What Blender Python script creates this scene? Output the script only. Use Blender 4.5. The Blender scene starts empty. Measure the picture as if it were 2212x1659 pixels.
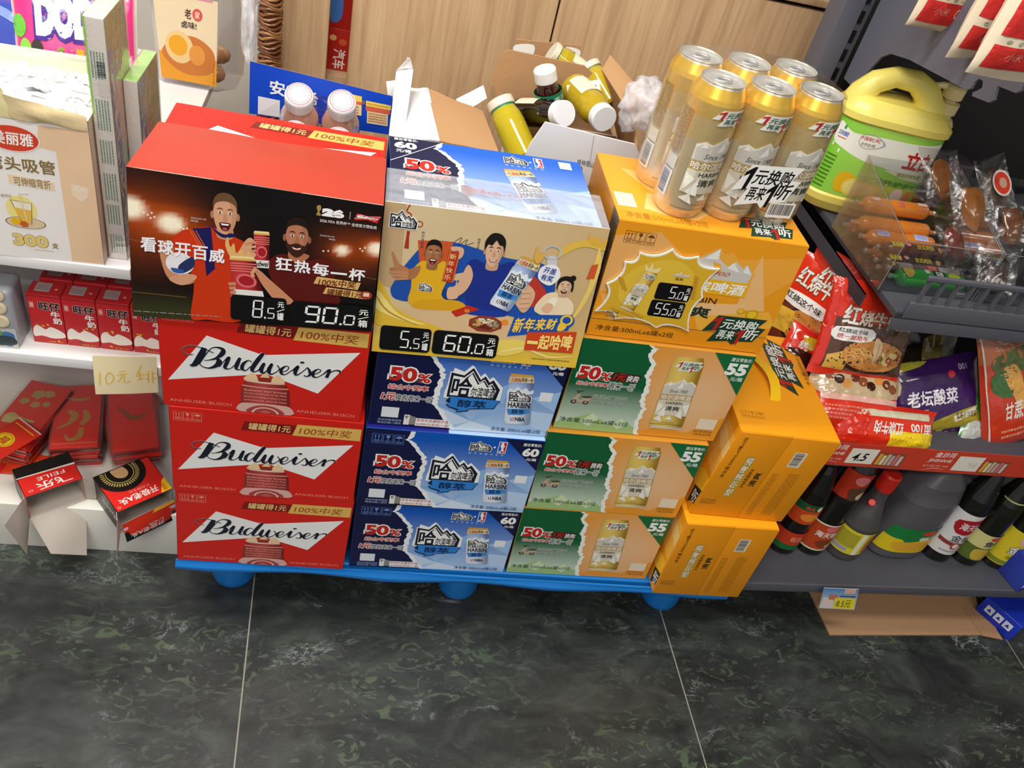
import bpy, bmesh, math, random
from mathutils import Vector, Matrix, noise
from mathutils.geometry import tessellate_polygon
R = random.Random(7)
sc = bpy.context.scene
COL = sc.collection
# ---------------------------------------------------------------- camera, world, lights, exposure
cam = bpy.data.cameras.new('camera'); cam.sensor_width = 36; cam.sensor_fit = 'HORIZONTAL'
cam.lens = 1847.0 / 2212 * 36; cam.clip_start = .02; cam.clip_end = 50
camo = bpy.data.objects.new('camera', cam); COL.objects.link(camo)
camo.location = (.23394, -.90913, 1.40814)
camo.rotation_euler = (math.radians(48.8534), math.radians(-11.98796), math.radians(-4.65925))
sc.camera = camo
w = bpy.data.worlds.new('world'); sc.world = w; w.use_nodes = True
w.node_tree.nodes['Background'].inputs[0].default_value = (.93, .96, 1, 1)
w.node_tree.nodes['Background'].inputs[1].default_value = .36
def area(name, loc, sx, sy, power, col=(1, .97, .92), rot=(0, 0, 0)):
    l = bpy.data.lights.new(name, 'AREA'); l.shape = 'RECTANGLE'; l.size = sx; l.size_y = sy
    l.energy = power; l.color = col
    o = bpy.data.objects.new(name, l); o.location = loc; o.rotation_euler = rot; COL.objects.link(o)
area('ceiling_lamp', (-.60, .00, 2.62), 1.2, .3, 32)
area('ceiling_lamp', (.35, -.70, 2.62), 1.2, .3, 23)
area('ceiling_lamp', (1.5, -1.8, 2.62), 1.2, .3, 12, (1, .93, .82))
area('ceiling_lamp', (-.6, -2.0, 2.62), 1.2, .3, 30)  # added front lamp, sends light in under the left shelf boards
sc.view_settings.view_transform = 'Standard'; sc.view_settings.look = 'None'
sc.view_settings.gamma = 1; sc.view_settings.use_curve_mapping = False
sc.view_settings.exposure = .35
# ---------------------------------------------------------------- materials
def H(s, a=1):
    s = s.lstrip('#'); o = []
    if len(s) == 3: s = ''.join(c*2 for c in s)
    for i in (0, 2, 4):
        c = int(s[i:i+2], 16) / 255; o.append(c / 12.92 if c <= .04045 else ((c + .055) / 1.055) ** 2.4)
    return (o[0], o[1], o[2], a)
def mixc(a, b, t): return tuple(a[i] + (b[i] - a[i]) * t for i in range(4))
MATS = {}
def mk(name):
    m = bpy.data.materials.new(name); m.use_nodes = True; MATS[name] = m
    n = m.node_tree.nodes; return m, n, m.node_tree.links, n['Principled BSDF']
def attr_mat(name, rough, metal=0, coat=0, spec=.5, bump=0, bscale=60, trans=0, rvar=.06):
    m, n, l, b = mk(name)
    a = n.new('ShaderNodeAttribute'); a.attribute_name = 'Col'
    l.new(a.outputs['Color'], b.inputs['Base Color'])
    tc = n.new('ShaderNodeTexCoord'); nz = n.new('ShaderNodeTexNoise'); nz.inputs['Scale'].default_value = bscale
    nz.inputs['Detail'].default_value = 3
    l.new(tc.outputs['Object'], nz.inputs['Vector'])
    mr = n.new('ShaderNodeMapRange'); mr.inputs['To Min'].default_value = max(.02, rough - rvar); mr.inputs['To Max'].default_value = rough + rvar
    l.new(nz.outputs['Fac'], mr.inputs['Value']); l.new(mr.outputs['Result'], b.inputs['Roughness'])
    b.inputs['Metallic'].default_value = metal; b.inputs['Coat Weight'].default_value = coat; b.inputs['Coat Roughness'].default_value = .08
    b.inputs['Specular IOR Level'].default_value = spec; b.inputs['Transmission Weight'].default_value = trans
    if bump:
        bp = n.new('ShaderNodeBump'); bp.inputs['Strength'].default_value = bump; bp.inputs['Distance'].default_value = .004
        l.new(nz.outputs['Fac'], bp.inputs['Height']); l.new(bp.outputs['Normal'], b.inputs['Normal'])
    return m
attr_mat('coated_board', .34, spec=.4, bump=.05, bscale=18)
attr_mat('paper', .75, spec=.3, bump=.08, bscale=40)
attr_mat('kraft', .85, spec=.2, bump=.12, bscale=120)
attr_mat('plastic', .32, spec=.5)
attr_mat('gloss', .14, coat=.3)
attr_mat('film_pack', .2, spec=.7, coat=.5, bump=.35, bscale=34)
attr_mat('can_metal', .3, metal=.55)
attr_mat('metal_paint', .42, spec=.5, bump=.04, bscale=300)
attr_mat('laminate', .38, spec=.45)
attr_mat('liquid', .06, trans=.35, coat=.3, rvar=.02)
attr_mat('foil', .25, metal=.9, bump=.5, bscale=45)
def clear(name, tint, fac, rough=.08, bump=0, bscale=25):
    m = bpy.data.materials.new(name); m.use_nodes = True; MATS[name] = m
    n = m.node_tree.nodes; l = m.node_tree.links; n.remove(n['Principled BSDF']); out = n['Material Output']
    t = n.new('ShaderNodeBsdfTransparent'); t.inputs[0].default_value = tint
    g = n.new('ShaderNodeBsdfGlossy'); g.inputs['Roughness'].default_value = rough; g.inputs[0].default_value = (1, 1, 1, 1)
    lw = n.new('ShaderNodeLayerWeight'); lw.inputs[0].default_value = .35
    mr = n.new('ShaderNodeMapRange'); mr.inputs['To Min'].default_value = fac; mr.inputs['To Max'].default_value = .7 if 'sleeve' not in name and 'pouch' not in name else .3
    l.new(lw.outputs['Facing'], mr.inputs['Value'])
    mx = n.new('ShaderNodeMixShader'); l.new(mr.outputs['Result'], mx.inputs[0]); l.new(t.outputs[0], mx.inputs[1]); l.new(g.outputs[0], mx.inputs[2])
    l.new(mx.outputs[0], out.inputs[0])
    if bump:
        tc = n.new('ShaderNodeTexCoord'); nz = n.new('ShaderNodeTexNoise'); nz.inputs['Scale'].default_value = bscale; nz.inputs['Detail'].default_value = 4
        l.new(tc.outputs['Object'], nz.inputs['Vector'])
        bp = n.new('ShaderNodeBump'); bp.inputs['Strength'].default_value = bump; bp.inputs['Distance'].default_value = .01
        l.new(nz.outputs['Fac'], bp.inputs['Height']); l.new(bp.outputs['Normal'], g.inputs['Normal']); l.new(bp.outputs['Normal'], lw.inputs['Normal'])
clear('clear_film', (.96, .96, .96, 1), .06, .12, .6, 30)
clear('sleeve_film', (.97, .97, .97, 1), .035, .12, .3, 30)
clear('pouch_film', (.93, .92, .92, 1), .05, .22, .5, 18)
clear('acrylic', (.93, .94, .95, 1), .05, .04)
clear('clear_box', (.9, .88, .9, 1), .10, .2)
clear('bottle_clear', (.95, .93, .88, 1), .08, .1)
def milky(name, col, alpha):
    m, n, l, b = mk(name); b.inputs['Base Color'].default_value = col; b.inputs['Roughness'].default_value = .3
    tc = n.new('ShaderNodeTexCoord'); nz = n.new('ShaderNodeTexNoise'); nz.inputs['Scale'].default_value = 25
    l.new(tc.outputs['Object'], nz.inputs['Vector']); bp = n.new('ShaderNodeBump'); bp.inputs['Strength'].default_value = .6; bp.inputs['Distance'].default_value = .02
    l.new(nz.outputs['Fac'], bp.inputs['Height']); l.new(bp.outputs['Normal'], b.inputs['Normal']); b.inputs['Alpha'].default_value = alpha
milky('bag_film', (.9, .9, .95, 1), .42)
milky('haze_film', (.75, .78, .86, 1), .22)
# floor marble
m, n, l, b = mk('green_marble_tile')
geo = n.new('ShaderNodeNewGeometry'); mp = n.new('ShaderNodeMapping'); l.new(geo.outputs['Position'], mp.inputs['Vector'])
mp.inputs['Rotation'].default_value = (0, 0, .35); mp.inputs['Scale'].default_value = (1, 1.7, 1)
def noi(scale, detail=6, rough=.6, dist=0, vec=None):
    x = n.new('ShaderNodeTexNoise'); x.inputs['Scale'].default_value = scale; x.inputs['Detail'].default_value = detail
    x.inputs['Roughness'].default_value = rough; x.inputs['Distortion'].default_value = dist
    l.new((vec or mp.outputs['Vector']), x.inputs['Vector']); return x
def ramp(src, stops):
    r = n.new('ShaderNodeValToRGB'); e = r.color_ramp.elements
    while len(e) < len(stops): e.new(.5)
    for i, (p, c) in enumerate(stops): e[i].position = p; e[i].color = c
    l.new(src, r.inputs[0]); return r
def mixn(f, a, b_):
    x = n.new('ShaderNodeMix'); x.data_type = 'RGBA'
    if isinstance(f, float): x.inputs[0].default_value = f
    else: l.new(f, x.inputs[0])
    for s, i in ((a, 6), (b_, 7)):
        if isinstance(s, tuple): x.inputs[i].default_value = s
        else: l.new(s, x.inputs[i])
    return x.outputs[2]
base = ramp(noi(7, 9, .65, 1.2).outputs['Fac'], [(.30, H('#1d1f20')), (.48, H('#2d302f')), (.62, H('#3b3f3c')), (.78, H('#494d4b'))])
vo = n.new('ShaderNodeTexVoronoi'); vo.inputs['Scale'].default_value = 42; l.new(noi(9, 4, .5).outputs['Color'], vo.inputs['Vector'])
fl = ramp(noi(26, 5, .55, 2.2).outputs['Fac'], [(.56, (0, 0, 0, 1)), (.60, (1, 1, 1, 1))])
pat = ramp(noi(3.2, 3).outputs['Fac'], [(.42, (0, 0, 0, 1)), (.62, (1, 1, 1, 1))])
mm = n.new('ShaderNodeMath'); mm.operation = 'MULTIPLY'; l.new(fl.outputs[0], mm.inputs[0]); l.new(pat.outputs[0], mm.inputs[1])
mm2 = n.new('ShaderNodeMath'); mm2.operation = 'MULTIPLY'; mm2.inputs[1].default_value = .8; l.new(mm.outputs[0], mm2.inputs[0])
c1 = mixn(mm2.outputs[0], base.outputs[0], H('#505e49'))
ve = ramp(noi(4.5, 8, .7, 1.6).outputs['Fac'], [(.487, (0, 0, 0, 1)), (.5, (1, 1, 1, 1)), (.513, (0, 0, 0, 1))])
vm = ramp(noi(5.5, 3).outputs['Fac'], [(.56, (0, 0, 0, 1)), (.68, (1, 1, 1, 1))])
mm3 = n.new('ShaderNodeMath'); mm3.operation = 'MULTIPLY'; l.new(ve.outputs[0], mm3.inputs[0]); l.new(vm.outputs[0], mm3.inputs[1])
mm4 = n.new('ShaderNodeMath'); mm4.operation = 'MULTIPLY'; mm4.inputs[1].default_value = .6; l.new(mm3.outputs[0], mm4.inputs[0])
c2 = mixn(mm4.outputs[0], c1, H('#a9aeb2'))
sx = n.new('ShaderNodeSeparateXYZ'); l.new(geo.outputs['Position'], sx.inputs[0])
def math_(op, a, b_=None):
    x = n.new('ShaderNodeMath'); x.operation = op
    for i, s in enumerate((a, b_)):
        if s is None: continue
        if isinstance(s, (int, float)): x.inputs[i].default_value = s
        else: l.new(s, x.inputs[i])
    return x.outputs[0]
xx = math_('ADD', sx.outputs['X'], math_('MULTIPLY', sx.outputs['Y'], .052))
fr = math_('FRACT', math_('DIVIDE', math_('SUBTRACT', xx, .12 - .807 * 10), .807))
g1 = math_('LESS_THAN', math_('ABSOLUTE', math_('SUBTRACT', fr, .5)), .4985)
yj = math_('FRACT', math_('DIVIDE', math_('ADD', sx.outputs['Y'], 16.75), 1.62))
g2 = math_('LESS_THAN', math_('ABSOLUTE', math_('SUBTRACT', yj, .5)), .4993)
gg = math_('MULTIPLY', g1, g2)
c3 = mixn(gg, H('#8f8c80'), c2)
l.new(c3, b.inputs['Base Color'])
rr = ramp(noi(11, 5).outputs['Fac'], [(.3, (.22, .22, .22, 1)), (.7, (.42, .42, .42, 1))]); l.new(rr.outputs[0], b.inputs['Roughness'])
b.inputs['Specular IOR Level'].default_value = .45
# wood
def wood(name, c0, c1, c2, sc_=(16, 16, 1.1)):
    global n, l
    m, n, l, b = mk(name)
    tc = n.new('ShaderNodeTexCoord'); mp = n.new('ShaderNodeMapping'); mp.inputs['Scale'].default_value = sc_
    l.new(tc.outputs['Object'], mp.inputs['Vector'])
    a = noi(2.2, 6, .6, .8, mp.outputs['Vector'])
    r = ramp(a.outputs['Fac'], [(.3, c0), (.5, c1), (.7, c2)])
    mp2 = n.new('ShaderNodeMapping'); mp2.inputs['Scale'].default_value = (90, 90, 2); l.new(tc.outputs['Object'], mp2.inputs['Vector'])
    f = noi(2, 4, .6, 0, mp2.outputs['Vector']); rf = ramp(f.outputs['Fac'], [(.35, (.86, .86, .86, 1)), (.6, (1, 1, 1, 1))])
    mx = n.new('ShaderNodeMix'); mx.data_type = 'RGBA'; mx.blend_type = 'MULTIPLY'; mx.inputs[0].default_value = .8
    l.new(r.outputs[0], mx.inputs[6]); l.new(rf.outputs[0], mx.inputs[7]); l.new(mx.outputs[2], b.inputs['Base Color'])
    b.inputs['Roughness'].default_value = .5
wood('oak_laminate', H('#b18d68'), H('#c8a47c'), H('#d6b48a'))
# ---------------------------------------------------------------- mesh builder
class MB:
    def __init__(s): s.v = []; s.f = []; s.c = []; s.m = []; s.s = []
    def add(s, verts, faces, col, mat='coated_board', smooth=False, M=None):
        b = len(s.v)
        for p in verts:
            p = Vector(p); s.v.append(M @ p if M is not None else p)
        pc = isinstance(col, list)
        for f in faces:
            s.f.append([b + i for i in f]); s.c.append([col[i] for i in f] if pc else col); s.m.append(mat); s.s.append(smooth)
    def box(s, x0, y0, z0, x1, y1, z1, col, mat='coated_board', ch=0.0, M=None, cols=None):
        if ch <= 0:
            V = [(x, y, z) for z in (z0, z1) for y in (y0, y1) for x in (x0, x1)]
            F = [(0, 2, 3, 1), (4, 5, 7, 6), (0, 1, 5, 4), (2, 6, 7, 3), (0, 4, 6, 2), (1, 3, 7, 5)]
            if cols is None: s.add(V, F, col, mat, M=M)
            else:   # bottom top front back left right
                for f, c in zip(F, cols): s.add([V[i] for i in f], [(0, 1, 2, 3)], c, mat, M=M)
            return
        bm = bmesh.new(); bmesh.ops.create_cube(bm, size=1)
        for v in bm.verts: v.co = Vector(((x0+x1)/2 + v.co.x*(x1-x0), (y0+y1)/2 + v.co.y*(y1-y0), (z0+z1)/2 + v.co.z*(z1-z0)))
        bmesh.ops.bevel(bm, geom=bm.edges[:], offset=ch, segments=2, affect='EDGES', profile=.6)
        s.bm(bm, col, mat, True if cols is None else False, M, cols)
    def bm(s, bm, col, mat, smooth=False, M=None, cols=None):
        bm.verts.index_update(); V = [v.co.copy() for v in bm.verts]
        if cols is None: s.add(V, [[v.index for v in f.verts] for f in bm.faces], col, mat, smooth, M)
        else:
            for f in bm.faces:
                nn = f.normal; ax = max(range(3), key=lambda i: abs(nn[i])); k = {2: 0, 1: 2, 0: 4}[ax]
                k += ((nn[ax] > 0) if ax != 1 else (nn[ax] > 0))
                s.add([v.co.copy() for v in f.verts], [list(range(len(f.verts)))], cols[k], mat, False, M)
        bm.free()
    def lathe(s, prof, col, mat='plastic', n=28, M=None, smooth=True, sq=1, cap=True):
        # prof: [(r,z[,col])]; sq: y squash
        V = []; C = []
        for p in prof:
            for k in range(n):
                a = 2*math.pi*k/n; V.append((p[0]*math.cos(a), p[0]*math.sin(a)*sq, p[1]))
        for i in range(len(prof)-1):
            c = prof[i][2] if len(prof[i]) > 2 else col
            s.add([V[i*n+k] for k in range(n)] + [V[(i+1)*n+k] for k in range(n)],
                  [(k, (k+1) % n, n+(k+1) % n, n+k) for k in range(n)], c, mat, smooth, M)
        if cap:
            c0 = prof[0][2] if len(prof[0]) > 2 else col; c1 = prof[-2][2] if len(prof[-2]) > 2 else col
            if prof[0][0] > 1e-6: s.add(V[:n], [list(range(n))[::-1]], c0, mat, False, M)
            if prof[-1][0] > 1e-6: s.add(V[-n:], [list(range(n))], c1, mat, False, M)
    def tube(s, pts, r, col, mat='plastic', n=10, M=None, sq=None):
        pts = [Vector(p) for p in pts]; V = []; up = Vector((0, 0, 1))
        rs = r if isinstance(r, (list, tuple)) else [r]*len(pts)
        prev = None
        for i, p in enumerate(pts):
            t = (pts[min(i+1, len(pts)-1)] - pts[max(i-1, 0)]).normalized()
            a = prev if prev is not None else (up if abs(t.z) < .9 else Vector((0, 1, 0)))
            x = (a - t*a.dot(t)).normalized(); prev = x; y = t.cross(x)
            for k in range(n):
                q = 2*math.pi*k/n; V.append(p + x*math.cos(q)*rs[i]*(sq or 1) + y*math.sin(q)*rs[i])
        F = [(i*n+k, i*n+(k+1) % n, (i+1)*n+(k+1) % n, (i+1)*n+k) for i in range(len(pts)-1) for k in range(n)]
        s.add(V, F, col, mat, True, M)
        s.add(V[:n], [list(range(n))[::-1]], col, mat, False, M); s.add(V[-n:], [list(range(n))], col, mat, False, M)
    def sheet(s, pts, th, col, mat='paper', back=None, M=None):
        # thin solid from a grid pts[i][j] (rows of Vectors) with real thickness
        rows = len(pts); cs = len(pts[0]); P = [[Vector(p) for p in r] for r in pts]; N = []
        for i in range(rows):
            for j in range(cs):
                a = P[min(i+1, rows-1)][j] - P[max(i-1, 0)][j]; b = P[i][min(j+1, cs-1)] - P[i][max(j-1, 0)]
                nn = b.cross(a); N.append(nn.normalized() if nn.length > 1e-9 else Vector((0, 0, 1)))
        A = [P[i][j] for i in range(rows) for j in range(cs)]; B = [p - nn*th for p, nn in zip(A, N)]
        q = [(i*cs+j, (i+1)*cs+j, (i+1)*cs+j+1, i*cs+j+1) for i in range(rows-1) for j in range(cs-1)]
        s.add(A, [f for f in q], col, mat, True, M); s.add(B, [f[::-1] for f in q], back or col, mat, True, M)
        rim = [j for j in range(cs)] + [i*cs+cs-1 for i in range(1, rows)] + [(rows-1)*cs+j for j in range(cs-2, -1, -1)] + [i*cs for i in range(rows-2, 0, -1)]
        k = len(rim)
        s.add([A[i] for i in rim] + [B[i] for i in rim], [(i, (i+1) % k, k+(i+1) % k, k+i) for i in range(k)], back or col, mat, False, M)
    def build(s, name, parent=None, loc=(0, 0, 0), rz=0, shear=0, rot=None):
        me = bpy.data.meshes.new(name)
        if shear:
            for p in s.v: p.x += p.z*shear
        me.from_pydata([tuple(p) for p in s.v], [], s.f)
        names = []
        for x in s.m:
            if x not in names: names.append(x)
        for x in names: me.materials.append(MATS[x])
        me.polygons.foreach_set('material_index', [names.index(x) for x in s.m])
        me.polygons.foreach_set('use_smooth', s.s)
        at = me.color_attributes.new('Col', 'FLOAT_COLOR', 'CORNER'); buf = []
        for f, c in zip(s.f, s.c):
            if isinstance(c, list):
                for x in c: buf.extend(x)
            else: buf.extend(tuple(c)*len(f))
        at.data.foreach_set('color', buf); me.update()
        o = bpy.data.objects.new(name, me); COL.objects.link(o)
        o.location = loc; o.rotation_euler = rot or (0, 0, rz)
        if parent: o.parent = parent
        return o
def tag(o, label, cat, group=None, kind=None):
    if label: o['label'] = label
    if cat: o['category'] = cat
    if group: o['group'] = group
    if kind: o['kind'] = kind
    return o
def thing(name, label, cat, loc=(0, 0, 0), rz=0, group=None, rot=None):
    o = bpy.data.objects.new(name, None); COL.objects.link(o); o.empty_display_size = .05
    o.location = loc; o.rotation_euler = rot or (0, 0, rz); return tag(o, label, cat, group)
def structure(o): o['kind'] = 'structure'; return o
# ---------------------------------------------------------------- flat printing on surfaces
TG = {}
def tg(s, bold, shear):
    k = (s, round(bold, 3), round(shear, 2))
    if k in TG: return TG[k]
    c = bpy.data.curves.new('t', 'FONT'); c.body = s; c.offset = bold; c.shear = shear; c.resolution_u = 3; c.size = 1
    o = bpy.data.objects.new('t', c); COL.objects.link(o)
    dg = bpy.context.evaluated_depsgraph_get(); e = o.evaluated_get(dg); me = e.to_mesh()
    P = [(v.co.x, v.co.y) for v in me.vertices]; F = [list(p.vertices) for p in me.polygons]
    e.to_mesh_clear(); bpy.data.objects.remove(o); bpy.data.curves.remove(c)
    if not P: P = [(0, 0), (1, 1)]
    xs = [p[0] for p in P]; ys = [p[1] for p in P]
    TG[k] = (P, F, (min(xs), min(ys), max(xs), max(ys))); return TG[k]
def catmull(pts, n=5, closed=True):
    o = []; k = len(pts); rng = range(k) if closed else range(k-1)
    for i in rng:
        g = (lambda j: pts[j % k]) if closed else (lambda j: pts[max(0, min(k-1, j))])
        a, b, c, d = g(i-1), g(i), g(i+1), g(i+2)
        for q in range(n):
            t = q/n
            o.append(tuple(.5*((2*b[x]) + (-a[x]+c[x])*t + (2*a[x]-5*b[x]+4*c[x]-d[x])*t*t + (-a[x]+3*b[x]-3*c[x]+d[x])*t**3) for x in range(len(b))))
    if not closed: o.append(tuple(pts[-1]))
    return o
LZ = .00011
class CV:
    def __init__(s, mb, fn, w, h, mat='coated_board', z=1, lim=None):
        s.lim = lim; s.mb = mb; s.fn = fn; s.w = w; s.h = h; s.mat = mat; s.z = z
    def emit(s, P, F, col, z):
        s.k = (getattr(s, 'k', 0)+1) % 56; z += s.k*.016
        if s.lim:      # curved face: cut the print into small triangles so that it follows the surface
            L2 = s.lim**2; T = []; d2 = lambda a, b: ((a[0]-b[0])*s.w)**2+((a[1]-b[1])*s.h)**2
            for f in F:
                q = [tuple(P[i][:2]) for i in f]
                if len(q) == 3: T.append(tuple(q))
                else:
                    for t in tessellate_polygon([[Vector((x*s.w, y*s.h, 0)) for x, y in q]]): T.append(tuple(q[i] for i in t))
            out = []
            while T:
                a, b, c = T.pop(); e = (d2(a, b), d2(b, c), d2(c, a)); k = e.index(max(e))
                if e[k] <= L2: out.append((a, b, c)); continue
                if k == 1: a, b, c = b, c, a
                elif k == 2: a, b, c = c, a, b
                m = ((a[0]+b[0])/2, (a[1]+b[1])/2); T += [(a, m, c), (m, b, c)]
            P = [p for t in out for p in t]; F = [(3*i, 3*i+1, 3*i+2) for i in range(len(out))]
        cc = [col(*p) for p in P] if callable(col) else col
        s.mb.add([s.fn(p[0], p[1], (s.z+z)*LZ) for p in P], F, cc, s.mat)
    def poly(s, P, col, z=1): s.emit(P, [list(range(len(P)))], col, z)
    def rect(s, a, b, c, d, col, z=1): s.poly([(a, d), (c, d), (c, b), (a, b)], col, z)
    def smooth(s, P, col, z=1, n=5): s.poly(catmull(P, n), col, z)
    def grid(s, a, b, c, d, nx, ny, col, z=0, warp=None):
        P = []
        for j in range(ny+1):
            for i in range(nx+1):
                u, v = a+(c-a)*i/nx, b+(d-b)*j/ny
                P.append((u, v))
        cc = [col(*p) for p in P]
        Q = [warp(*p) for p in P] if warp else P
        F = [((j+1)*(nx+1)+i, (j+1)*(nx+1)+i+1, j*(nx+1)+i+1, j*(nx+1)+i) for j in range(ny) for i in range(nx)]
        s.mb.add([s.fn(p[0], p[1], (s.z+z)*LZ) for p in Q], F, cc, s.mat)
    def ell(s, cx, cy, rx, ry, col, z=1, n=24, a0=0, a1=2*math.pi, rot=0):
        P = []
        for k in range(n):
            a = a0+(a1-a0)*k/(n if a1-a0 > 6.28 else n-1); x, y = rx*math.cos(a), ry*math.sin(a)
            P.append((cx+x*math.cos(rot)-y*math.sin(rot), cy+x*math.sin(rot)+y*math.cos(rot)))
        s.poly(P, col, z)
    def ring(s, cx, cy, rx, ry, t, col, z=1, n=28, a0=0, a1=2*math.pi):
        P = [(cx+rx*k2*math.cos(a0+(a1-a0)*k/n), cy+ry*k2*math.sin(a0+(a1-a0)*k/n)) for k in range(n+1) for k2 in (1, 1-t)]
        s.emit(P, [(2*k, 2*k+2, 2*k+3, 2*k+1) for k in range(n)], col, z)
    def line(s, P, wd, col, z=1, sm=0):
        # stroke, width(s) in metres
        if sm: P = catmull(P, sm, False)
        m = [(p[0]*s.w, p[1]*s.h) for p in P]; L = []; k = len(P)
        for i in range(k):
            a, b = m[max(i-1, 0)], m[min(i+1, k-1)]; dx, dy = b[0]-a[0], b[1]-a[1]; q = math.hypot(dx, dy) or 1
            wi = (P[i][2] if len(P[i]) > 2 else 1)*wd/2; nx, ny = -dy/q*wi, dx/q*wi
            L += [((m[i][0]+nx)/s.w, (m[i][1]+ny)/s.h), ((m[i][0]-nx)/s.w, (m[i][1]-ny)/s.h)]
        s.emit(L, [(2*i, 2*i+2, 2*i+3, 2*i+1) for i in range(k-1)], col, z)
    def textq(s, t, TL, TR, BL, col, z=3, bold=.0, shear=0, out=None, ow=.03):
        cj = any(ord(ch) > 0x2e80 for ch in t)
        P, F, bb = tg(t, 0 if cj else bold, shear); W = max(bb[2]-bb[0], 1e-4); Hh = max(bb[3]-bb[1], 1e-4)
        def mp(p, ox=0, oy=0):
            x, y = (p[0]+ox-bb[0])/W, 1-(p[1]+oy-bb[1])/Hh
            return (TL[0]+x*(TR[0]-TL[0])+y*(BL[0]-TL[0]), TL[1]+x*(TR[1]-TL[1])+y*(BL[1]-TL[1]))
        def ringed(q, cl, zz, n8):
            for k in range(n8):
                a = 2*math.pi*(k+.5)/n8; s.emit([mp(p, q*math.cos(a), q*math.sin(a)) for p in P], F, cl, zz)
        if out is not None:
            if cj: ringed(bold*.8+ow, out, z-1, 8)
            else: P2, F2, _ = tg(t, bold+ow, shear); s.emit([mp(p) for p in P2], F2, out, z-1)
        if cj and bold > .005: ringed(bold*.9, col, z, 4)
        else: s.emit([mp(p) for p in P], F, col, z)
    def text(s, t, u0, v0, u1, v1, col, z=3, bold=.0, shear=0, out=None, ow=.03, rot=0):
        TL, TR, BL = {0: ((u0, v0), (u1, v0), (u0, v1)), 90: ((u0, v1), (u0, v0), (u1, v1)),
                      180: ((u1, v1), (u0, v1), (u1, v0)), 270: ((u1, v0), (u1, v1), (u0, v0))}[rot]
        s.textq(t, TL, TR, BL, col, z, bold, shear, out, ow)
    def sub(s, TL, TR, BL, BR=None, z=0):
        if BR is None: BR = (TR[0]+BL[0]-TL[0], TR[1]+BL[1]-TL[1])
        def g(u, v, h):
            a = [TL[i]*(1-u)*(1-v)+TR[i]*u*(1-v)+BL[i]*(1-u)*v+BR[i]*u*v for i in (0, 1)]
            return s.fn(a[0], a[1], h)
        w = math.hypot((TR[0]-TL[0])*s.w, (TR[1]-TL[1])*s.h); h = math.hypot((BL[0]-TL[0])*s.w, (BL[1]-TL[1])*s.h)
        return CV(s.mb, g, w, h, s.mat, s.z+z, s.lim)
    def subr(s, a, b, c, d, z=0): return s.sub((a, b), (c, b), (a, d), (c, d), z)
    def lines(s, u0, v0, u1, v1, nrow, col, z=2, seed=0, rot=0):
        # rows of tiny unreadable print: short dashes
        r = random.Random(seed)
        for k in range(nrow):
            if rot == 0:
                v = v0+(v1-v0)*(k+.2)/nrow; hh = (v1-v0)/nrow*.45; u = u0
                while u < u1-.002:
                    d = min((u1-u0)*r.uniform(.02, .09), u1-u); s.rect(u, v, u+d, v+hh, col, z); u += d+(u1-u0)*.018
            else:
                u = u0+(u1-u0)*(k+.2)/nrow; hh = (u1-u0)/nrow*.45; v = v0
                while v < v1-.002:
                    d = min((v1-v0)*r.uniform(.02, .09), v1-v); s.rect(u, v, u+hh, v+d, col, z); v += d+(v1-v0)*.018
    def barcode(s, a, b, c, d, col=H('#26262a'), bg=H('#e8e6e0'), z=2, rot=0, seed=1):
        s.rect(a, b, c, d, bg, z); r = random.Random(seed); t = .06
        while t < .92:
            q = r.choice((.012, .02, .032))
            if rot == 0: s.rect(a+(c-a)*t, b+(d-b)*.1, a+(c-a)*(t+q), b+(d-b)*.82, col, z+1)
            else: s.rect(a+(c-a)*.1, b+(d-b)*t, a+(c-a)*.82, b+(d-b)*(t+q), col, z+1)
            t += q+r.choice((.012, .018, .026))
def plane_fn(o, ux, vy):
    o = Vector(o); ux = Vector(ux); vy = Vector(vy); nn = vy.cross(ux).normalized()
    return lambda u, v, h: o+ux*min(max(u, 0), 1)+vy*min(max(v, 0), 1)+nn*h
def plane_cv(mb, o, ux, vy, mat='coated_board'):
    return CV(mb, plane_fn(o, ux, vy), Vector(ux).length, Vector(vy).length, mat)
def cyl_cv(mb, r, z0, z1, a0, a1, mat='coated_board', rz=None, M=None, sq=1):
    # u runs a0->a1 (degrees, seen from outside left to right), v runs down z1->z0
    def g(u, v, h):
        a = math.radians(a0+(a1-a0)*u); z = z1+(z0-z1)*v; q = (rz(z) if rz else r)+h*2+.0003
        p = Vector((q*math.cos(a), q*sq*math.sin(a), z)); return M @ p if M is not None else p
    return CV(mb, g, abs(math.radians(a1-a0))*r, z1-z0, mat, 1, .007)
WHITE = H('#f2f2ee'); BLACK = H('#0c0c0e'); INK = H('#15171c')

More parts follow.
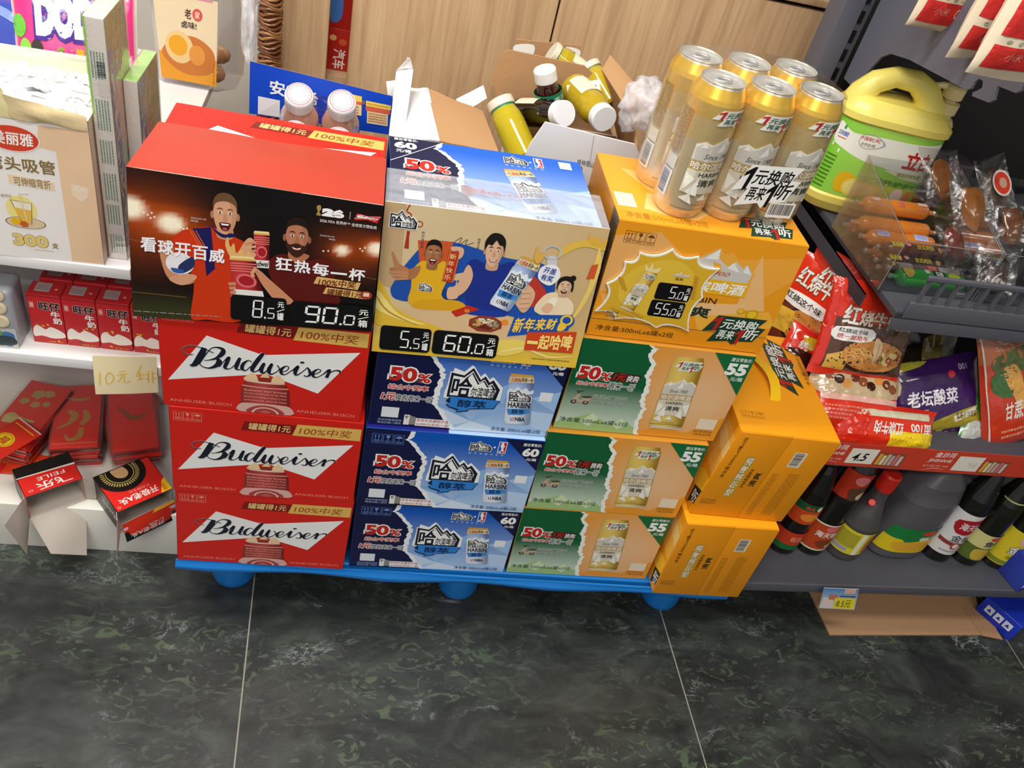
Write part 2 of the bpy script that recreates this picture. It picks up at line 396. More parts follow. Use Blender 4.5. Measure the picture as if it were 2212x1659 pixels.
CM = camo.rotation_euler.to_matrix(); CP = Vector(camo.location)
def ray(u, v): return CM @ Vector(((u-1106)/1847, -(v-829.5)/1847, -1))
def aty(u, v, y): d = ray(u, v); return CP+d*((y-CP.y)/d.y)      # the place seen at a pixel, on the plane y
def atz(u, v, z): d = ray(u, v); return CP+d*((z-CP.z)/d.z)
def atx(u, v, x): d = ray(u, v); return CP+d*((x-CP.x)/d.x)
def bil(a, b, c, d):      # TL TR BL BR -> fn(u, v, h)
    a, b, c, d = map(Vector, (a, b, c, d)); nn = (c-a).cross(b-a).normalized()
    return lambda u, v, h: a*(1-u)*(1-v)+b*u*(1-v)+c*(1-u)*v+d*u*v+nn*h
def panel(mb, a, b, c, d, th, col, mat='kraft', back=None, nx=6, ny=6, bulge=0, wob=0, seed=0):
    f = bil(a, b, c, d)
    def g(u, v, h=0): return f(u, v, h+bulge*math.sin(math.pi*v)*math.sin(math.pi*min(1, max(0, u))*.999)+wob*noise.noise(Vector((u*3+seed, v*3, seed))))
    mb.sheet([[g(i/nx, j/ny) for j in range(ny+1)] for i in range(nx+1)], th, col, mat, back)
    a, b, c, d = map(Vector, (a, b, c, d))
    return CV(mb, lambda u, v, h: g(min(max(u, 0), 1), min(max(v, 0), 1), h+.0002), (b-a).length, (c-a).length, mat if mat != 'kraft' else 'coated_board')
def axis_m(p, q, roll=0):     # local z from p to q
    p = Vector(p); z = (Vector(q)-p).normalized(); x = Vector((0, 0, 1)).cross(z)
    x = x.normalized() if x.length > 1e-4 else Vector((1, 0, 0)); y = z.cross(x)
    m = Matrix((x, y, z)).transposed().to_4x4(); m.translation = p
    return m @ Matrix.Rotation(roll, 4, 'Z')
def frame(o, right, up):      # local x right, y up, z toward the viewer
    x = Vector(right).normalized(); y = Vector(up); y = (y-x*y.dot(x)).normalized(); z = x.cross(y)
    m = Matrix((x, y, z)).transposed().to_4x4(); m.translation = Vector(o); return m
def pillow(mb, w, h, t, col, mat='film_pack', nx=18, ny=22, M=None, seed=0, wr=.0015, crimp=.05, bend=0):
    def f(u, v, side, h_=0):
        a = max(0, 1-abs(2*u-1)**3.2)**.6; b = max(0, 1-abs((2*v-1)/(1-crimp))**3.5)**.6 if abs(2*v-1) < 1-crimp else 0
        z = t/2*a*b*side+bend*math.sin(math.pi*v)
        nz = noise.noise(Vector((u*5+seed, v*6, seed*1.7)))*wr+noise.noise(Vector((u*13+seed, v*15, seed)))*wr*.5
        if crimp and abs(2*v-1) > 1-crimp*1.2: z += .0006*math.sin(u*70)
        x = (u-.5)*w*(1-.05*b*(1 if a < .6 else .6)); y = (.5-v)*h+.004*math.sin(u*3+seed)*(0 if b else 1)
        p = Vector((x, y, z+nz*(a*b+.15)+(h_*side))); return M @ p if M is not None else p
    for sd in (1, -1):
        V = [f(i/nx, j/ny, sd) for j in range(ny+1) for i in range(nx+1)]
        F = [((j+1)*(nx+1)+i, (j+1)*(nx+1)+i+1, j*(nx+1)+i+1, j*(nx+1)+i) for j in range(ny) for i in range(nx)]
        cc = [col(i/nx, j/ny) for j in range(ny+1) for i in range(nx+1)] if callable(col) else col
        mb.add(V, F if sd > 0 else [q[::-1] for q in F], cc, mat, True)
    return CV(mb, lambda u, v, h_: f(u, v, 1, h_+.0006), w, h, mat, 1, .0085)
# ---------------------------------------------------------------- the room
mb = MB(); mb.box(-3, -4, -.05, 4, 2.2, 0, H('#333'), 'green_marble_tile'); structure(mb.build('floor'))
mb = MB(); mb.box(-3, -4, 2.7, 4, 2.2, 2.75, H('#eceae4'), 'laminate'); structure(mb.build('ceiling'))
mb = MB(); mb.box(-3, 1.3, 0, 4, 1.36, 2.7, H('#d9d3c8'), 'paper'); structure(mb.build('wall_back'))
mb = MB(); mb.box(-3, -4, 0, -2.95, 1.3, 2.7, H('#e4e0d8'), 'paper'); structure(mb.build('wall_left'))
mb = MB(); mb.box(3.95, -4, 0, 4, 1.3, 2.7, H('#d8d2c8'), 'paper'); structure(mb.build('wall_right'))
# oak cupboard behind the pallet
cab = thing('oak_cupboard', 'light oak cupboard with tall doors standing behind the stacked beer cartons', 'cupboard', (0, .8, 0))
mb = MB(); mb.box(.04, .02, 0, .06, .46, 1.7, H('#c59e72'), 'oak_laminate'); mb.box(.185, .02, 0, .2, .46, .985, H('#c59e72'), 'oak_laminate')
mb.box(1.6, .02, 0, 1.62, .46, .985, H('#c59e72'), 'oak_laminate'); mb.box(.04, .44, 0, 1.62, .46, .985, H('#c59e72'), 'oak_laminate')
mb.box(.06, .03, .0, 1.6, .44, .02, H('#c59e72'), 'oak_laminate'); mb.box(.06, .03, .66, .185, .44, .672, H('#4a3628'), 'oak_laminate')
mb.box(.06, .44, .985, .2, .46, 1.7, H('#c59e72'), 'oak_laminate'); mb.box(.19, .03, .985, .2, .44, 1.7, H('#c59e72'), 'oak_laminate')
mb.build('carcass', cab)
for a, b_, t in ((.062, .144, 1.7), (.187, .573, .985), (.577, 1.6, .985)):
    mb = MB(); mb.box(a, 0, .03, b_, .018, t, H('#c59e72'), 'oak_laminate', ch=.0015); mb.build('door', cab)
mb = MB(); mb.box(.205, -.005, .993, 1.63, .46, 1.008, H('#e9b877'), 'oak_laminate', ch=.002); mb.build('counter_top', cab)
# ---------------------------------------------------------------- shared artwork
def icons(cv, a, b, c, d, col, z=2):
    w = (c-a)/3
    for k in range(3):
        s = cv.subr(a+k*w+.04*w, b, a+(k+.9)*w, d, z); t = .0007
        s.line([(0, 0), (1, 0), (1, 1), (0, 1), (0, 0)], t, col); s.line([(0, .74), (1, .74)], t, col)
        s.lines(.2, .8, .8, .95, 1, col, 1, k)
        if k == 0:
            for x in (.32, .68): s.line([(x, .62), (x, .2)], t*1.2, col); s.poly([(x-.12, .28), (x+.12, .28), (x, .1)], col)
            s.line([(.2, .64), (.8, .64)], t, col)
        elif k == 1: s.poly([(.3, .1), (.7, .1), (.68, .3), (.53, .42), (.53, .6), (.68, .64), (.32, .64), (.47, .6), (.47, .42), (.32, .3)], col)
        else: s.ell(.5, .36, .36, .24, col, 1, 16, math.pi, 2*math.pi); s.line([(.5, .36), (.5, .62), (.42, .62)], t, col)
SCRIPT = [[(.252,.41,4),(.199,.375,5),(.152,.36,6),(.114,.386,6),(.107,.426,5),(.123,.452,5),(.154,.447,4)],[(.21,.37,40),(.193,.444,52),(.167,.527,44),(.15,.556,30),(.138,.55,12)],[(.162,.564,6),(.186,.523,8),(.219,.422,8),(.242,.368,8),(.268,.352,14),(.296,.367,30),(.293,.409,40),(.263,.462,22),(.229,.486,6),(.208,.493,5)],[(.234,.483,6),(.263,.465,20),(.278,.49,44),(.264,.535,36),(.23,.567,16),(.196,.556,7),(.185,.518,6),(.195,.486,5)],[(.278,.545,6),(.302,.48,8),(.325,.438,22),(.314,.496,32),(.305,.546,26),(.325,.555,8),(.351,.514,6),(.374,.446,8)],[(.378,.431,22),(.365,.494,34),(.359,.543,24),(.376,.553,8),(.393,.526,5)],[(.435,.464,6),(.418,.449,10),(.394,.489,26),(.388,.539,28),(.406,.554,10),(.429,.507,6)],[(.49,.362,26),(.466,.429,36),(.437,.531,34),(.448,.559,12),(.467,.538,5)],[(.465,.551,5),(.482,.486,8),(.494,.466,22),(.481,.529,34),(.49,.565,16),(.513,.524,6),(.526,.473,12),(.531,.466,24),(.518,.529,34),(.527,.567,16),(.553,.542,6),(.569,.503,6),(.558,.468,10)],[(.573,.535,6),(.602,.518,8),(.615,.483,8),(.602,.467,10),(.579,.507,26),(.581,.55,22),(.601,.553,8),(.631,.505,5)],[(.631,.511,5),(.66,.457,22),(.648,.514,32),(.653,.55,16),(.676,.522,6),(.707,.459,6)],[(.707,.459,10),(.719,.496,24),(.721,.533,22),(.705,.554,10),(.692,.544,12)],[(.717,.54,5),(.755,.512,8),(.773,.481,8),(.76,.465,10),(.737,.505,26),(.739,.545,22),(.76,.549,8),(.787,.51,5)],[(.785,.516,5),(.817,.461,22),(.805,.546,28)],[(.806,.53,8),(.824,.485,9),(.846,.462,12),(.866,.463,18),(.872,.482,14)],[(.679,.405,30),(.68,.424,30)]]
BOW = [(.221, .252), (.486, .385), (.960, .261), (.768, .728), (.503, .576), (.028, .732)]
def script_word(cv, col, z, k=1.0):
    for s in SCRIPT:
        for i in range(1): cv.line([(p[0], p[1], max(p[2], 8.5)) for p in s], 1.33e-4*k, col, z, 6)
def red_front(cv, top=False):
    RD = H('#cf1f14')
    if not top: icons(cv, .018, .045, .166, .144, H('#e8917f'))
    cv.poly([(.38, .09), (.36, .193), (.632, .193), (.648, .085)], H('#7d1410'), 1)
    cv.text('罐罐得1元', .40, .10, .618, .178, H('#f3d28c'), 3, .012, .15)
    cv.poly([(.652, .075), (.992, .068), (.992, .208), (.629, .207)], H('#dcb25c'), 1)
    cv.text('100%中奖', .662, .098, .945, .184, H('#9a3a16'), 3, .004, .15)
    cv.poly(BOW, H('#ecebea'), 1)
    # can with foam crown under the bow tie
    cv.smooth([(.40, .66), (.44, .575), (.47, .62), (.50, .56), (.53, .615), (.565, .57), (.59, .66)], H('#e8c99a'), 2, 4)
    cv.poly([(.462, .615), (.535, .61), (.53, .66), (.47, .665)], H('#8e2c1a'), 3)
    cn = cv.sub((.385, .655), (.622, .655), (.378, 1.0), (.636, 1.0), 3)
    nk = lambda u, v: (.5+(u-.5)*(.80+.20*min(1, max(0, v-.05)/.20)**.7), v+.05*(1-(2*u-1)**2)*.6-.02)
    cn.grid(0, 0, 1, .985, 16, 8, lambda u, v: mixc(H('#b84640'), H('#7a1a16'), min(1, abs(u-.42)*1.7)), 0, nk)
    cn.grid(0, 0, 1, .055, 12, 1, lambda u, v: H('#e6beb2'), 1, nk); cn.grid(0, .17, 1, .20, 16, 1, lambda u, v: H('#e0a096'), 1, nk)
    for k, t in enumerate(('Budweiser beer brewed', 'known worldwide as the King', 'Beechwood Aging produces a taste', 'and uniquely smooth taste')):
        cn.text(t, .07, .26+k*.105, .93, .325+k*.105, H('#e6b0a6'), 2)
    cn.smooth([(0, .74), (.2, .70), (.5, .69), (.8, .70), (1, .74), (1, .99), (0, .99)], H('#d8aaa2'), 2, 3)
    cn.smooth([(.14, .99), (.26, .80), (.5, .74), (.74, .80), (.86, .99)], H('#a8403a'), 3, 3); cn.ring(.5, .99, .27, .19, .16, H('#e6c0b8'), 4, 16, math.pi, 2*math.pi); cn.smooth([(.40, .985), (.44, .91), (.5, .89), (.56, .91), (.60, .985)], H('#c05a58'), 5, 3)
    script_word(cv, H('#ecebea'), 8, 1.7); script_word(cv, H('#14182a'), 9, 1.32)
    if not top:
        cv.text('ANHEUSER·BUSCH', .03, .925, .335, .955, H('#ef8f7c'), 2); cv.text('ANHEUSER·BUSCH', .665, .925, .968, .955, H('#ef8f7c'), 2)
def ha_logo(cv, txt=H('#13182c'), z=2, simple=False):
    cv.poly([(-.02, .17), (.24, .22), (.40, -.06), (.59, .30), (.66, .17), (.77, .36), (.84, .27), (1.04, .62), (1, 1.04), (-.04, 1.04)], WHITE, z)
    cv.poly([(0, .2), (.25, .26), (.40, 0), (.585, .36), (.66, .23), (.765, .42), (.83, .33), (1, .63), (.97, 1), (0, 1)], txt, z+1)
    cv.poly([(.05, .29), (.26, .33), (.40, .10), (.57, .44), (.655, .33), (.755, .52), (.82, .44), (.93, .66), (.91, .93), (.05, .93)], WHITE, z+2)
    cv.text('哈', .07, .34, .44, .95, txt, z+4, .03); cv.text('尔滨啤酒', .45, .60, .92, .93, txt, z+4, .02)
    cv.line([(.30, .36), (.40, .16), (.56, .5), (.65, .38), (.75, .57), (.82, .5), (.9, .66)], cv.w*.035, txt, z+4)
def nba(cv, z=2):
    cv.rect(0, 0, 1, 1, WHITE, z); cv.rect(.08, .05, .52, .95, H('#1d4fa8'), z+1); cv.rect(.52, .05, .92, .95, H('#d0202c'), z+1)
    cv.smooth([(.3, .1), (.55, .08), (.6, .25), (.78, .4), (.62, .5), (.8, .92), (.55, .75), (.35, .95), (.42, .6), (.25, .4)], WHITE, z+2, 3)
    cv.text('NBA', .14, .78, .46, .92, WHITE, z+3, .02)
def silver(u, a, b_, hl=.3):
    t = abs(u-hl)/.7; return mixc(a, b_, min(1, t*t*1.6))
def can_taper(v): return .84+.16*min(1, v/.09) if v < .09 else (1 if v < .94 else 1-.14*(v-.94)/.06)
def can_blue(cv, z=2):
    wf = lambda u, v: (.5+(u-.5)*can_taper(v), v)
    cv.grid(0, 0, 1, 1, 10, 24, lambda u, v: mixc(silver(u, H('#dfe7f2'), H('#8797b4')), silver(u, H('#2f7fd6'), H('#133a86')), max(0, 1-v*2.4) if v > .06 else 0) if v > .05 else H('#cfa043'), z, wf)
    cv.poly([(.04, .065), (.97, .045), (1, .15), (0, .17)], H('#e9d6a9'), z+1); cv.text('1元换购', .05, .07, .48, .155, H('#b3261c'), z+3, .02); cv.text('再来一听', .5, .06, .96, .145, INK, z+3, .02)
    cv.poly([(0, .34), (.12, .28), (.22, .32), (.4, .24), (.55, .31), (.7, .25), (.85, .32), (1, .28), (1, .36), (0, .42)], H('#dfeaf6'), z+1)
    ha_logo(cv.subr(.08, .30, .94, .53, z+1)); cv.text('HARBIN', .08, .55, .92, .66, INK, z+4, .02)
    cv.poly([(.05, .69), (.9, .67), (.95, .74), (.6, .8), (.12, .81)], H('#3f87cf'), z+2); cv.text('醇萃', .25, .69, .72, .78, H('#14305e'), z+4, .02)
    nba(cv.subr(.22, .85, .36, .93, z+2)); cv.text('NBA', .4, .85, .78, .93, H('#1a2340'), z+4, .03)
def badge(cv, bg, tc, rc, z=2, out=None):
    cv.poly([(.17, .02), (.97, 0), (.86, .30), (1, .32), (.88, .82), (.62, .86), (.56, 1), (.48, .88), (.14, .97), (.24, .55), (.0, .62)], bg, z)
    one = [(.30, 1), (.62, 1), (1, 0), (.74, 0), (.12, .24), (.03, .44), (.52, .30)]
    for a, b_, c_, d_ in ((.10, .06, .27, .57), (.54, .42, .69, .97)): cv.poly([(a+x*(c_-a), b_+y*(d_-b_)) for x, y in one], rc, z+2)
    cv.text('元换购', .26, .1, .86, .44, tc, z+2, .02, .2, out)
    cv.text('再来', .26, .50, .54, .82, tc, z+2, .02, .2, out); cv.text('听', .68, .40, .92, .76, tc, z+2, .02, .2, out)
def can_gold_art(cv, z=2, txt=H('#28382c'), band=False):
    badge(cv.subr(.10, .05, 1.0, .19, z), H('#ecebe2'), H('#1f5b3a'), H('#b3261c'))
    cv.poly([(0, .37), (.16, .33), (.30, .35), (.55, .28), (.70, .335), (.82, .31), (1, .36), (1, .40), (0, .40)], H('#e9e3d2'), z+1)
    cv.poly([(0, .40), (.14, .355), (.3, .37), (.55, .30), (.64, .36), (.72, .345), (.82, .33), (1, .39), (1, .50), (0, .50)], H('#cfcac0'), z+2)
    cv.poly([(.55, .30), (.5, .36), (.42, .42), (.6, .40)], H('#f2efe8'), z+3); cv.poly([(.16, .34), (.1, .39), (.25, .38)], H('#f2efe8'), z+3)
    cv.text('Since 1900', .22, .43, .80, .475, H('#57524a'), z+4, 0, .3)
    cv.rect(0, .50, 1, .585, H('#b99d63'), z+2); cv.text('哈尔滨啤酒', .03, .51, .97, .575, H('#ece9e0'), z+4, .02, 0)
    cv.rect(0, .585, 1, .80, H('#d8d0ba'), z+2); cv.text('HARBIN', .24, .60, .76, .64, txt, z+4, .01); cv.text('清爽', .28, .665, .72, .73, txt, z+4, .02)
    for P in ([(0, .62), (.2, .66), (.05, .78)], [(.1, .80), (.28, .66), (.34, .82)], [(.8, .65), (1, .62), (1, .8)], [(.66, .80), (.78, .7), (.9, .84)], [(.38, .86), (.5, .8), (.6, .86)], [(.02, .86), (.2, .8), (.3, .9)]): cv.poly(P, H('#efece2'), z+3)
    cv.text('净含量500mL', .3, .895, .7, .915, H('#6a5a2c'), z+3)
def can_gold(cv, z=2):
    wf = lambda u, v: (.5+(u-.5)*can_taper(v), v)
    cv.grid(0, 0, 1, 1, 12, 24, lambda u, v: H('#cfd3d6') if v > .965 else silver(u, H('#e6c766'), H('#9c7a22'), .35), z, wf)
    can_gold_art(cv.subr(.02, .0, .98, 1, z+1)); cv.line([(.0, .935), (1, .935)], cv.h*.006, H('#5e4d1c'), z+2)
def jag(pts, amp, n, seed):
    r = random.Random(seed); o = []
    for i in range(len(pts)-1):
        for k in range(n):
            t = k/n; o.append((pts[i][0]+(pts[i+1][0]-pts[i][0])*t+r.uniform(-amp, amp), pts[i][1]+(pts[i+1][1]-pts[i][1])*t))
    o.append(pts[-1]); return o
def band_poly(A, B, cv, col, z):
    k = min(len(A), len(B)); P = []
    for a, b_ in zip(A[:k], B[:k]): P += [a, b_]
    cv.emit(P, [(2*i, 2*i+2, 2*i+3, 2*i+1) for i in range(k-1)], col, z)
def fifty(cv, a, b, c, d, z=3):
    w = c-a
    cv.text('50', a, b, a+w*.66, d, H('#c0241c'), z, .045, 0, WHITE, .07); cv.text('%', a+w*.68, b+(d-b)*.35, c, d, H('#c0241c'), z, .03, 0, WHITE, .06)
def scooter(cv, z=2):
    T = H('#b9a48a'); D = H('#4a3a30')
    cv.ell(.2, .82, .15, .16, D, z); cv.ell(.8, .82, .15, .16, D, z); cv.ell(.2, .82, .07, .08, H('#999'), z+1); cv.ell(.8, .82, .07, .08, H('#999'), z+1)
    cv.smooth([(.06, .7), (.2, .42), (.28, .2), (.42, .22), (.38, .58), (.55, .66), (.58, .44), (.95, .42), (.98, .7), (.7, .72), (.62, .86), (.34, .84), (.3, .68)], T, z+2, 4)
    cv.smooth([(.55, .4), (.95, .34), (.96, .46), (.6, .5)], D, z+3, 4); cv.line([(.3, .25), (.34, .05), (.5, .0)], cv.w*.06, D, z+3); cv.line([(.34, .08), (.16, .04)], cv.w*.05, D, z+3)
TORN_B = [(.245, -.0), (.226, .110), (.257, .152), (.317, .287), (.342, .401), (.320, .584), (.322, .707), (.388, .844), (.451, 1)]
def blue_front(cv, top=False, scale=None):
    NV = H('#0e1440'); rb = random.Random(3)
    cv.grid(0, 0, 1, 1, 4, 10, lambda u, v: mixc(H('#0a55b8') if not top else H('#0a5fd0'), H('#a9c8ec'), min(1, max(0, (v-.12)*1.25))**1.1), 0)
    for P, c in (([(.33, .70), (.548, .88), (.44, .70)], '#7fa9dd'), ([(.33, .72), (.40, .98), (.548, .88)], '#c6daf1'), ([(.548, .88), (.75, .70), (.60, .66)], '#8fb6e6'), ([(.548, .88), (.8, 1), (.45, 1)], '#d5e3f4'), ([(.85, .55), (1, .45), (1, .7)], '#9dc0ea'), ([(.62, .5), (.72, .4), (.7, .65)], '#8db7ea'), ([(.85, .7), (1, .72), (1, .95), (.9, .9)], '#b9d1f0')):
        cv.poly(P, H(c), 1)
    T = TORN_B; e1 = jag(T, .006, 6, 5); cv.poly([(0, 0)]+e1+[(0, 1)], NV, 2); e2 = [(p[0]+.022+rb.uniform(-.006, .008), p[1]) for p in e1]
    band_poly([(p[0]-.004, p[1]) for p in e1], e2, cv, H('#eceff2'), 3)
    if not top: icons(cv, .035, .06, .216, .175, H('#6d8bd0'), 3)
    fifty(cv, .072, .325, .288, .48, 4)
    cv.text('综合中奖率', .075, .515, .285, .575, H('#c0241c'), 5, .03, 0, WHITE, .06)
    cv.text('1元', .045, .62, .118, .70, H('#c0241c'), 5, .04, .2, WHITE, .06); cv.text('换购再来一听', .122, .63, .315, .70, H('#20264a'), 5, .02, .1, WHITE, .07)
    cv.rect(.060, .785, .152, .905, H('#dfe3ea'), 3)
    cv.text('活动详情请使用', .045, .925, .172, .95, H('#aab6dc'), 4); cv.text('微信扫描二维码', .045, .957, .172, .985, H('#aab6dc'), 4)
    cv.poly([(.185, .86), (.215, .86), (.215, .98), (.185, .98)], H('#e9e6e2'), 4); cv.poly([(.215, .865), (.25, .885), (.25, .975), (.215, .975)], H('#8d8880'), 4)
    for x, y in ((.19, .88), (.2, .88), (.195, .9)): cv.ell(x+.004, y, .004, .009, INK, 5)
    cv.poly([(.25, .893), (.435, .893), (.44, .93), (.46, .945), (.44, .985), (.25, .985)], H('#f2f2f2'), 3)
    cv.text('奖有机会赢取价值', .255, .897, .43, .932, H('#b3261c'), 5); cv.text('4,999元手机一部', .255, .945, .435, .98, H('#b3261c'), 5)
    if not top:
        cv.poly([(.372, .56), (.40, .28), (.455, .315), (.489, .235), (.543, .355), (.564, .31), (.592, .38), (.612, .345), (.678, .46), (.68, .62), (.372, .62)], H('#eef0f4'), 4)
        ha_logo(cv.subr(.388, .262, .664, .61, 5))
        cv.poly([(.405, .61), (.42, .60), (.684, .612), (.67, .65), (.66, .71), (.53, .735), (.515, .765), (.455, .785), (.46, .76), (.41, .73), (.392, .70), (.41, .68), (.388, .66)], H('#10234c'), 8)
        cv.poly([(.408, .60), (.68, .606), (.668, .64), (.655, .70), (.53, .725), (.51, .755), (.455, .772), (.47, .745), (.41, .715), (.398, .69), (.415, .67)], H('#2f7fd0'), 9)
        cv.text('醇萃', .455, .628, .61, .715, H('#0f1f48'), 11, .02)
    ha_logo(cv.subr(.584, .055, .706, .176, 4)); cv.ell(.722, .118, .006, .012, WHITE, 5); nba(cv.subr(.742, .04, .79, .19, 4))
    for k, ch in enumerate('哈尔滨官方合作'): cv.text(ch, .582+k*.031, .20, .597+k*.031, .225, H('#d6e2f4'), 5)
    if top: can_blue(cv.sub((.56, .285), (.715, .262), (.645, .90), (.80, .85), 4))
    else: can_blue(cv.sub((.69, .285), (.83, .285), (.735, .875), (.885, .87), 4))
    cv.poly([(.889, .47), (.96, .47), (.96, .575), (.889, .575)], H('#e4e8ee'), 4) if not top else cv.rect(.879, .042, .945, .153, H('#e4e8ee'), 4)
    if not top:
        cv.poly([(.772, 0), (1, .39), (1, 0)], NV, 4); cv.text('建议零售价:', .882, .035, .988, .073, WHITE, 6, .02); cv.text('60', .888, .095, .985, .205, WHITE, 6, .05); cv.text('元/箱', .92, .225, .98, .262, WHITE, 6, .02)
    else:
        cv.poly([(0, 0), (.262, 0), (0, .40)], NV, 4); cv.line([(.0, .385), (.27, -.0)], .0016, WHITE, 5); cv.text('建议零售价:', .022, .012, .14, .05, WHITE, 6, .02); cv.text('60', .022, .07, .135, .175, WHITE, 6, .05); cv.text('元/箱', .03, .19, .105, .24, WHITE, 6, .02)
    cv.text('净含量: 500mLx6罐x2组', .67, .925, .955, .975, H('#2c4166'), 5)
TORN_G = [(.375, 0), (.401, .03), (.391, .115), (.427, .185), (.420, .320), (.450, .413), (.445, .592), (.480, .689), (.473, .834), (.495, 1)]
def green_front(cv):
    OR = H('#e8992c'); rb = random.Random(4)
    cv.grid(.35, 0, 1, 1, 6, 8, lambda u, v: mixc(H('#e39a3c'), H('#e9bb8c'), max(0, min(1, 1.25-2.1*math.hypot((u-.78)*1.3, (v-.55)*.9)))), 0)
    cv.poly([(1, .70), (.8, .93), (.62, .87), (.48, 1), (1, 1)], OR, 1)
    e1 = jag(TORN_G, .006, 6, 9); k = len(e1)
    gc = lambda u, v: mixc(H('#0d5c34'), H('#cfe0cc'), max(0, min(1, (v-.48)*2.1)))
    L = [(0, p[1]) for p in e1]; MM = [(p[0]*.5, p[1]) for p in e1]
    band_poly(L, MM, cv, gc, 2); band_poly(MM, e1, cv, gc, 2)
    cv.poly([(0, .93), (.09, .87), (.202, .79), (.308, .91), (.383, .82), (.48, .93), (.49, 1), (0, 1)], H('#9fbf7e'), 3)
    cv.poly([(.202, .79), (.25, .85), (.2, .95), (.14, .9)], H('#c9dbb4'), 4); cv.poly([(.383, .82), (.43, .88), (.38, .96), (.33, .9)], H('#c9dbb4'), 4)
    e2 = [(p[0]+.022+rb.uniform(-.006, .008), p[1]) for p in e1]; band_poly([(p[0]-.004, p[1]) for p in e1], e2, cv, H('#eef0ea'), 5)
    fifty(cv, .037, .28, .228, .42, 5); cv.text('综合中奖率', .046, .445, .228, .49, H('#b92a24'), 6, .03, 0, WHITE, .06)
    cv.poly([(.24, .315), (.40, .325), (.39, .415), (.225, .41)], H('#3a2418'), 4); cv.text('1元', .242, .325, .312, .40, H('#c0241c'), 6, .04, .2); cv.text('换购', .32, .335, .39, .405, H('#eee'), 6, .02, .1)
    cv.text('再来一听', .23, .425, .385, .505, H('#123c2a'), 6, .02, .1, WHITE, .07)
    scooter(cv.subr(.042, .55, .16, .705, 4)); cv.text('奖有机会赢取价值', .17, .58, .37, .625, H('#123c2a'), 6, .01, 0, H('#dfe8dc'), .05); cv.text('3,699元电动车一部', .168, .645, .355, .69, H('#123c2a'), 6, .01, 0, H('#dfe8dc'), .05)
    cv.text('净含量:500mLx6罐x2组', .02, .862, .433, .915, H('#2a3a30'), 6)
    can_gold(cv.sub((.535, .085), (.72, .075), (.56, .90), (.77, .895), 5))
    cv.poly([(.755, 0), (1, .436), (1, 0)], H('#14683a'), 5); cv.text('建议零售价:', .866, .03, .99, .07, WHITE, 7, .01); cv.text('55', .86, .09, .985, .22, WHITE, 7, .05); cv.text('元/箱', .91, .235, .985, .28, WHITE, 7, .01)
    cv.rect(.85, .74, .965, .865, H('#ead9bf'), 5); cv.text('购买家请扫码', .845, .88, .965, .905, H('#7a4a1c'), 6); cv.text('了解活动详情', .845, .915, .965, .94, H('#7a4a1c'), 6)
def peaks(cv, z=2):
    cv.poly([(0, .62), (.2, .38), (.45, 0), (.52, .2), (.62, .1), (.76, .38), (.84, .28), (1, .66), (.98, 1), (0, 1)], H('#e9a83a'), z)
    cv.poly([(0, .66), (.24, .42), (.45, .06), (.48, .34), (.62, .55), (.7, .36), (.82, .55), (.86, .42), (.97, .68), (.95, 1), (0, 1)], H('#cbc6bd'), z+1)
    for P in ([(.45, .06), (.3, .4), (.47, .38)], [(.68, .4), (.62, .6), (.8, .68)], [(.86, .44), (.84, .66), (.96, .72)], [(.2, .48), (.1, .66), (.26, .66)]): cv.poly(P, H('#e9e6df'), z+2)
    cv.poly([(.42, .45), (.52, .5), (.58, .8), (.46, .66)], H('#e8a12c'), z+2)
def orange_big(cv):
    cv.grid(0, 0, 1, 1, 1, 1, lambda u, v: H('#eb9a1c'), 0)
    for P, c in (([(0, .12), (.22, .05), (.45, .3), (.3, .5), (0, .6)], '#e6aa62'), ([(.6, .2), (1, .1), (1, .3), (.8, .62)], '#efa53a'), ([(.78, .12), (.92, .6), (.75, .62)], '#edb878'), ([(.5, .6), (.8, .56), (.78, .66), (.55, .72)], '#edbd84'), ([(.1, .86), (.0, .6), (.2, .7)], '#e6a95c'), ([(.55, .72), (.95, .6), (1, .7), (1, .75), (.6, .86)], '#f0b03c')): cv.poly(P, H(c), 1)
    icons(cv, .044, .07, .208, .165, H('#6a4312'), 2); peaks(cv.subr(.36, .095, .78, .38, 2))
    cv.text('1900', .53, .30, .65, .335, H('#b9402c'), 6, 0, .3); cv.rect(.44, .372, .778, .50, H('#e8b21e'), 5); cv.text('滨啤酒', .48, .39, .765, .485, WHITE, 7, .03, .1)
    cv.text('HARBIN', .40, .535, .636, .585, INK, 6); cv.text('清爽', .38, .625, .625, .722, H('#20342a'), 6, .03)
    cv.line([(0, .845), (1, .845)], .0012, H('#8c6a3a'), 3); cv.rect(0, .85, 1, 1, H('#ea9418'), 2)
    cv.text('净含量:500mLx6罐x2组', .04, .895, .474, .945, H('#3a2a14'), 6)
    for x, y, a in ((.79, .62, .02), (.86, .64, .035)): cv.ell(x, y, a, a*1.3, H('#e6c02c'), 6); cv.ring(x, y, a, a*1.3, .25, H('#c99a1c'), 7, 16)
    badge(cv.subr(.62, .675, .972, .945, 6), H('#1c3b2c'), H('#eef0ea'), H('#b3261c'))
def orange_top(cv):
    cv.rect(0, 0, 1, 1, H('#f0a32c'), 0)
    for P, c in (([(.1, .2), (.5, .3), (.3, .7)], '#f3bb62'), ([(.2, .55), (.6, .6), (.4, .9), (.15, .8)], '#f4c47c'), ([(.6, .2), (.9, .4), (.7, .7)], '#f2b24c')): cv.poly(P, H(c), 1)
    cv.rect(.015, .60, .115, .80, H('#ead9bf'), 2); cv.rect(0, .86, 1, 1, H('#ea9a20'), 1)
    cv.text('净含量:500mLx6罐x2组', .04, .87, .47, .95, H('#a8701c'), 3); badge(cv.subr(.64, .70, .96, .99, 2), H('#1c3b2c'), H('#eef0ea'), H('#b3261c'))
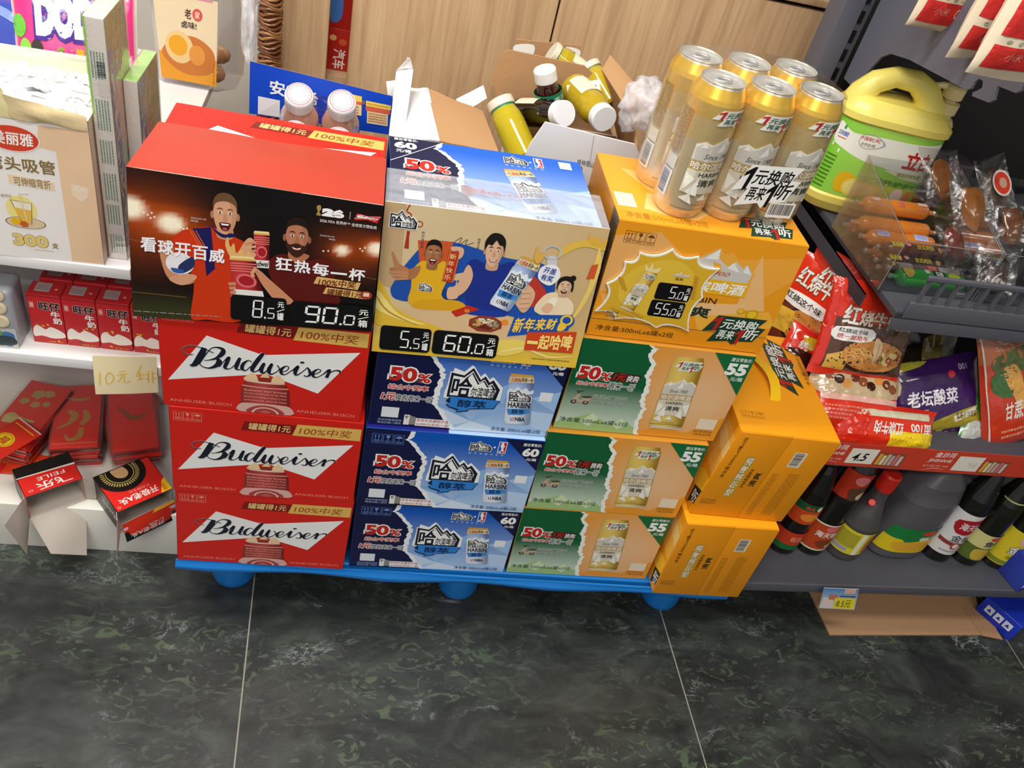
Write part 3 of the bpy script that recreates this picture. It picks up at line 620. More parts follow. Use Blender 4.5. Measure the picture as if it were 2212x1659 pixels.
def orange_end(cv, bar=True):
    c = H('#dd8d12'); cv.rect(0, 0, 1, 1, c, 0); cv.rect(.509, 0, .517, 1, H('#5e3a0a'), 1); cv.rect(.517, 0, .525, 1, H('#f0b04a'), 1)
    cv.text('净含量:500mLx6罐x2组', .06, .05, .10, .53, H('#3a2708'), 3, rot=90)
    cv.poly([(.20, .25), (.30, .25), (.30, .75), (.20, .75)], H('#c9982a'), 1); cv.text('哈尔滨啤酒', .215, .27, .285, .73, H('#ece6cf'), 3, .03, 0, H('#7d5a14'), .04, rot=90)
    cv.text('HARBIN', .318, .40, .355, .615, H('#2a1e0c'), 3, 0, rot=90); cv.text('清爽', .39, .43, .455, .60, H('#1e2a1c'), 3, .02, rot=90)
    icons(cv, .03, .80, .19, .86, H('#9a6a1c'), 1)
    cv.lines(.56, .42, .63, .95, 4, H('#a86f18'), 2, 5, 90); cv.lines(.72, .40, .84, .93, 6, H('#a86f18'), 2, 6, 90)
    if bar: cv.barcode(.635, .15, .76, .325, rot=90, seed=8, bg=H('#ded5c4'))
    cv.rect(.64, .38, .69, .45, H('#a86f18'), 2)
# ---------------------------------------------------------------- pallet
BL = H('#1273c4')
pal = thing('blue_plastic_pallet', 'bright blue plastic pallet with round feet under the beer carton stacks', 'pallet', (0, 0, 0))
mb = MB(); n_ = 40; rows = []
mb.box(-.002, .012, .122, 1.0, .52, .1495, BL, 'plastic', ch=.003)
for i in range(4): mb.box(-.002, .02+i*.155, .112, 1.0, .05+i*.155, .1225, BL, 'plastic')
mb.build('deck', pal)
mb = MB()
top = []; 
for j in range(6):
    z = .149-.020*j/5; top.append([(-.003+1.004*i/n_, .0035-.004*math.sin(i*.55)*j/5-.006*(j in (2, 3)), z-.003*math.sin(i*.47+1)*(j/5)) for i in range(n_+1)])
mb.sheet(top, .004, BL, 'plastic'); mb.build('rim', pal)
for fx in (.0775, .503, .927):
    for fy in (.088, .27, .45):
        mb = MB(); mb.lathe([(.033, 0), (.0375, .004), (.0395, .014), (.0405, .06), (.042, .1), (.046, .122)], BL, 'plastic', 28); mb.build('foot', pal, (fx, fy, 0))
# ---------------------------------------------------------------- beer cartons
ZP = .1500
RED = H('#cf1f14'); REDD = H('#b01a12'); KR = H('#8a6a48')
def carton(name, label, w, h, d, cols, faces, loc, rz, shear=0, group=None):
    mb = MB(); mb.box(0, 0, 0, w, d, h, None, 'coated_board', ch=.0016, cols=cols)
    for side, fn in faces.items():
        if side == 'front': fn(plane_cv(mb, (.0008, 0, h-.0008), (w-.0016, 0, 0), (0, 0, -(h-.0016))))
        if side == 'top': fn(plane_cv(mb, (.0008, d-.0008, h), (w-.0016, 0, 0), (0, -(d-.0016), 0)))
        if side == 'left': fn(plane_cv(mb, (0, d-.001, h-.0008), (0, -(d-.002), 0), (0, 0, -(h-.0016))))
        if side == 'right': fn(plane_cv(mb, (w, .001, h-.0008), (0, d-.002, 0), (0, 0, -(h-.0016))))
    return tag(mb.build(name, None, loc, rz, shear), label, 'beer carton', group)
def worn(cv):   # bare corrugated edge along the side corner
    cv.rect(.80, 0, 1, 1, H('#6b5138'), 0); r = random.Random(2)
    for k in range(46): cv.rect(.80+r.uniform(0, .05), k/46, 1-r.uniform(0, .05), (k+.5)/46, H('#3a2a1e'), 1)
Ar, Cr, Br, A_, B_ = .2735, .1809, .1801, .27, .189
Cb, Ab, Cg, Co, Bo = .1744, .2771, .1826, .2040, .1731
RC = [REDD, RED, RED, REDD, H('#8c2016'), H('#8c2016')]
nm = ('lowest', 'second lowest', 'third lowest')
red = {'front': red_front, 'left': worn, 'right': worn}
for k, (x, y, a, s) in enumerate(((0, 0, -.0014, .0233), (.0019, -.002, .0027, .0069), (-.0035, -.0008, .0025, 0))):
    carton('beer_carton', 'red carton with white bow tie, %s in the left stack' % nm[k], Ar, Cr-.0008, Br, RC, red, (x, y, ZP+k*Cr), a, s, 'red beer cartons of the left stack')
carton('beer_carton', 'red beer carton on top of the left stack, under the black football poster', Ar, Br, Cr, RC, {'top': lambda c: red_front(c, True), 'left': worn, 'right': worn}, (-.0141, .0104, ZP+3*Cr), -.0274, -.0019, 'red beer cartons of the left stack')
NVY = H('#10164a')
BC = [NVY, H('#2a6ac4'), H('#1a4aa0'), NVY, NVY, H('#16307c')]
blue = {'front': blue_front, 'left': worn, 'right': worn, 'top': lambda c: (c.rect(0, .8, .45, 1, H('#23288c'), 0), c.rect(.45, .8, 1, 1, H('#a9c8ec'), 0))}
for k, (x, y, a, s) in enumerate(((.2835, .0086, .021, -.018), (.2812, .0047, .018, -.0085), (.2820, .0122, .026, 0))):
    carton('beer_carton', 'blue carton with torn paper print, %s in the blue stack' % nm[k], Ab, Cb-.0008, B_, BC, blue, (x, y, ZP+k*Cb), a, s, 'blue beer cartons of the second stack')
carton('beer_carton', 'blue carton with printed face up behind the golden new year poster', Ab, B_, .1831, BC, {'top': lambda c: blue_front(c, True), 'left': worn, 'right': worn}, (.2740, .030, ZP+3*Cb), .0396, -.0013, 'blue beer cartons of the second stack')
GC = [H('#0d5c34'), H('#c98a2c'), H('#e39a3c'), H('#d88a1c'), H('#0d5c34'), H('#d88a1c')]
green = {'front': green_front, 'left': worn, 'right': worn}
for k, (x, y, a, s) in enumerate(((.5655, .0156, .0107, -.0354), (.5628, .0160, .0080, -.0376), (.5650, .0249, .0100, -.0008))):
    carton('beer_carton', 'green and orange carton with gold can picture, %s in its stack' % nm[k], A_, Cg-.0008, B_, GC, green, (x, y, ZP+k*Cg), a, s, 'green and orange beer cartons of the third stack')
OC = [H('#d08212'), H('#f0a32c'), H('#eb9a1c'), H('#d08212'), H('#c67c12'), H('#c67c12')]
Z4 = ZP+3*Cg
carton('beer_carton', 'large orange beer carton with the starburst price sign, under the pack of gold cans', A_, B_, .1831, OC, {'front': orange_big, 'top': orange_top, 'left': worn, 'right': worn}, (.5697, .0315, Z4), .0098, -.0333)
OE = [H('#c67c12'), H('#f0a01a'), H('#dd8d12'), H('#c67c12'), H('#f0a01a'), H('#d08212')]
def o_left(cv):
    for P, c in (([(1, .1), (.2, 0), (.0, .3), (1, .55)], '#f5b545'), ([(1, .35), (.3, .0), (.5, 0), (1, .2)], '#f8cf7c'), ([(1, .75), (.55, .5), (.5, .62), (1, .85)], '#f8d488')): cv.poly(P, H(c), 1)
    cv.smooth([(1, .6), (.88, .62), (.84, .72), (.92, .8), (1, .78)], H('#f6c02c'), 2, 4)
    cv.poly([(1, .74), (.90, .80), (.92, 1), (.97, .9), (1, .92)], H('#1c3b2c'), 3); cv.text('听', .93, .80, .995, .92, WHITE, 5, .02)
def o_top(cv):
    icons(cv, .05, .82, .30, .88, H('#b4761c'), 1); cv.poly([(.18, .02), (.27, .02), (.27, .52), (.18, .52)], H('#dba53a'), 1); cv.text('哈尔滨啤酒', .19, .03, .26, .5, H('#ece6cf'), 3, .03, 0, H('#7d5a14'), .04, rot=90)
    cv.text('HARBIN', .30, .12, .34, .34, H('#8a5c14'), 3, 0, rot=90); cv.text('清爽', .37, .10, .44, .32, H('#4a3a14'), 3, .02, rot=90)
    badge(cv.sub((.60, .62), (.60, .04), (.88, .62), (.88, .04), 1), H('#1c3b2c'), H('#eef0ea'), H('#b3261c')); cv.text('净含量:500mLx6罐x2组', .93, .02, .97, .5, H('#8a5c14'), 3, rot=90)
for k, (x, y, a, s, zz) in enumerate(((.8433, -.0109, .0068, -.0149, 0), (.8482, .0128, -.0234, .0756, .0005))):
    t = thing('beer_carton', ('lower orange carton showing its end flaps and barcode at the right end', 'upper orange carton with yellow carrying strap and end flaps facing front')[k], 'beer carton', (x, y, ZP+k*Co+zz), a, 'orange beer cartons turned end on')
    mb = MB(); mb.box(0, .0018, 0, Bo, A_, Co-.0008, None, 'coated_board', ch=.0016, cols=OE)
    o_left(plane_cv(mb, (0, A_-.001, Co-.002), (0, -(A_-.004), 0), (0, 0, -(Co-.004)))); o_top(plane_cv(mb, (.001, A_-.001, Co-.0008), (Bo-.002, 0, 0), (0, -(A_-.004), 0)))
    mb.build('body', t, shear=s)
    for q in (0, 1):
        mb = MB(); x0, x1 = (0.0005, Bo*.511) if q == 0 else (Bo*.515, Bo-.0005)
        mb.box(x0, -.0012, .0005, x1, .0022, Co-.0012, H('#dd8d12'), 'coated_board', ch=.0006)
        cv = plane_cv(mb, (0, -.0012, Co-.0012), (Bo, 0, 0), (0, 0, -(Co-.0018)))
        if q == 0:
            cv.text('净含量:500mLx6罐x2组', .06, .05, .10, .53, H('#3a2708'), 3, rot=90); cv.poly([(.20, .25), (.30, .25), (.30, .75), (.20, .75)], H('#c9982a'), 1)
            cv.text('哈尔滨啤酒', .215, .27, .285, .73, H('#ece6cf'), 3, .03, 0, H('#7d5a14'), .04, rot=90); cv.text('HARBIN', .318, .40, .355, .615, H('#2a1e0c'), 3, 0, rot=90); cv.text('清爽', .39, .43, .455, .60, H('#1e2a1c'), 3, .02, rot=90); icons(cv, .03, .80, .19, .86, H('#9a6a1c'), 1)
        else:
            cv.lines(.56, .42, .63, .95, 4, H('#a86f18'), 2, 5, 90); cv.lines(.72, .40, .84, .93, 6, H('#a86f18'), 2, 6, 90); cv.barcode(.635, .15, .76, .325, rot=90, seed=8, bg=H('#ded5c4'))
        mb.build('flap', t, shear=s)
    if k == 1:
        mb = MB(); pts = []
        for i in range(13):
            q = i/12; x_ = Bo*.48+.006*math.sin(q*5)+Co*s; y_ = .085+q*.12; z_ = Co-.001+.012*math.sin(math.pi*q)
            pts.append([(x_-.009, y_, z_), (x_+.009, y_, z_+.001)])
        mb.sheet(pts, .0008, H('#f2c21c'), 'plastic'); mb.build('carrying_strap', t)
# ---------------------------------------------------------------- posters on the beer stacks
SKIN = H('#c98f6c')
def face(cv, skin, hair, mouth='laugh', beard=None, cut='short', z=2):
    dk = mixc(skin, H('#3a1c10'), .45)
    cv.smooth([(.30, .72), (.70, .72), (.74, 1.05), (.26, 1.05)], mixc(skin, H('#3a1c10'), .25), z, 4)
    cv.ell(.09, .52, .06, .09, dk, z); cv.ell(.91, .52, .06, .09, dk, z)
    cv.smooth([(.14, .30), (.30, .12), (.70, .12), (.86, .30), (.86, .58), (.74, .84), (.5, .96), (.26, .84), (.14, .58)], skin, z+1, 5)
    cv.smooth([(.66, .2), (.86, .32), (.86, .58), (.74, .84), (.58, .92), (.72, .6)], mixc(skin, H('#4a2412'), .22), z+2, 4)
    if beard: cv.smooth([(.14, .55), (.24, .68), (.5, .63), (.76, .68), (.86, .55), (.82, .80), (.5, 1.0), (.18, .80)], beard, z+3, 4)
    if cut == 'short': cv.smooth([(.12, .42), (.14, .16), (.34, .0), (.66, .0), (.86, .16), (.88, .42), (.80, .24), (.5, .17), (.20, .24)], hair, z+4, 4)
    elif cut == 'fringe': cv.smooth([(.08, .46), (.06, .18), (.30, -.06), (.68, -.06), (.92, .14), (.92, .48), (.84, .30), (.66, .26), (.52, .14), (.36, .30), (.20, .28)], hair, z+4, 4)
    else: cv.smooth([(.08, .70), (.06, .2), (.30, -.04), (.70, -.06), (.94, .18), (1.0, .62), (.9, .7), (.84, .32), (.5, .16), (.2, .3)], hair, z+4, 4); cv.ell(.86, .0, .17, .15, hair, z+3)
    for x in (.34, .66):
        cv.smooth([(x-.11, .37), (x, .33), (x+.11, .37), (x, .36)], hair, z+5, 3)
        cv.ell(x, .445, .07, .028, H('#efe6dd'), z+5, 12); cv.ell(x, .445, .028, .028, INK, z+6, 10)
    cv.smooth([(.47, .46), (.53, .46), (.58, .60), (.5, .635), (.43, .61)], mixc(skin, H('#5a2c18'), .25), z+4, 4)
    if mouth == 'laugh':
        cv.smooth([(.32, .69), (.5, .67), (.68, .69), (.62, .83), (.5, .87), (.38, .83)], H('#4a1512'), z+5, 4); cv.poly([(.36, .695), (.64, .695), (.60, .735), (.40, .735)], WHITE, z+6); cv.ell(.5, .82, .08, .035, H('#b0504a'), z+6, 10)
    else: cv.smooth([(.33, .72), (.5, .755), (.67, .72), (.6, .80), (.4, .80)], H('#8a3a30'), z+5, 4); cv.smooth([(.37, .735), (.5, .765), (.63, .735), (.58, .78), (.42, .78)], WHITE, z+6, 4)
SEGS = {'0': 'abcdef', '1': 'bc', '5': 'afgcd', '6': 'afgedc', '8': 'abcdefg', '9': 'abcdfg'}
def seg7(cv, a, b, c, d, ch, z=4, col=WHITE):
    s = cv.sub((a+(c-a)*.06, b), (c+(c-a)*.06, b), (a-(c-a)*.04, d), (c-(c-a)*.04, d)); t = .16; k = t*s.w/s.h; g = .02
    G = {'a': [(g+t*.4, 0), (1-g-t*.4, 0), (1-t-g, k), (t+g, k)], 'd': [(t+g, 1-k), (1-t-g, 1-k), (1-g-t*.4, 1), (g+t*.4, 1)],
         'g': [(t*.6, .5), (t*1.1, .5-k/2), (1-t*1.1, .5-k/2), (1-t*.6, .5), (1-t*1.1, .5+k/2), (t*1.1, .5+k/2)],
         'f': [(0, k*.6), (t, k+.02), (t, .5-k*.6), (0, .5-.02)], 'e': [(0, .52), (t, .5+k*.6), (t, 1-k-.02), (0, 1-k*.6)],
         'b': [(1, k*.6), (1, .48), (1-t, .5-k*.6), (1-t, k+.02)], 'c': [(1, .52), (1, 1-k*.6), (1-t, 1-k-.02), (1-t, .5+k*.6)]}
    for q in SEGS[ch]: s.poly(G[q], col, z)
def price(cv, big, small, unit, z=2, stack=True):
    r = .07; R_ = []
    for cx, cy, a0 in ((1-r, r*2.4, -90), (1-r, 1-r*2.4, 0), (r, 1-r*2.4, 90), (r, r*2.4, 180)):
        for k in range(5): a = math.radians(a0+k*22.5); R_.append((cx+r*math.cos(a), cy+r*2.4*math.sin(a)))
    cv.poly(R_, H('#0b0b0d'), z); n = len(big); w = .22; x1 = .60; x0 = x1-n*w
    for k, ch in enumerate(big): seg7(cv, x0+k*w+.01, .15, x0+(k+1)*w-.025, .86, ch, z+2)
    cv.ell(x1+.02, .84, .018, .045, WHITE, z+2, 10); seg7(cv, x1+.055, .42, x1+.19, .86, small, z+2)
    cv.text('元', .84, .16, .95, .38, WHITE, z+2, .03); cv.line([(.83, .56), (.96, .44)], cv.h*.03, WHITE, z+2); cv.text(unit, .84, .60, .95, .90, WHITE, z+2, .03)
pt = thing('price_poster', 'black football beer poster with red top flap draped over the left stack', 'poster', (0, 0, 0))
TL, TR, BL_, BR_ = Vector((-.0255, .0035, .8772)), Vector((.2642, -.0015, .8772)), Vector((-.0310, -.0062, .6700)), Vector((.2690, -.0095, .6910))
mb = MB(); panel(mb, (-.0165, .124, .8762), (.2642, .118, .8762), TL, TR, .0012, H('#b23c2c'), 'coated_board', H('#b9b3aa'), 12, 10, .003, .002, 4)
mb.build('top_flap', pt)
mb = MB(); cv = panel(mb, TL, TR, BL_, BR_, .0012, H('#100c0d'), 'coated_board', H('#b9b3aa'), 10, 10)
GL = [(.0, .24, .055, 1.3), (.165, .318, .036, 1.15), (.845, .365, .034, 1.1), (.995, .32, .05, 1.2), (.08, .29, .17, .34), (.165, .32, .10, .3), (.9, .37, .13, .3), (.26, .36, .10, .16), (.05, .42, .2, .12)]
def stadium(u, v):
    g = sum(k*math.exp(-(((u-x)/s)**2+((v-y)/s*.8)**2)) for x, y, s, k in GL); b = H('#0e0a0b')
    c = mixc(b, H('#c2500e'), min(1, g*1.25)); c = mixc(c, H('#fff3d6'), max(0, min(1, (g-.62)*2.2)))
    if v > .78 and u < .25: c = mixc(c, H('#3a3a1c'), min(.8, (v-.78)*5))
    if v < .2: c = mixc(c, b, .3)
    return c
cv.grid(0, 0, 1, 1, 56, 38, stadium, 0)
for x, y in ((.075, .28), (.09, .265), (.1, .29), (.085, .30), (.06, .27), (.2, .335), (.212, .345), (.225, .34), (.77, .385), (.79, .38), (.92, .335), (.94, .325), (.93, .35)): cv.ell(x, y, .004, .006, H('#fff6e0'), 1, 8)
for y, a, b_ in ((.455, .0, .04), (.55, .955, 1), (.82, 0, .22)): cv.line([(a, y), (b_, y+.01)], .0006, H('#a06a3a'), 1)
# right hand player
cv.smooth([(.545, .52), (.60, .44), (.70, .47), (.80, .44), (.83, .62), (.84, .80), (.60, .80), (.56, .62)], H('#5a1510'), 2, 4); cv.smooth([(.63, .42), (.665, .50), (.715, .43)], H('#b3704e'), 3, 4)
face(cv.subr(.600, .17, .722, .455), H('#b9785a'), H('#24140e'), 'smile', H('#3a2016'), 'short', 3)
# left hand player
SH = H('#c9350f'); NVb = H('#1c1a55')
cv.smooth([(.165, .43), (.20, .365), (.235, .34), (.32, .31), (.40, .35), (.47, .42), (.49, .60), (.45, .80), (.44, .985), (.30, .99), (.237, .985), (.25, .72), (.21, .56), (.165, .53)], SH, 2, 4)
cv.poly([(.245, .335), (.318, .31), (.335, .60), (.30, .66), (.29, .45)], NVb, 3); cv.smooth([(.32, .305), (.36, .37), (.415, .355), (.40, .335), (.36, .345)], NVb, 4, 4)
for k in range(3): cv.line([(.235+k*.012, .345), (.275+k*.012, .46)], .001, H('#dd6a3c'), 4)
face(cv.subr(.312, .075, .435, .36), H('#d9a07c'), H('#6b4a30'), 'laugh', None, 'short', 4)
cv.smooth([(.115, .47), (.165, .44), (.175, .55), (.21, .66), (.25, .66), (.245, .72), (.18, .735), (.135, .66)], H('#c98a66'), 5, 4)
cv.ell(.195, .585, .056, .078, H('#e9e6ea'), 6); cv.smooth([(.19, .60), (.245, .53), (.25, .60), (.20, .655)], H('#26305e'), 7, 4); cv.smooth([(.16, .62), (.21, .63), (.20, .655), (.17, .65)], H('#2d5aa0'), 7, 4)
cv.smooth([(.15, .70), (.21, .655), (.26, .66), (.25, .70), (.20, .74)], H('#d39a78'), 8, 4)
def bud_can(s, z, lab=False):
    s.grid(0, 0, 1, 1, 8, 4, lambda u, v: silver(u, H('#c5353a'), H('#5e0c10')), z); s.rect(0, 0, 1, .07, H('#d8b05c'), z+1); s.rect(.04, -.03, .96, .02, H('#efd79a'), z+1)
    for v in (.13, .19, .25, .31): s.rect(0, v, 1, v+.025, H('#dd7c74'), z+1)
    s.ell(.5, .55, .36, .17, H('#dd6b70'), z+1); s.ell(.5, .55, .27, .12, H('#a31c22'), z+2)
    s.rect(0, .78, 1, 1, H('#e6e2de'), z+1)
    if lab: s.text('udwei', .02, .80, .98, .96, INK, z+3, .02, .3)
bud_can(cv.sub((.487, .305), (.55, .30), (.495, .56), (.553, .555)), 5, True)
cv.smooth([(.43, .48), (.445, .40), (.47, .35), (.49, .37), (.478, .42), (.50, .47), (.47, .50)], H('#d9a07c'), 6, 4)
for k in range(4): cv.line([(.452+k*.011, .40+k*.022), (.498, .375+k*.03)], .0034, H('#dba480' if k % 2 else '#c98d68'), 7)
bud_can(cv.sub((.392, .50), (.496, .492), (.415, .80), (.54, .80)), 9)
cv.smooth([(.375, .42), (.385, .36), (.395, .43), (.41, .40), (.42, .47), (.44, .43), (.455, .48), (.47, .44), (.485, .50), (.44, .515), (.40, .51)], H('#e0b06a'), 8, 3)
cv.smooth([(.49, .56), (.52, .58), (.56, .64), (.63, .74), (.66, .80), (.60, .82), (.545, .72), (.52, .66)], H('#c98a66'), 12, 4)
for k in range(4): cv.line([(.39+k*.004, .70+k*.032), (.42, .69+k*.03)], .005, H('#c98a66'), 12)
cv.line([(.50, .56), (.485, .60), (.49, .63)], .0045, H('#d69a76'), 13)
for k, ch in enumerate('看球开百威'): cv.text(ch, .045+k*.067, .425+k*.007, .104+k*.067, .52+k*.007, H('#f1f0f4'), 14, .035)
for k, ch in enumerate('狂热每一杯'): cv.text(ch, .580+k*.076, .465+k*.006+(.05 if ch == '一' else 0), .645+k*.076, .555+k*.006-(.03 if ch == '一' else 0), H('#f1f0f4'), 14, .035)
cv.text('百威全球大使', .240, .257, .300, .268, H('#d8d2cc'), 6); cv.text('啤酒', .240, .275, .268, .288, H('#d8d2cc'), 6); cv.text('百威全球大使', .752, .265, .812, .276, H('#d8d2cc'), 6); cv.text('啤酒', .79, .284, .815, .297, H('#d8d2cc'), 6)
cv.text('26', .755, .072, .845, .132, H('#f6f4f0'), 6, .11); cv.smooth([(.735, .065), (.748, .062), (.750, .09), (.744, .105), (.752, .13), (.732, .13), (.738, .105), (.733, .085)], H('#a8894a'), 6, 4); cv.text('FIFA', .81, .108, .832, .117, H('#222'), 8)
cv.line([(.868, .075), (.868, .128)], .0006, H('#ccc'), 6); cv.text('2026 FIFA 世界杯™ 全球官方赞助商', .748, .152, .98, .176, H('#eceae6'), 6, .01)
b2 = cv.subr(.882, .068, .998, .135); b2.poly([(.12, .15), (.5, .3), (.96, .12), (.85, .95), (.5, .75), (.04, .92)], H('#c9201c'), 6); b2.line([(p[0], p[1]) for p in BOW+BOW[:1]], .0004, WHITE, 7)
for s_ in SCRIPT: b2.line(s_, 6e-5, WHITE, 8, 4)
cv.poly([(.752, .578), (.935, .595), (.925, .655), (.738, .635)], H('#d9ae6a'), 12); cv.text('100%中奖', .758, .588, .918, .645, H('#6a2c10'), 14, .02, .15)
cv.poly([(.792, .655), (.968, .668), (.962, .725), (.78, .708)], H('#d9ae6a'), 12); cv.text('罐罐得1元', .797, .664, .945, .716, H('#6a2c10'), 14, .02, .15); cv.ell(.962, .69, .026, .034, H('#9a3a24'), 14); cv.rect(.95, .67, .975, .70, H('#e9c9b0'), 15)
price(cv.subr(.400, .772, .632, .968), '8', '5', '罐', 16); price(cv.subr(.650, .782, .995, .978), '90', '0', '箱', 16)
cv.lines(.005, .955, .36, .965, 1, H('#a8a29a'), 4, 2)
mb.build('printed_panel', pt)
# golden poster with clear flap
pt = thing('price_poster', 'golden new year beer poster with clear top flap draped over the blue stack', 'poster', (0, 0, 0))
TL, TR, BL_, BR_ = Vector((.2660, .0225, .8695)), Vector((.5560, .0340, .8695)), Vector((.2730, .0080, .6430)), Vector((.5650, .0140, .6480))
mb = MB(); panel(mb, (.2660, .113, .8668), (.5575, .1247, .8668), TL, TR, .0006, H('#fff'), 'haze_film', None, 10, 8, .002)
s = plane_cv(mb, Vector((.362, .101, .8682)), (.098, .004, 0), (.001, -.04, 0)); s.line(BOW+BOW[:1], .0008, H('#b3201c'), 1)
for s_ in SCRIPT: s.line([(p[0], p[1], max(p[2], 10)) for p in s_], 9e-5, H('#b3201c'), 2, 4)
s.smooth([(-.05, .35), (.06, .2), (.16, .3), (.15, .6), (.02, .7)], H('#8e2a38'), 0)
mb.build('clear_flap', pt)
mb = MB(); cv = panel(mb, TL, TR, BL_, BR_, .0014, H('#d9c39a'), 'coated_board', H('#e8e4da'), 10, 10)
cv.grid(0, 0, 1, 1, 10, 12, lambda u, v: mixc(mixc(H('#d6c19a'), H('#c7a878'), u), H('#e3bd3c'), max(0, min(1, (v-.62)*3))), 0)
cv.poly([(0, 0), (.09, 0), (.10, .55), (0, .52)], H('#c2a47a'), 1)
# sofa, table
cv.smooth([(.08, .47), (.12, .36), (.20, .22), (.33, .20), (.56, .26), (.72, .27), (.80, .36), (.80, .62), (.66, .66), (.40, .60), (.12, .62), (.06, .56)], H('#1f4fa6'), 2, 4); cv.smooth([(.16, .55), (.40, .50), (.60, .58), (.55, .66), (.2, .66)], H('#173c84'), 3, 4)
cv.poly([(.155, .21), (.31, .195), (.30, .36), (.175, .36)], H('#c8562a'), 3); cv.smooth([(.68, .35), (.78, .48), (.74, .56), (.66, .58), (.62, .5)], H('#b8372c'), 4, 4)
cv.smooth([(.05, .78), (.10, .68), (.25, .64), (.45, .63), (.62, .66), (.72, .76), (.70, .90), (.40, .93), (.1, .92)], H('#d9b88a'), 4, 4)
# yellow shirt man
cv.smooth([(.15, .40), (.19, .335), (.24, .36), (.285, .325), (.31, .42), (.29, .55), (.34, .60), (.38, .625), (.16, .64), (.15, .52)], H('#e0ac22'), 5, 4); cv.smooth([(.20, .60), (.37, .58), (.40, .64), (.18, .66)], H('#d8a01c'), 6, 4)
ha_logo(cv.subr(.185, .475, .245, .535, 6)); cv.smooth([(.165, .45), (.11, .47), (.05, .42), (.06, .40), (.13, .40), (.18, .37)], H('#a9714a'), 6, 4)
cv.smooth([(.048, .30), (.06, .31), (.085, .37), (.13, .40), (.12, .45), (.08, .44), (.06, .36)], H('#b67c54'), 7, 4)
for k in range(3): cv.line([(.13, .425+k*.018), (.055+k*.01, .43+k*.022), (.05+k*.014, .44+k*.022)], .0042, H('#c08860'), 8)
face(cv.subr(.185, .195, .275, .375), H('#a9714a'), H('#191310'), 'laugh', None, 'short', 7)
# blue shirt man
cv.smooth([(.38, .36), (.41, .29), (.47, .31), (.53, .31), (.59, .28), (.62, .36), (.60, .56), (.56, .62), (.42, .60), (.40, .48)], H('#1d2f86'), 6, 4); cv.smooth([(.39, .56), (.58, .54), (.60, .66), (.40, .66)], H('#1d3a9a'), 5, 4)
cv.smooth([(.39, .33), (.36, .45), (.33, .53), (.355, .555), (.40, .50), (.42, .40)], H('#d9ac8a'), 7, 4); cv.smooth([(.315, .50), (.345, .48), (.35, .44), (.36, .50), (.365, .56), (.32, .57)], H('#dcb08e'), 8, 4)
cv.smooth([(.60, .30), (.64, .38), (.72, .47), (.70, .60), (.66, .60), (.58, .42)], H('#d9ac8a'), 7, 4)
for k in range(4): cv.line([(.70, .46+k*.035), (.655, .47+k*.036)], .0052, H('#dcb08e'), 16)
face(cv.subr(.445, .125, .55, .335), H('#dcb08e'), H('#181412'), 'smile', None, 'fringe', 8)
# scroll, hand
cv.poly([(.30, .245), (.348, .255), (.335, .462), (.282, .455)], H('#b3321c'), 8); cv.line([(.304, .25), (.344, .258), (.332, .455), (.286, .449), (.304, .25)], .0006, H('#e0b060'), 9)
for k, ch in enumerate('新年快乐'): cv.text(ch, .304-k*.004, .27+k*.046, .332-k*.004, .305+k*.046, H('#f0cf8a'), 10, .01)
cv.smooth([(.305, .225), (.355, .225), (.362, .27), (.345, .30), (.34, .25), (.31, .25)], H('#d9ac8a'), 9, 4)
# woman
cv.smooth([(.735, .60), (.755, .50), (.80, .455), (.86, .47), (.91, .52), (.915, .60), (.85, .64)], H('#e9d3b0'), 6, 4); face(cv.subr(.810, .345, .895, .475), H('#e0b795'), H('#1c1512'), 'laugh', None, 'bun', 7); cv.smooth([(.78, .56), (.80, .50), (.83, .50), (.82, .57)], H('#efe6d6'), 9, 4); cv.smooth([(.765, .58), (.79, .53), (.82, .55), (.80, .60)], H('#dcb08e'), 10, 4)
# can, ring pull, liquid
can_blue(cv.sub((.622, .225), (.725, .275), (.512, .575), (.615, .625), 9)); cv.smooth([(.68, .23), (.69, .15), (.70, .21), (.725, .19), (.72, .24), (.70, .27)], H('#d9a94a'), 20, 3)
cv.ring(.76, .19, .045, .048, .22, H('#b9b9be'), 12); cv.smooth([(.745, .22), (.785, .22), (.79, .30), (.755, .31)], H('#c9c9ce'), 11, 4)
cv.smooth([(.725, .29), (.79, .27), (.82, .34), (.78, .41), (.72, .37)], H('#e9e9ec'), 12, 4); cv.textq('开盖', (.742, .285), (.80, .295), (.735, .325), H('#1d3f96'), 14, .03); cv.textq('有奖', (.735, .335), (.793, .345), (.728, .375), H('#1d3f96'), 14, .03)
cv.smooth([(.79, .17), (.88, .09), (.99, .10), (1.0, .14), (.90, .13), (.83, .18), (.80, .22)], H('#dcb54a'), 7, 4); cv.smooth([(.97, .12), (1.0, .25), (.985, .42), (.95, .58), (.92, .63), (.96, .42), (.965, .25)], H('#e3c568'), 8, 4)
cv.smooth([(.91, .035), (.925, .075), (.955, .055), (.97, .09), (1, .06), (1, .12), (.92, .10)], H('#d6ab3c'), 8, 3); cv.poly([(.955, .245), (.985, .23), (.982, .335), (.945, .34)], H('#c8562a'), 9)
cv.smooth([(0, .50), (.04, .56), (.08, .66), (.18, .73), (.30, .78), (.36, .83), (.25, .83), (.10, .80), (0, .78)], H('#e0b93a'), 6, 4); cv.smooth([(0, .56), (.05, .63), (.12, .72), (.24, .77), (.12, .75), (0, .68)], H('#f1dd86'), 7, 4); cv.line([(.0, .60, 1), (.06, .70, 1.5), (.2, .78, .6)], .0016, H('#b98f1c'), 8, 4)
cv.smooth([(.55, .86), (.68, .82), (.75, .86), (.70, .92), (.6, .95)], H('#e9cf60'), 6, 4); cv.line([(.6, .93, .5), (.72, .88, 1.5), (.85, .93, 1), (.97, .91, .5)], .0022, H('#f3e39a'), 7, 5)
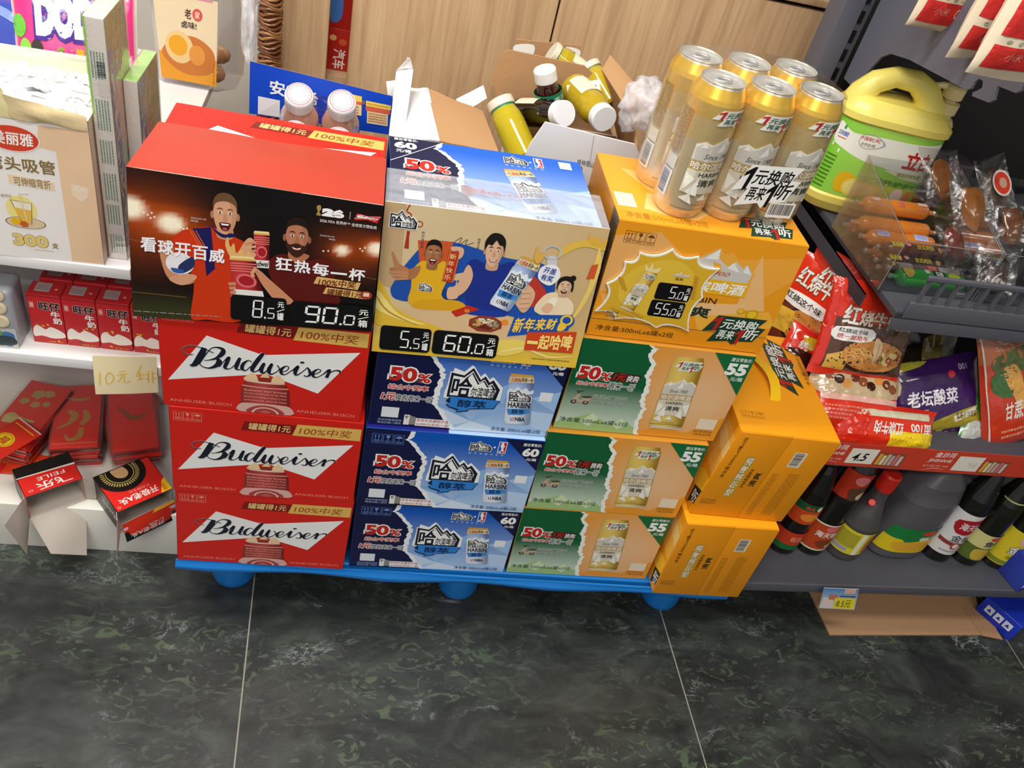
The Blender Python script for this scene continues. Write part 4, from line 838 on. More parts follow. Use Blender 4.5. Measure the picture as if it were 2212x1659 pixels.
# knot, logo, signature
ha_logo(cv.subr(.028, .04, .145, .145, 5)); cv.line([(.106, .0), (.095, .04), (.115, .06), (.10, .1)], .0018, H('#a8401c'), 4, 4); cv.ring(.155, .11, .015, .02, .3, H('#a8401c'), 4); cv.poly([(.104, .16), (.118, .16), (.116, .19), (.120, .27), (.10, .27), (.104, .19)], H('#a8321c'), 4)
for k, ch in enumerate('哈尔滨啤酒'): cv.text(ch, .168, .15+k*.022, .182, .168+k*.022, H('#33415e'), 6)
cv.line([(.31, .20), (.345, .16), (.335, .21), (.37, .17), (.365, .205), (.40, .185)], .0007, H('#333a4a'), 6, 5)
for k, ch in enumerate('啤酒大使'): cv.text(ch, .415, .155+k*.018, .428, .17+k*.018, H('#3a3f4a'), 6)
# envelope, tray, orange
cv.poly([(.345, .66), (.42, .605), (.475, .625), (.372, .695)], H('#c02c1c'), 6); cv.text('福', .405, .63, .43, .655, H('#e9b45c'), 8)
oc = [(.515+.085*math.cos(math.radians(22+45*k)), .725+.062*math.sin(math.radians(22+45*k))) for k in range(8)]; cv.poly(oc, H('#9c2c1c'), 6); o2 = [(.515+(x-.515)*.88, .725+(y-.725)*.86) for x, y in oc]; cv.poly(o2, H('#7a4a2c'), 7)
rr = random.Random(5)
for q, c in ((0, '#e9dcc0'), (1, '#b0a088'), (2, '#7a1c14'), (3, '#d9a860')):
    for k in range(26):
        a = math.radians(-135+q*90+rr.uniform(-40, 40)+45); d = rr.uniform(.15, .78); cv.ell(.515+.075*d*math.cos(a), .725+.052*d*math.sin(a), .0065, .0055, mixc(H(c), H('#000'), rr.uniform(0, .25)), 8, 7)
cv.ell(.605, .70, .017, .021, H('#e58a2c'), 7)
cv.poly([(.648, .635), (.922, .602), (.918, .717), (.628, .80)], H('#1f4fa6'), 10)
for k, ch in enumerate('新年来财'): cv.textq(ch, (.655+k*.052, .662-k*.006), (.700+k*.052, .655-k*.006), (.645+k*.052, .765-k*.014), H('#f3c94a'), 12, .04)
cv.ell(.898, .650, .040, .05, H('#1f4fa6'), 11); cv.ring(.898, .642, .031, .040, .35, H('#efc33c'), 13); cv.smooth([(.872, .66), (.905, .68), (.89, .72), (.862, .72)], H('#efc33c'), 12, 4)
cv.poly([(.722, .755), (.962, .72), (.965, .885), (.722, .89)], H('#c8431c'), 10)
for k, ch in enumerate('一起哈啤'): cv.text(ch, .732+k*.056, .775-k*.008+(.045 if k == 0 else 0), .782+k*.056, .875-k*.004-(.04 if k == 0 else 0), H('#f6dc7a'), 12, .04)
price(cv.subr(.033, .797, .270, .975), '5', '5', '罐', 14); price(cv.subr(.280, .797, .592, .975), '60', '0', '箱', 14); cv.lines(.77, .945, .965, .958, 1, H('#6a5a2c'), 8, 3)
mb.build('printed_panel', pt)
# starburst price sign on the orange carton
star = [(.142, .222), (.232, .244), (.304, .168), (.349, .228), (.448, .192), (.448, .310), (.580, .271), (.519, .440), (.553, .532), (.484, .628), (.547, .855), (.421, .786), (.362, .856), (.271, .765), (.125, .816), (.131, .722), (.009, .769), (.067, .625), (.025, .517), (.117, .420), (.083, .314)]
def burst(k, cx=.29, cy=.51):
    o = []
    tips = [(.142, .222), (.304, .160), (.448, .192), (.580, .271), (.553, .532), (.547, .855), (.362, .856), (.125, .816), (.009, .769), (.025, .517), (.083, .314)]
    for i, a in enumerate(tips):
        b_ = tips[(i+1) % len(tips)]; m = ((a[0]+b_[0])/2, (a[1]+b_[1])/2); m = (m[0]+(cx-m[0])*.24, m[1]+(cy-m[1])*.24)
        for t in (0, .2, .4, .6, .8):
            o.append(tuple((1-t)**2*a[j]+2*t*(1-t)*m[j]+t*t*b_[j] for j in (0, 1)))
    return [(cx+(x-cx)*k, cy+(y-cy)*k) for x, y in o]
mb = MB(); q4 = (.5697, .0315, Z4); ca, sa = math.cos(.0098), math.sin(.0098); sh4 = -.0333
def g4(u, v, h):
    x, z = u*A_, (1-v)*B_; x += z*sh4; return Vector((q4[0]+ca*x+sa*(.0035+h), q4[1]+sa*x-ca*(.0035+h), q4[2]+z))
cv = CV(mb, g4, A_, B_, 'coated_board')
b1 = burst(1); V = [g4(x, y, 0) for x, y in b1]+[g4(x, y, -.0022) for x, y in b1]; k = len(b1)
mb.add(V, [list(range(k))[::-1], list(range(k, 2*k))]+[(i, (i+1) % k, k+(i+1) % k, k+i) for i in range(k)], H('#efece2'), 'coated_board')
cv.poly(burst(.955), H('#d9ad2c'), 1); cv.smooth([(.10, .45), (.2, .3), (.35, .25), (.46, .35), (.48, .55), (.42, .75), (.25, .74), (.12, .65)], H('#e2bb3c'), 2, 4)
for x0, y0, x1, y1 in ((.475, .36, .495, .56), (.10, .72, .22, .77), (.15, .70, .27, .77), (.09, .45, .13, .55)):
    cv.line([(x0, y0), (x1, y1)], .001, H('#a87a1c'), 3)
    for t in range(9):
        q = t/9; x, y = x0+(x1-x0)*q, y0+(y1-y0)*q; cv.ell(x-.008, y, .008, .009, H('#c9952c'), 4, 8); cv.ell(x+.008, y+.01, .008, .009, H('#c9952c'), 4, 8)
cs = cv.sub((.195, .36), (.272, .375), (.125, .70), (.208, .735), 4); can_gold(cs); cv.smooth([(.20, .36), (.195, .31), (.215, .345), (.225, .29), (.24, .345), (.275, .32), (.262, .375)], H('#ead9a0'), 5, 3)
peaks(cv.subr(.35, .335, .44, .375, 4)); cv.text('清爽', .365, .385, .41, .41, INK, 6)
price(cv.subr(.290, .442, .478, .59), '5', '0', '罐', 6); price(cv.subr(.284, .597, .473, .745), '55', '0', '箱', 6)
cv.text('整箱更优惠', .07, .745, .134, .765, H('#4a3a1c'), 4); cv.text('欢迎选购', .072, .78, .134, .80, H('#4a3a1c'), 4)
tag(mb.build('price_sign'), 'starburst price sign with two black price tags stuck on the large orange carton', 'price sign')
# six pack of gold cans
ZT = Z4+B_
pk = thing('beer_can_pack', 'six gold beer cans shrink wrapped in clear film on the large orange carton', 'can pack', (.6515, .0850, ZT), .150)
CR, CH = .0352, .181
prof = [(.024, .004), (.0265, 0), (.0285, .002), (CR-.001, .012), (CR, .016), (CR, .07), (CR, .11), (CR, .14), (CR, .158), (CR-.0015, .164), (.0285, .1765), (.0275, .1785), (.0285, .1800), (.0280, .181), (.0265, .1795)]
for j in (1, 0):
    for i in range(3):
        q = thing('can', None, None, (i*.0712, j*.0712, 0)); q.parent = pk; del_ = None
        mb = MB(); mb.lathe([(r, z, (H('#d9d2c2') if z > .170 or z < .008 else mixc(H('#dfcda6'), H('#eec044'), max(0, min(1, (z-.08)/.08))))) for r, z in prof], H('#d3a83a'), 'can_metal', 36, cap=False)
        mb.lathe([(.0265, .1795), (.0262, .1765), (.012, .1768), (.0001, .1768)], H('#d8d6d2'), 'can_metal', 28, cap=False)
        c0 = (-72, -88, -80)[i]+(2 if j else 0)
        cv = cyl_cv(mb, CR, .012, .166, c0-62, c0+62, 'coated_board', rz=lambda z: CR if z < .158 else CR-.0015*(z-.158)/.006)
        can_gold_art(cv.subr(.06, .02, .94, 1)); cv.line([(0, .955), (1, .955)], .0007, H('#7a6424'), 2)
        cb = cyl_cv(mb, CR, .012, .158, c0-122, c0-68); cb.lines(.1, .1, .75, .50, 14, H('#8a6c24'), 2, 3+i, 90); cb.barcode(.2, .66, .75, .9, seed=4+i, rot=90); cb.rect(.2, .52, .75, .64, H('#d8d2c0'), 2)
        o = mb.build('can', pk, (i*.0712, j*.0712, 0))
        bpy.data.objects.remove(q)
        mb = MB(); mb.tube([(-.011, 0, .1778), (-.004, .006, .1782), (.008, .006, .1782), (.012, 0, .1782), (.008, -.006, .1782), (-.004, -.006, .1782), (-.011, 0, .1778)], .0016, H('#c9c9c9'), 'can_metal', 6); mb.build('pull_tab', o)
mb = MB(); hull = []; m_ = CR+.0018
for cx, cy, a0 in ((.1424, 0, -90), (.1424, .0712, 0), (0, .0712, 90), (0, 0, 180)):
    for k in range(7): a = math.radians(a0+15*k); hull.append((cx+m_*math.cos(a), cy+m_*math.sin(a)))
k = len(hull); V = []; zs = (.010, .03, .07, .11, .15, .168, .180, .1825)
for z in zs:
    for t, (x, y) in enumerate(hull):
        s = 1 if z < .16 else (.985 if z < .17 else .955); dn = .0012*noise.noise(Vector((x*60, y*60, z*40)))
        V.append((.0712+(x-.0712)*s+dn, .0356+(y-.0356)*s+dn, z))
mb.add(V, [(r*k+t, r*k+(t+1) % k, (r+1)*k+(t+1) % k, (r+1)*k+t) for r in range(len(zs)-1) for t in range(k)], WHITE, 'sleeve_film', True); mb.add(V[-k:], [list(range(k))], WHITE, 'sleeve_film')
cv = plane_cv(mb, (.045, -m_-.0012, .092), (.098, 0, 0), (0, 0, -.062)); badge(cv, WHITE, BLACK, BLACK, 2)
cv = plane_cv(mb, (.112, -m_-.0012, .040), (.040, 0, 0), (0, 0, -.026)); cv.barcode(0, 0, 1, .86, seed=11); cv.text('6 948960 111403', .06, .86, .94, .98, INK, 4)
mb.build('shrink_wrap', pk)
mb = MB(); bm = bmesh.new(); bmesh.ops.create_icosphere(bm, subdivisions=4, radius=1)
for v in bm.verts:
    d = 1+.55*noise.noise(v.co*1.7+Vector((3, 1, 2)))+.28*noise.noise(v.co*4.5); v.co = Vector((v.co.x*.034*d, v.co.y*.03*d, v.co.z*.042*d))
mb.bm(bm, WHITE, 'bag_film', True); tag(mb.build('plastic_bag', None, aty(1395, 225, .33)), 'crumpled clear plastic bag behind the pack of gold cans', 'plastic bag')
# ---------------------------------------------------------------- white shelf on the left
WL = H('#e9e7e6')
sh = thing('white_shelf_unit', 'white laminate shelf unit with two boards and a plinth left of the beer', 'shelf', (0, 0, 0))
for a, b_, x1, y1 in ((.630, .648, -.066, .86), (.452, .471, -.008, .40)):
    mb = MB(); mb.box(-1.1, .12, a, x1, y1, b_, WL, 'laminate', ch=.0012); mb.build('shelf_board', sh)
mb = MB(); mb.box(-1.1, .12, 0, -.012, .40, .1165, H('#e6e2d8'), 'laminate', ch=.0012); mb.build('plinth', sh)
mb = MB(); mb.box(-1.1, .40, 0, -.012, .412, .63, H('#dedad4'), 'laminate'); mb.build('back_panel', sh)
mb = MB(); mb.box(-1.12, .12, 0, -1.1, .80, .9, WL, 'laminate'); mb.build('side_panel', sh)
# carton of drinking straws
t = thing('straw_carton', 'open white and beige carton of wrapped drinking straws at the left edge', 'carton', (-.2, .12, .648), .03)
mb = MB(); w_, d_, h_ = .205, .125, .213; x0 = -.105
mb.box(x0, 0, 0, x0+w_, .0025, h_, H('#f0e9e2'), 'coated_board'); mb.box(x0, d_-.0025, 0, x0+w_, d_, h_+.028, H('#efe6d6'), 'coated_board'); mb.box(x0, 0, 0, x0+.0025, d_, h_, H('#f0e9e2'), 'coated_board'); mb.box(x0+w_-.0025, 0, 0, x0+w_, d_, h_, H('#e6c9b4'), 'coated_board'); mb.box(x0, 0, 0, x0+w_, d_, .003, H('#f0e9e2'), 'coated_board')
cv = plane_cv(mb, (x0, 0, h_), (w_, 0, 0), (0, 0, -h_))
cv.rect(0, 0, 1, 1, H('#efeae6'), 0); cv.poly([(.0, 0), (1, 0), (1, .045), (0, .045)], H('#cfc6c2'), 1)
cv.poly([(.80, .06), (1, .06), (1, .99), (.80, .99)], H('#ecc9a4'), 1); cv.poly([(.72, .06), (.83, .06), (.83, .22), (.70, .20)], H('#ecc9a4'), 1)
cv.ell(.565, .165, .155, .085, H('#d4452c'), 3); cv.ring(.565, .165, .155, .085, .06, H('#efe4da'), 4); cv.text('美丽雅', .45, .125, .68, .205, WHITE, 5, .03, .1)
cv.text('弯头吸管', .40, .285, .78, .375, H('#8a7448'), 3, .03); cv.poly([(.50, .405), (.76, .425), (.76, .485), (.50, .465)], H('#ead2b2'), 2); cv.text('可伸缩弯折', .53, .415, .74, .475, H('#8a7448'), 3, .01)
cv.poly([(.86, .42), (.96, .43), (.955, .50), (.91, .54), (.86, .50)], H('#f0d9bd'), 2); cv.text('FDA', .875, .435, .945, .465, WHITE, 3)
cv.ell(.545, .64, .09, .095, H('#efdf8a'), 2); cv.ell(.555, .735, .12, .042, H('#dcc6a2'), 3); cv.ring(.555, .735, .12, .042, .06, H('#8a7448'), 4)
cv.poly([(.49, .58), (.61, .59), (.59, .74), (.535, .735)], H('#efe6cf'), 5); cv.line([(.49, .58), (.535, .735), (.59, .74), (.61, .59), (.49, .58)], .0009, H('#8a7448'), 6); cv.poly([(.50, .63), (.60, .64), (.588, .735), (.537, .73)], H('#e8b648'), 6); cv.line([(.565, .72), (.548, .53), (.60, .525)], .0018, H('#d9cfbd'), 7); cv.ell(.50, .73, .03, .025, H('#e8b21c'), 6); cv.ell(.545, .745, .025, .022, H('#c8602c'), 7)
cv.text('300', .46, .82, .67, .91, H('#e2ca7a'), 4, .05, 0, H('#8a7448'), .02); cv.text('支', .69, .865, .73, .905, H('#8a7448'), 4, .02); cv.lines(.58, .925, .70, .935, 1, H('#b8a888'), 3); cv.text('牛奶可乐', .42, .545, .50, .57, H('#8a7448'), 3)
mb.build('box', t)
mb = MB(); r = random.Random(11)
panel(mb, (x0+.0, .122, h_+.028), (x0+w_, .122, h_+.02), (x0, .122, h_-.01), (x0+w_, .122, h_-.01), .0008, H('#f2e6c6'), 'coated_board', None, 10, 3, 0, .006, 3)
o = mb.build('torn_flap', t); mb = MB()
panel(mb, (x0, -.003, h_+.036), (x0+.115, -.003, h_+.030), (x0, -.0012, h_-.008), (x0+.12, -.0012, h_-.008), .0008, H('#efe0a8'), 'coated_board', None, 8, 4, 0, .004, 8)
mb.build('torn_flap', t); mb = MB()
panel(mb, (x0+.115, -.004, h_+.024), (x0+w_, -.002, h_+.008), (x0+.12, -.0012, h_-.008), (x0+w_, -.0012, h_-.012), .0008, H('#e6cfa0'), 'coated_board', None, 8, 4, .004, .004, 18)
mb.build('torn_flap', t)
mb = MB()
for k in range(150):
    x, y = r.uniform(x0+.008, x0+w_-.012), r.uniform(.008, d_-.008); a = r.uniform(-.5, .5); zz = h_+r.uniform(-.015, .012); L = r.uniform(.02, .05); b_ = r.uniform(0, 6.28)
    p = Vector((x, y, zz)); q = p+Vector((math.cos(b_)*L*.8, math.sin(b_)*L*.5, r.uniform(-.008, .006)))
    q.x = min(max(q.x, x0+.006), x0+w_-.006); q.y = min(max(q.y, .006), d_-.006); mb.tube([p, p.lerp(q, .5)+Vector((0, 0, .003)), q], .0042, H('#f6f6f8'), 'paper', 6, sq=.6)
mb.box(x0+.003, .003, h_-.07, x0+w_-.003, d_-.003, h_-.001, H('#f4f4f6'), 'paper')
o = mb.build('straws', t); o['kind'] = 'stuff'
# slim film wrapped cartons beside the straws
for k, (x, y, w_, d_, h_, z0, lab) in enumerate(((-.0985, .143, .0235, .085, .336, .648, 'tall slim white and green carton in clear film beside the straw carton'), (-.0725, .188, .0175, .10, .245, .648, 'shorter green printed carton in clear film behind the tall slim one'))):
    t = thing('slim_carton', lab, 'carton', (x, y, z0), -.02)
    mb = MB(); mb.box(0, 0, 0, w_, d_, h_, None, 'coated_board', ch=.001, cols=[H('#b9d98a'), H('#a5dd6a') if k else H('#dfeccf'), H('#eae2da'), H('#a5dd6a'), H('#9ed35e'), H('#b5b878')])
    cv = plane_cv(mb, (0, 0, h_), (w_, 0, 0), (0, 0, -h_))
    if k == 0:
        cv.rect(.0, .0, .10, .36, H('#9fd957'), 1); cv.barcode(.38, .15, .96, .22, rot=90, seed=3); cv.rect(.42, .23, .95, .285, H('#ded8d2'), 2)
        for a, b_ in ((.12, .22), (.30, .42), (.46, .56), (.6, .72), (.74, .83), (.88, .97)): cv.lines(.16, a, .88, b_, 5, H('#6f9a80'), 2, int(a*100), 90)
    cv = plane_cv(mb, (w_, 0, h_), (0, d_, 0), (0, 0, -h_)); cv.smooth([(.1, .15), (.8, .1), (.9, .5), (.3, .6)], H('#c9bf7c'), 1); cv.smooth([(.2, .3), (.6, .28), (.7, .5), (.3, .48)], H('#d9884a'), 2); cv.smooth([(.1, .55), (.9, .52), (.9, .95), (.1, .98)], H('#a8b070'), 1); cv.ell(.2, .6, .12, .03, H('#5a4a34'), 3)
    mb.build('carton', t)
    mb = MB(); mb.box(-.0012, -.0012, 0, w_+.0012, d_+.0012, h_+.0018, WHITE, 'clear_film', ch=.001); mb.build('clear_wrap', t)
# candy bags at the back
mb = MB(); M = frame((-.170, .325, .786), (1, .12, .02), (-.05, .35, .95))
def candy(u, v):
    e = max(math.hypot((u-.5)*.86, (v-.20)*1.25), abs(u-.5)*.92); c = H('#ec3f8c') if e < .40 else (H('#f2e6ee') if e < .425 else (H('#d9307c') if e < .46 else H('#dfe6d2')))
    if e < .40: c = mixc(H('#ee6aa4'), H('#e62f80'), min(1, e*2.6))
    return c
cv = pillow(mb, .165, .34, .035, candy, M=M, seed=3, wr=.002, nx=30, ny=44)
cv = cv.sub((-.10, -.12), (.90, -.12), (-.10, .70), (.90, .70))
for x, y, q, c in ((.16, .42, .06, '#6cc23e'), (.20, .52, .05, '#8ad04a'), (.13, .60, .04, '#4a9a34'), (.36, .60, .09, '#e2762c'), (.48, .66, .08, '#e0402c'), (.30, .52, .05, '#3a3a30'), (.66, .62, .07, '#e8a82c'), (.80, .55, .06, '#f0c83c')): cv.ell(x, y, q, q*.9, H(c), 2)
cv.text('DODO', .30, .25, .92, .46, WHITE, 6, .09, 0, H('#4a2a92'), .09)
for k, (ch, c) in enumerate((('多', '#7cab3a'), ('味', '#e0508a'), ('糖', '#e8b02c'), ('果', '#4a8ad0'))): cv.text(ch, .46+k*.075, .50, .52+k*.075, .56, H(c), 6, .05)
cv.text('约108支', .48, .60, .70, .645, WHITE, 6, .04, 0, H('#5a4a50'), .05); cv.ell(.52, .12, .09, .075, H('#e6cf9a'), 4); cv.ring(.52, .12, .09, .075, .2, H('#6a4a2c'), 5)
tag(mb.build('candy_bag'), 'bright pink candy bag with white bubble lettering behind the straw carton', 'candy bag')
mb = MB(); M = frame((-.305, .36, .88), (1, .1, 0), (-.02, .35, .95)); cv = pillow(mb, .17, .26, .03, lambda u, v: H('#8a5ab8') if v < .42 else H('#3c50b4'), M=M, seed=9, wr=.003)
cv.smooth([(.75, .1), (.95, .12), (.95, .38), (.8, .35)], H('#f2b89a'), 2); cv.line([(.5, .44, 1), (.75, .5, 2), (.98, .60, 1)], .006, H('#8aa0e0'), 2, 4)
tag(mb.build('candy_bag'), 'purple and blue candy bag at the far left behind the straws', 'candy bag')
# clear tub with the egg label
t = thing('clear_snack_tub', 'large clear plastic snack tub with an orange egg label on the top board', 'tub', (-.088, .770, .648), -.06)
mb = MB(); mw, md, mh = .158, .11, .20
def tub(k, z, ins=0): return [(-mw/2*k+.012, -md/2*k, z), (mw/2*k-.03, -md/2*k, z), (mw/2*k, -md/2*k+.03, z), (mw/2*k, md/2*k, z), (-mw/2*k, md/2*k, z), (-mw/2*k, -md/2*k+.012, z)]
L = [tub(.86, 0), tub(.88, .004), tub(1, mh), tub(1.05, mh+.002), tub(1.05, mh+.014), tub(.96, mh+.02)]
for a, b_ in zip(L, L[1:]): mb.add(a+b_, [(i, (i+1) % 6, 6+(i+1) % 6, 6+i) for i in range(6)], WHITE, 'clear_box')
mb.add(L[0], [list(range(6))[::-1]], WHITE, 'clear_box'); mb.add(L[-1], [list(range(6))], WHITE, 'clear_box'); mb.build('tub_body', t)
mb = MB(); a = [(-mw/2*.97+.010, -md/2*.97-.001, mh*.86), (mw/2*.97-.031, -md/2*.97-.001, mh*.86), (-mw/2*.89+.010, -md/2*.89-.001, .012), (mw/2*.89-.031, -md/2*.89-.001, .012)]
cv = panel(mb, *a, .0004, H('#e9d2a8'), 'coated_board', None, 2, 2)
cv.rect(0, 0, 1, 1, H('#ead6b0'), 0); cv.rect(0, .68, 1, 1, H('#e59a22'), 1); cv.smooth([(.05, .7), (.3, .5), (.65, .45), (.95, .6), (.9, .85), (.4, .9)], H('#c9762c'), 2); cv.ell(.36, .60, .24, .19, H('#e9c88a'), 3); cv.ell(.34, .58, .16, .12, H('#e8a41c'), 4); cv.ell(.66, .66, .14, .12, H('#e0953a'), 3)
cv.text('老', .48, .14, .58, .25, H('#5a2c24'), 4, .02); cv.ell(.68, .19, .08, .07, H('#d9564a'), 3); cv.text('家', .64, .15, .72, .23, H('#f0d9c8'), 5, .02); cv.text('卤味!', .42, .28, .66, .36, H('#3a2c24'), 4, .02); cv.rect(.5, -.06, .92, .02, H('#d98aa4'), 2); cv.text('好吃停不下来', .93, .72, .965, .97, H('#b8741c'), 3, rot=270)
mb.build('label', t)
mb = MB(); r = random.Random(6)
for k in range(9):
    bm = bmesh.new(); bmesh.ops.create_icosphere(bm, subdivisions=2, radius=.017)
    mb.bm(bm, H('#c9986a'), 'film_pack', True, Matrix.Translation((-.03+.03*(k % 3)-.005*(k//3 % 2), -.02+.022*(k//3 % 3), .024+.026*(k % 2)+.02*(k//6))) @ Matrix.Scale(1.2, 4, (1, 0, 0)))
mb.build('wrapped_eggs', t)
# red milk cartons
def milk(x, y, front, dx=0, z=.471, lab=None, grp=None, rz=0):
    t = None; mb = MB(); w_, d_, h_ = .0462, .034, .0905; mb.box(0, 0, 0, w_, d_, h_, H('#c4282c'), 'coated_board', ch=.0012)
    cv = plane_cv(mb, (0, d_, h_), (w_, 0, 0), (0, -d_, 0)); cv.rect(.18, .1, .62, .72, H('#b8b0ac'), 1); cv.lines(.2, .15, .6, .65, 5, H('#8a4a48'), 2, 4); cv.ell(.8, .5, .05, .07, H('#e0a09a'), 1, 10)
    if front:
        cv = plane_cv(mb, (0, 0, h_), (w_, 0, 0), (0, 0, -h_)); cv.rect(0, 0, 1, .035, H('#a81e22'), 1)
        cv.text('旺仔', .34, .13, .95, .29, H('#1c1416'), 3, .05, 0, H('#e9d6cf'), .03); cv.text('牛', .66, .31, .92, .43, H('#f0eae6'), 3, .05); cv.text('奶', .70, .44, .95, .56, H('#f0eae6'), 3, .05); cv.rect(.06, .14, .2, .27, H('#d96a64'), 2); cv.text('原味', .08, .16, .18, .25, WHITE, 4)
        cv.smooth([(.06, .70), (.2, .62), (.42, .70), (.6, .64), (.95, .74), (.97, .84), (.6, .88), (.3, .84), (.05, .86)], H('#efe6dc'), 2, 4)
        rr = random.Random(int((x+1)*900))
        for q in range(5): u, v = rr.uniform(.05, .85), rr.choice((.57, .90, .60)); cv.poly([(u, v), (u+.07, v+.02), (u+.06, v+.045), (u-.01, v+.03)], H(rr.choice(('#e8b83c', '#6a1a1c', '#e8b83c', '#3f7a4a'))), 4)
        cv.text('净含量 125mL', .45, .935, .9, .965, H('#e8c83c'), 3)
    return tag(mb.build('milk_carton', None, (x, y, z), rz), lab, 'milk carton', grp)
NM = ('leftmost front red milk carton with black lettering on the second white board', 'second red milk carton from the left in the front row', 'third red milk carton from the left in the front row', 'front red milk carton half hidden by the red beer stack')
for k, x in enumerate((-.2225, -.1752, -.1279, -.0800)): milk(x, .1495, True, lab=NM[k], grp='red milk cartons in front')
for j in (1, 2):
    for k, x in enumerate((-.2185, -.1712, -.1239, -.0766)): milk(x+.002*j, .1495+.037*j+.004, False, lab='red milk carton standing behind the front row, only its top in view', grp='red milk cartons behind the front row')
# grey tray of round cakes
t = thing('cake_tray', 'grey translucent tray of round cream cakes beside the red milk cartons', 'tray', (-.335, .128, .471), .02)
mb = MB(); mb.box(0, 0, 0, .100, .05, .105, H('#9ea2aa'), 'plastic', ch=.008); cv = plane_cv(mb, (0, -.0003, .038), (.10, 0, 0), (0, 0, -.037)); cv.rect(.02, 0, .98, 1, H('#c8c4c0'), 1); cv.smooth([(.3, .1), (.7, .0), (.8, .5), (.4, .7)], H('#7a9a4a'), 2); cv.smooth([(.5, .5), (.9, .4), (.95, .8), (.6, .9)], H('#3a4a4a'), 3); cv.smooth([(.8, .2), (.95, .3), (.9, .9), (.78, .8)], H('#4a7ab0'), 2); mb.build('tray_box', t)
for cx in (.046, .073):
    for cz in (.052, .076, .098):
        mb = MB(); mb.lathe([(.0105, 0), (.0118, .001), (.0118, .003), (.009, .0042)], H('#d9c9a8'), 'paper', 20, axis_m((cx+.008, .0005, cz), (cx+.008, -1, cz))); mb.build('cake', t)
# yellow paper price note
mb = MB(); P = []
for i in range(9):
    q = i/8; P.append([(-.1318+.0915*q+.001*(1-j/6), .1165-.012*math.sin(j/6*1.3)*(1-q)*.5-.001*(1-abs(2*q-1)), .4845-.0745*j/6+.011*q) for j in range(7)])
mb.sheet(P, .0005, H('#f3e3b8'), 'paper')
cv = CV(mb, lambda u, v, h: Vector((-.1318+.0915*u+.001*(1-v), .1165-.012*math.sin(v*1.3)*(1-u)*.5-.001*(1-abs(2*u-1))-.0004-h, .4845-.0745*v+.011*u)), .0915, .0745, 'paper')
Y = H('#e9c24a')
for st in ([(.10, .40), (.08, .74)], [(.24, .40), (.19, .52), (.19, .68), (.25, .70), (.31, .56), (.27, .42), (.23, .44)], [(.40, .40), (.50, .37)], [(.37, .48), (.53, .44)], [(.44, .47), (.42, .58), (.37, .66)], [(.48, .46), (.47, .64), (.52, .68), (.57, .62)], [(.76, .22), (.70, .40), (.67, .48)], [(.72, .40), (.72, .62)], [(.66, .52), (.80, .46)], [(.68, .62), (.78, .56)], [(.86, .38), (.85, .70)], [(.92, .38), (.92, .72)], [(.86, .46), (.81, .48)], [(.86, .58), (.80, .6)], [(.92, .46), (.98, .45)], [(.92, .58), (.98, .58)]): cv.line(st, .0016, Y, 1, 3)
tag(mb.build('price_note'), 'pale yellow paper note with faint handwritten price stuck on the white shelf edge', 'price note')
# red envelope packets on the plinth
def packet(x, y, z, yaw, top=0, lab=None, grp=None, L=.165, W=.078, tilt=0):
    t = thing('red_envelope_packet', lab, 'red envelope packet', (x, y, z), yaw, grp, rot=(tilt, 0, yaw))
    mb = MB(); mb.box(0, 0, 0, W, L, .0042, H('#ea3428'), 'coated_board', ch=.0006); mb.box(.001, .0005, .0014, W-.001, .0008, .0018, H('#f0d9d4'), 'coated_board')
    if top:
        cv = plane_cv(mb, (0, L, .0042), (W, 0, 0), (0, -L, 0)); G = H('#b99a5a')
        if top == 1:
            for cx, cy, q in ((.4, .2, .14), (.62, .16, .12), (.5, .36, .1), (.72, .32, .08), (.22, .34, .1)):
                for k in range(5): a = k*1.257; cv.ell(cx+q*.6*math.cos(a), cy+q*.28*math.sin(a), q*.5, q*.26, G, 2, 12)
            cv.smooth([(.05, .60), (.2, .54), (.4, .58), (.75, .60), (.72, .63), (.5, .66), (.42, .74), (.3, .70), (.1, .70)], H('#cdb06a'), 3, 4); cv.lines(.1, .60, .45, .70, 5, H('#efdfa0'), 4, 2)
        elif top == 2:
            for P in ([(.2, .2, 2), (.5, .25, 4), (.75, .22, 2)], [(.30, .42, 3), (.45, .50, 6), (.35, .62, 4), (.1, .70, 2)], [(.65, .42, 3), (.72, .55, 6), (.60, .66, 3)], [(.62, .70, 4), (.58, .84, 5), (.36, .88, 3), (.30, .80, 2)]): cv.line(P, .0022, H('#c08a44'), 2, 5)
            cv.rect(.02, .93, .98, .945, H('#e07a5a'), 1)
        else: cv.line([(.2, .3, 2), (.5, .5, 5), (.8, .45, 2)], .003, H('#a8502c'), 2, 5)
    mb.build('envelope', t)
    mb = MB(); mb.box(-.004, -.006, -.0006, W+.005, L+.004, .0052, WHITE, 'sleeve_film', ch=.0008); mb.build('clear_sleeve', t); return t
r = random.Random(21)
def pile(cx, cy, yaw, n, dz, j, tops, labs, grp, low):
    for k in range(n):
        last = k == n-1
        packet(cx+r.uniform(-j, j), cy+r.uniform(-j, j)*.6, .117+k*.0062+.0006, yaw+(r.uniform(-.06, .06) if not last else 0), tops if last else 0, labs if last else low, grp)
pile(-.372, .218, -.20, 9, .006, .004, 1, 'red envelope packet with gold flowers, topmost of the left pile', 'envelope packets of the left pile', 'plain red envelope packet lower in the left pile on the plinth')
pile(-.262, .214, .20, 8, .006, .005, 2, 'red envelope packet with bronze brush strokes, topmost of the middle pile', 'envelope packets of the middle pile', 'plain red envelope packet lower in the middle pile on the plinth')
pile(-.158, .224, .30, 7, .006, .005, 3, 'dark red envelope packet, topmost of the pile beside the red beer stack', 'envelope packets of the right pile', 'plain red envelope packet in the pile beside the red beer stack')
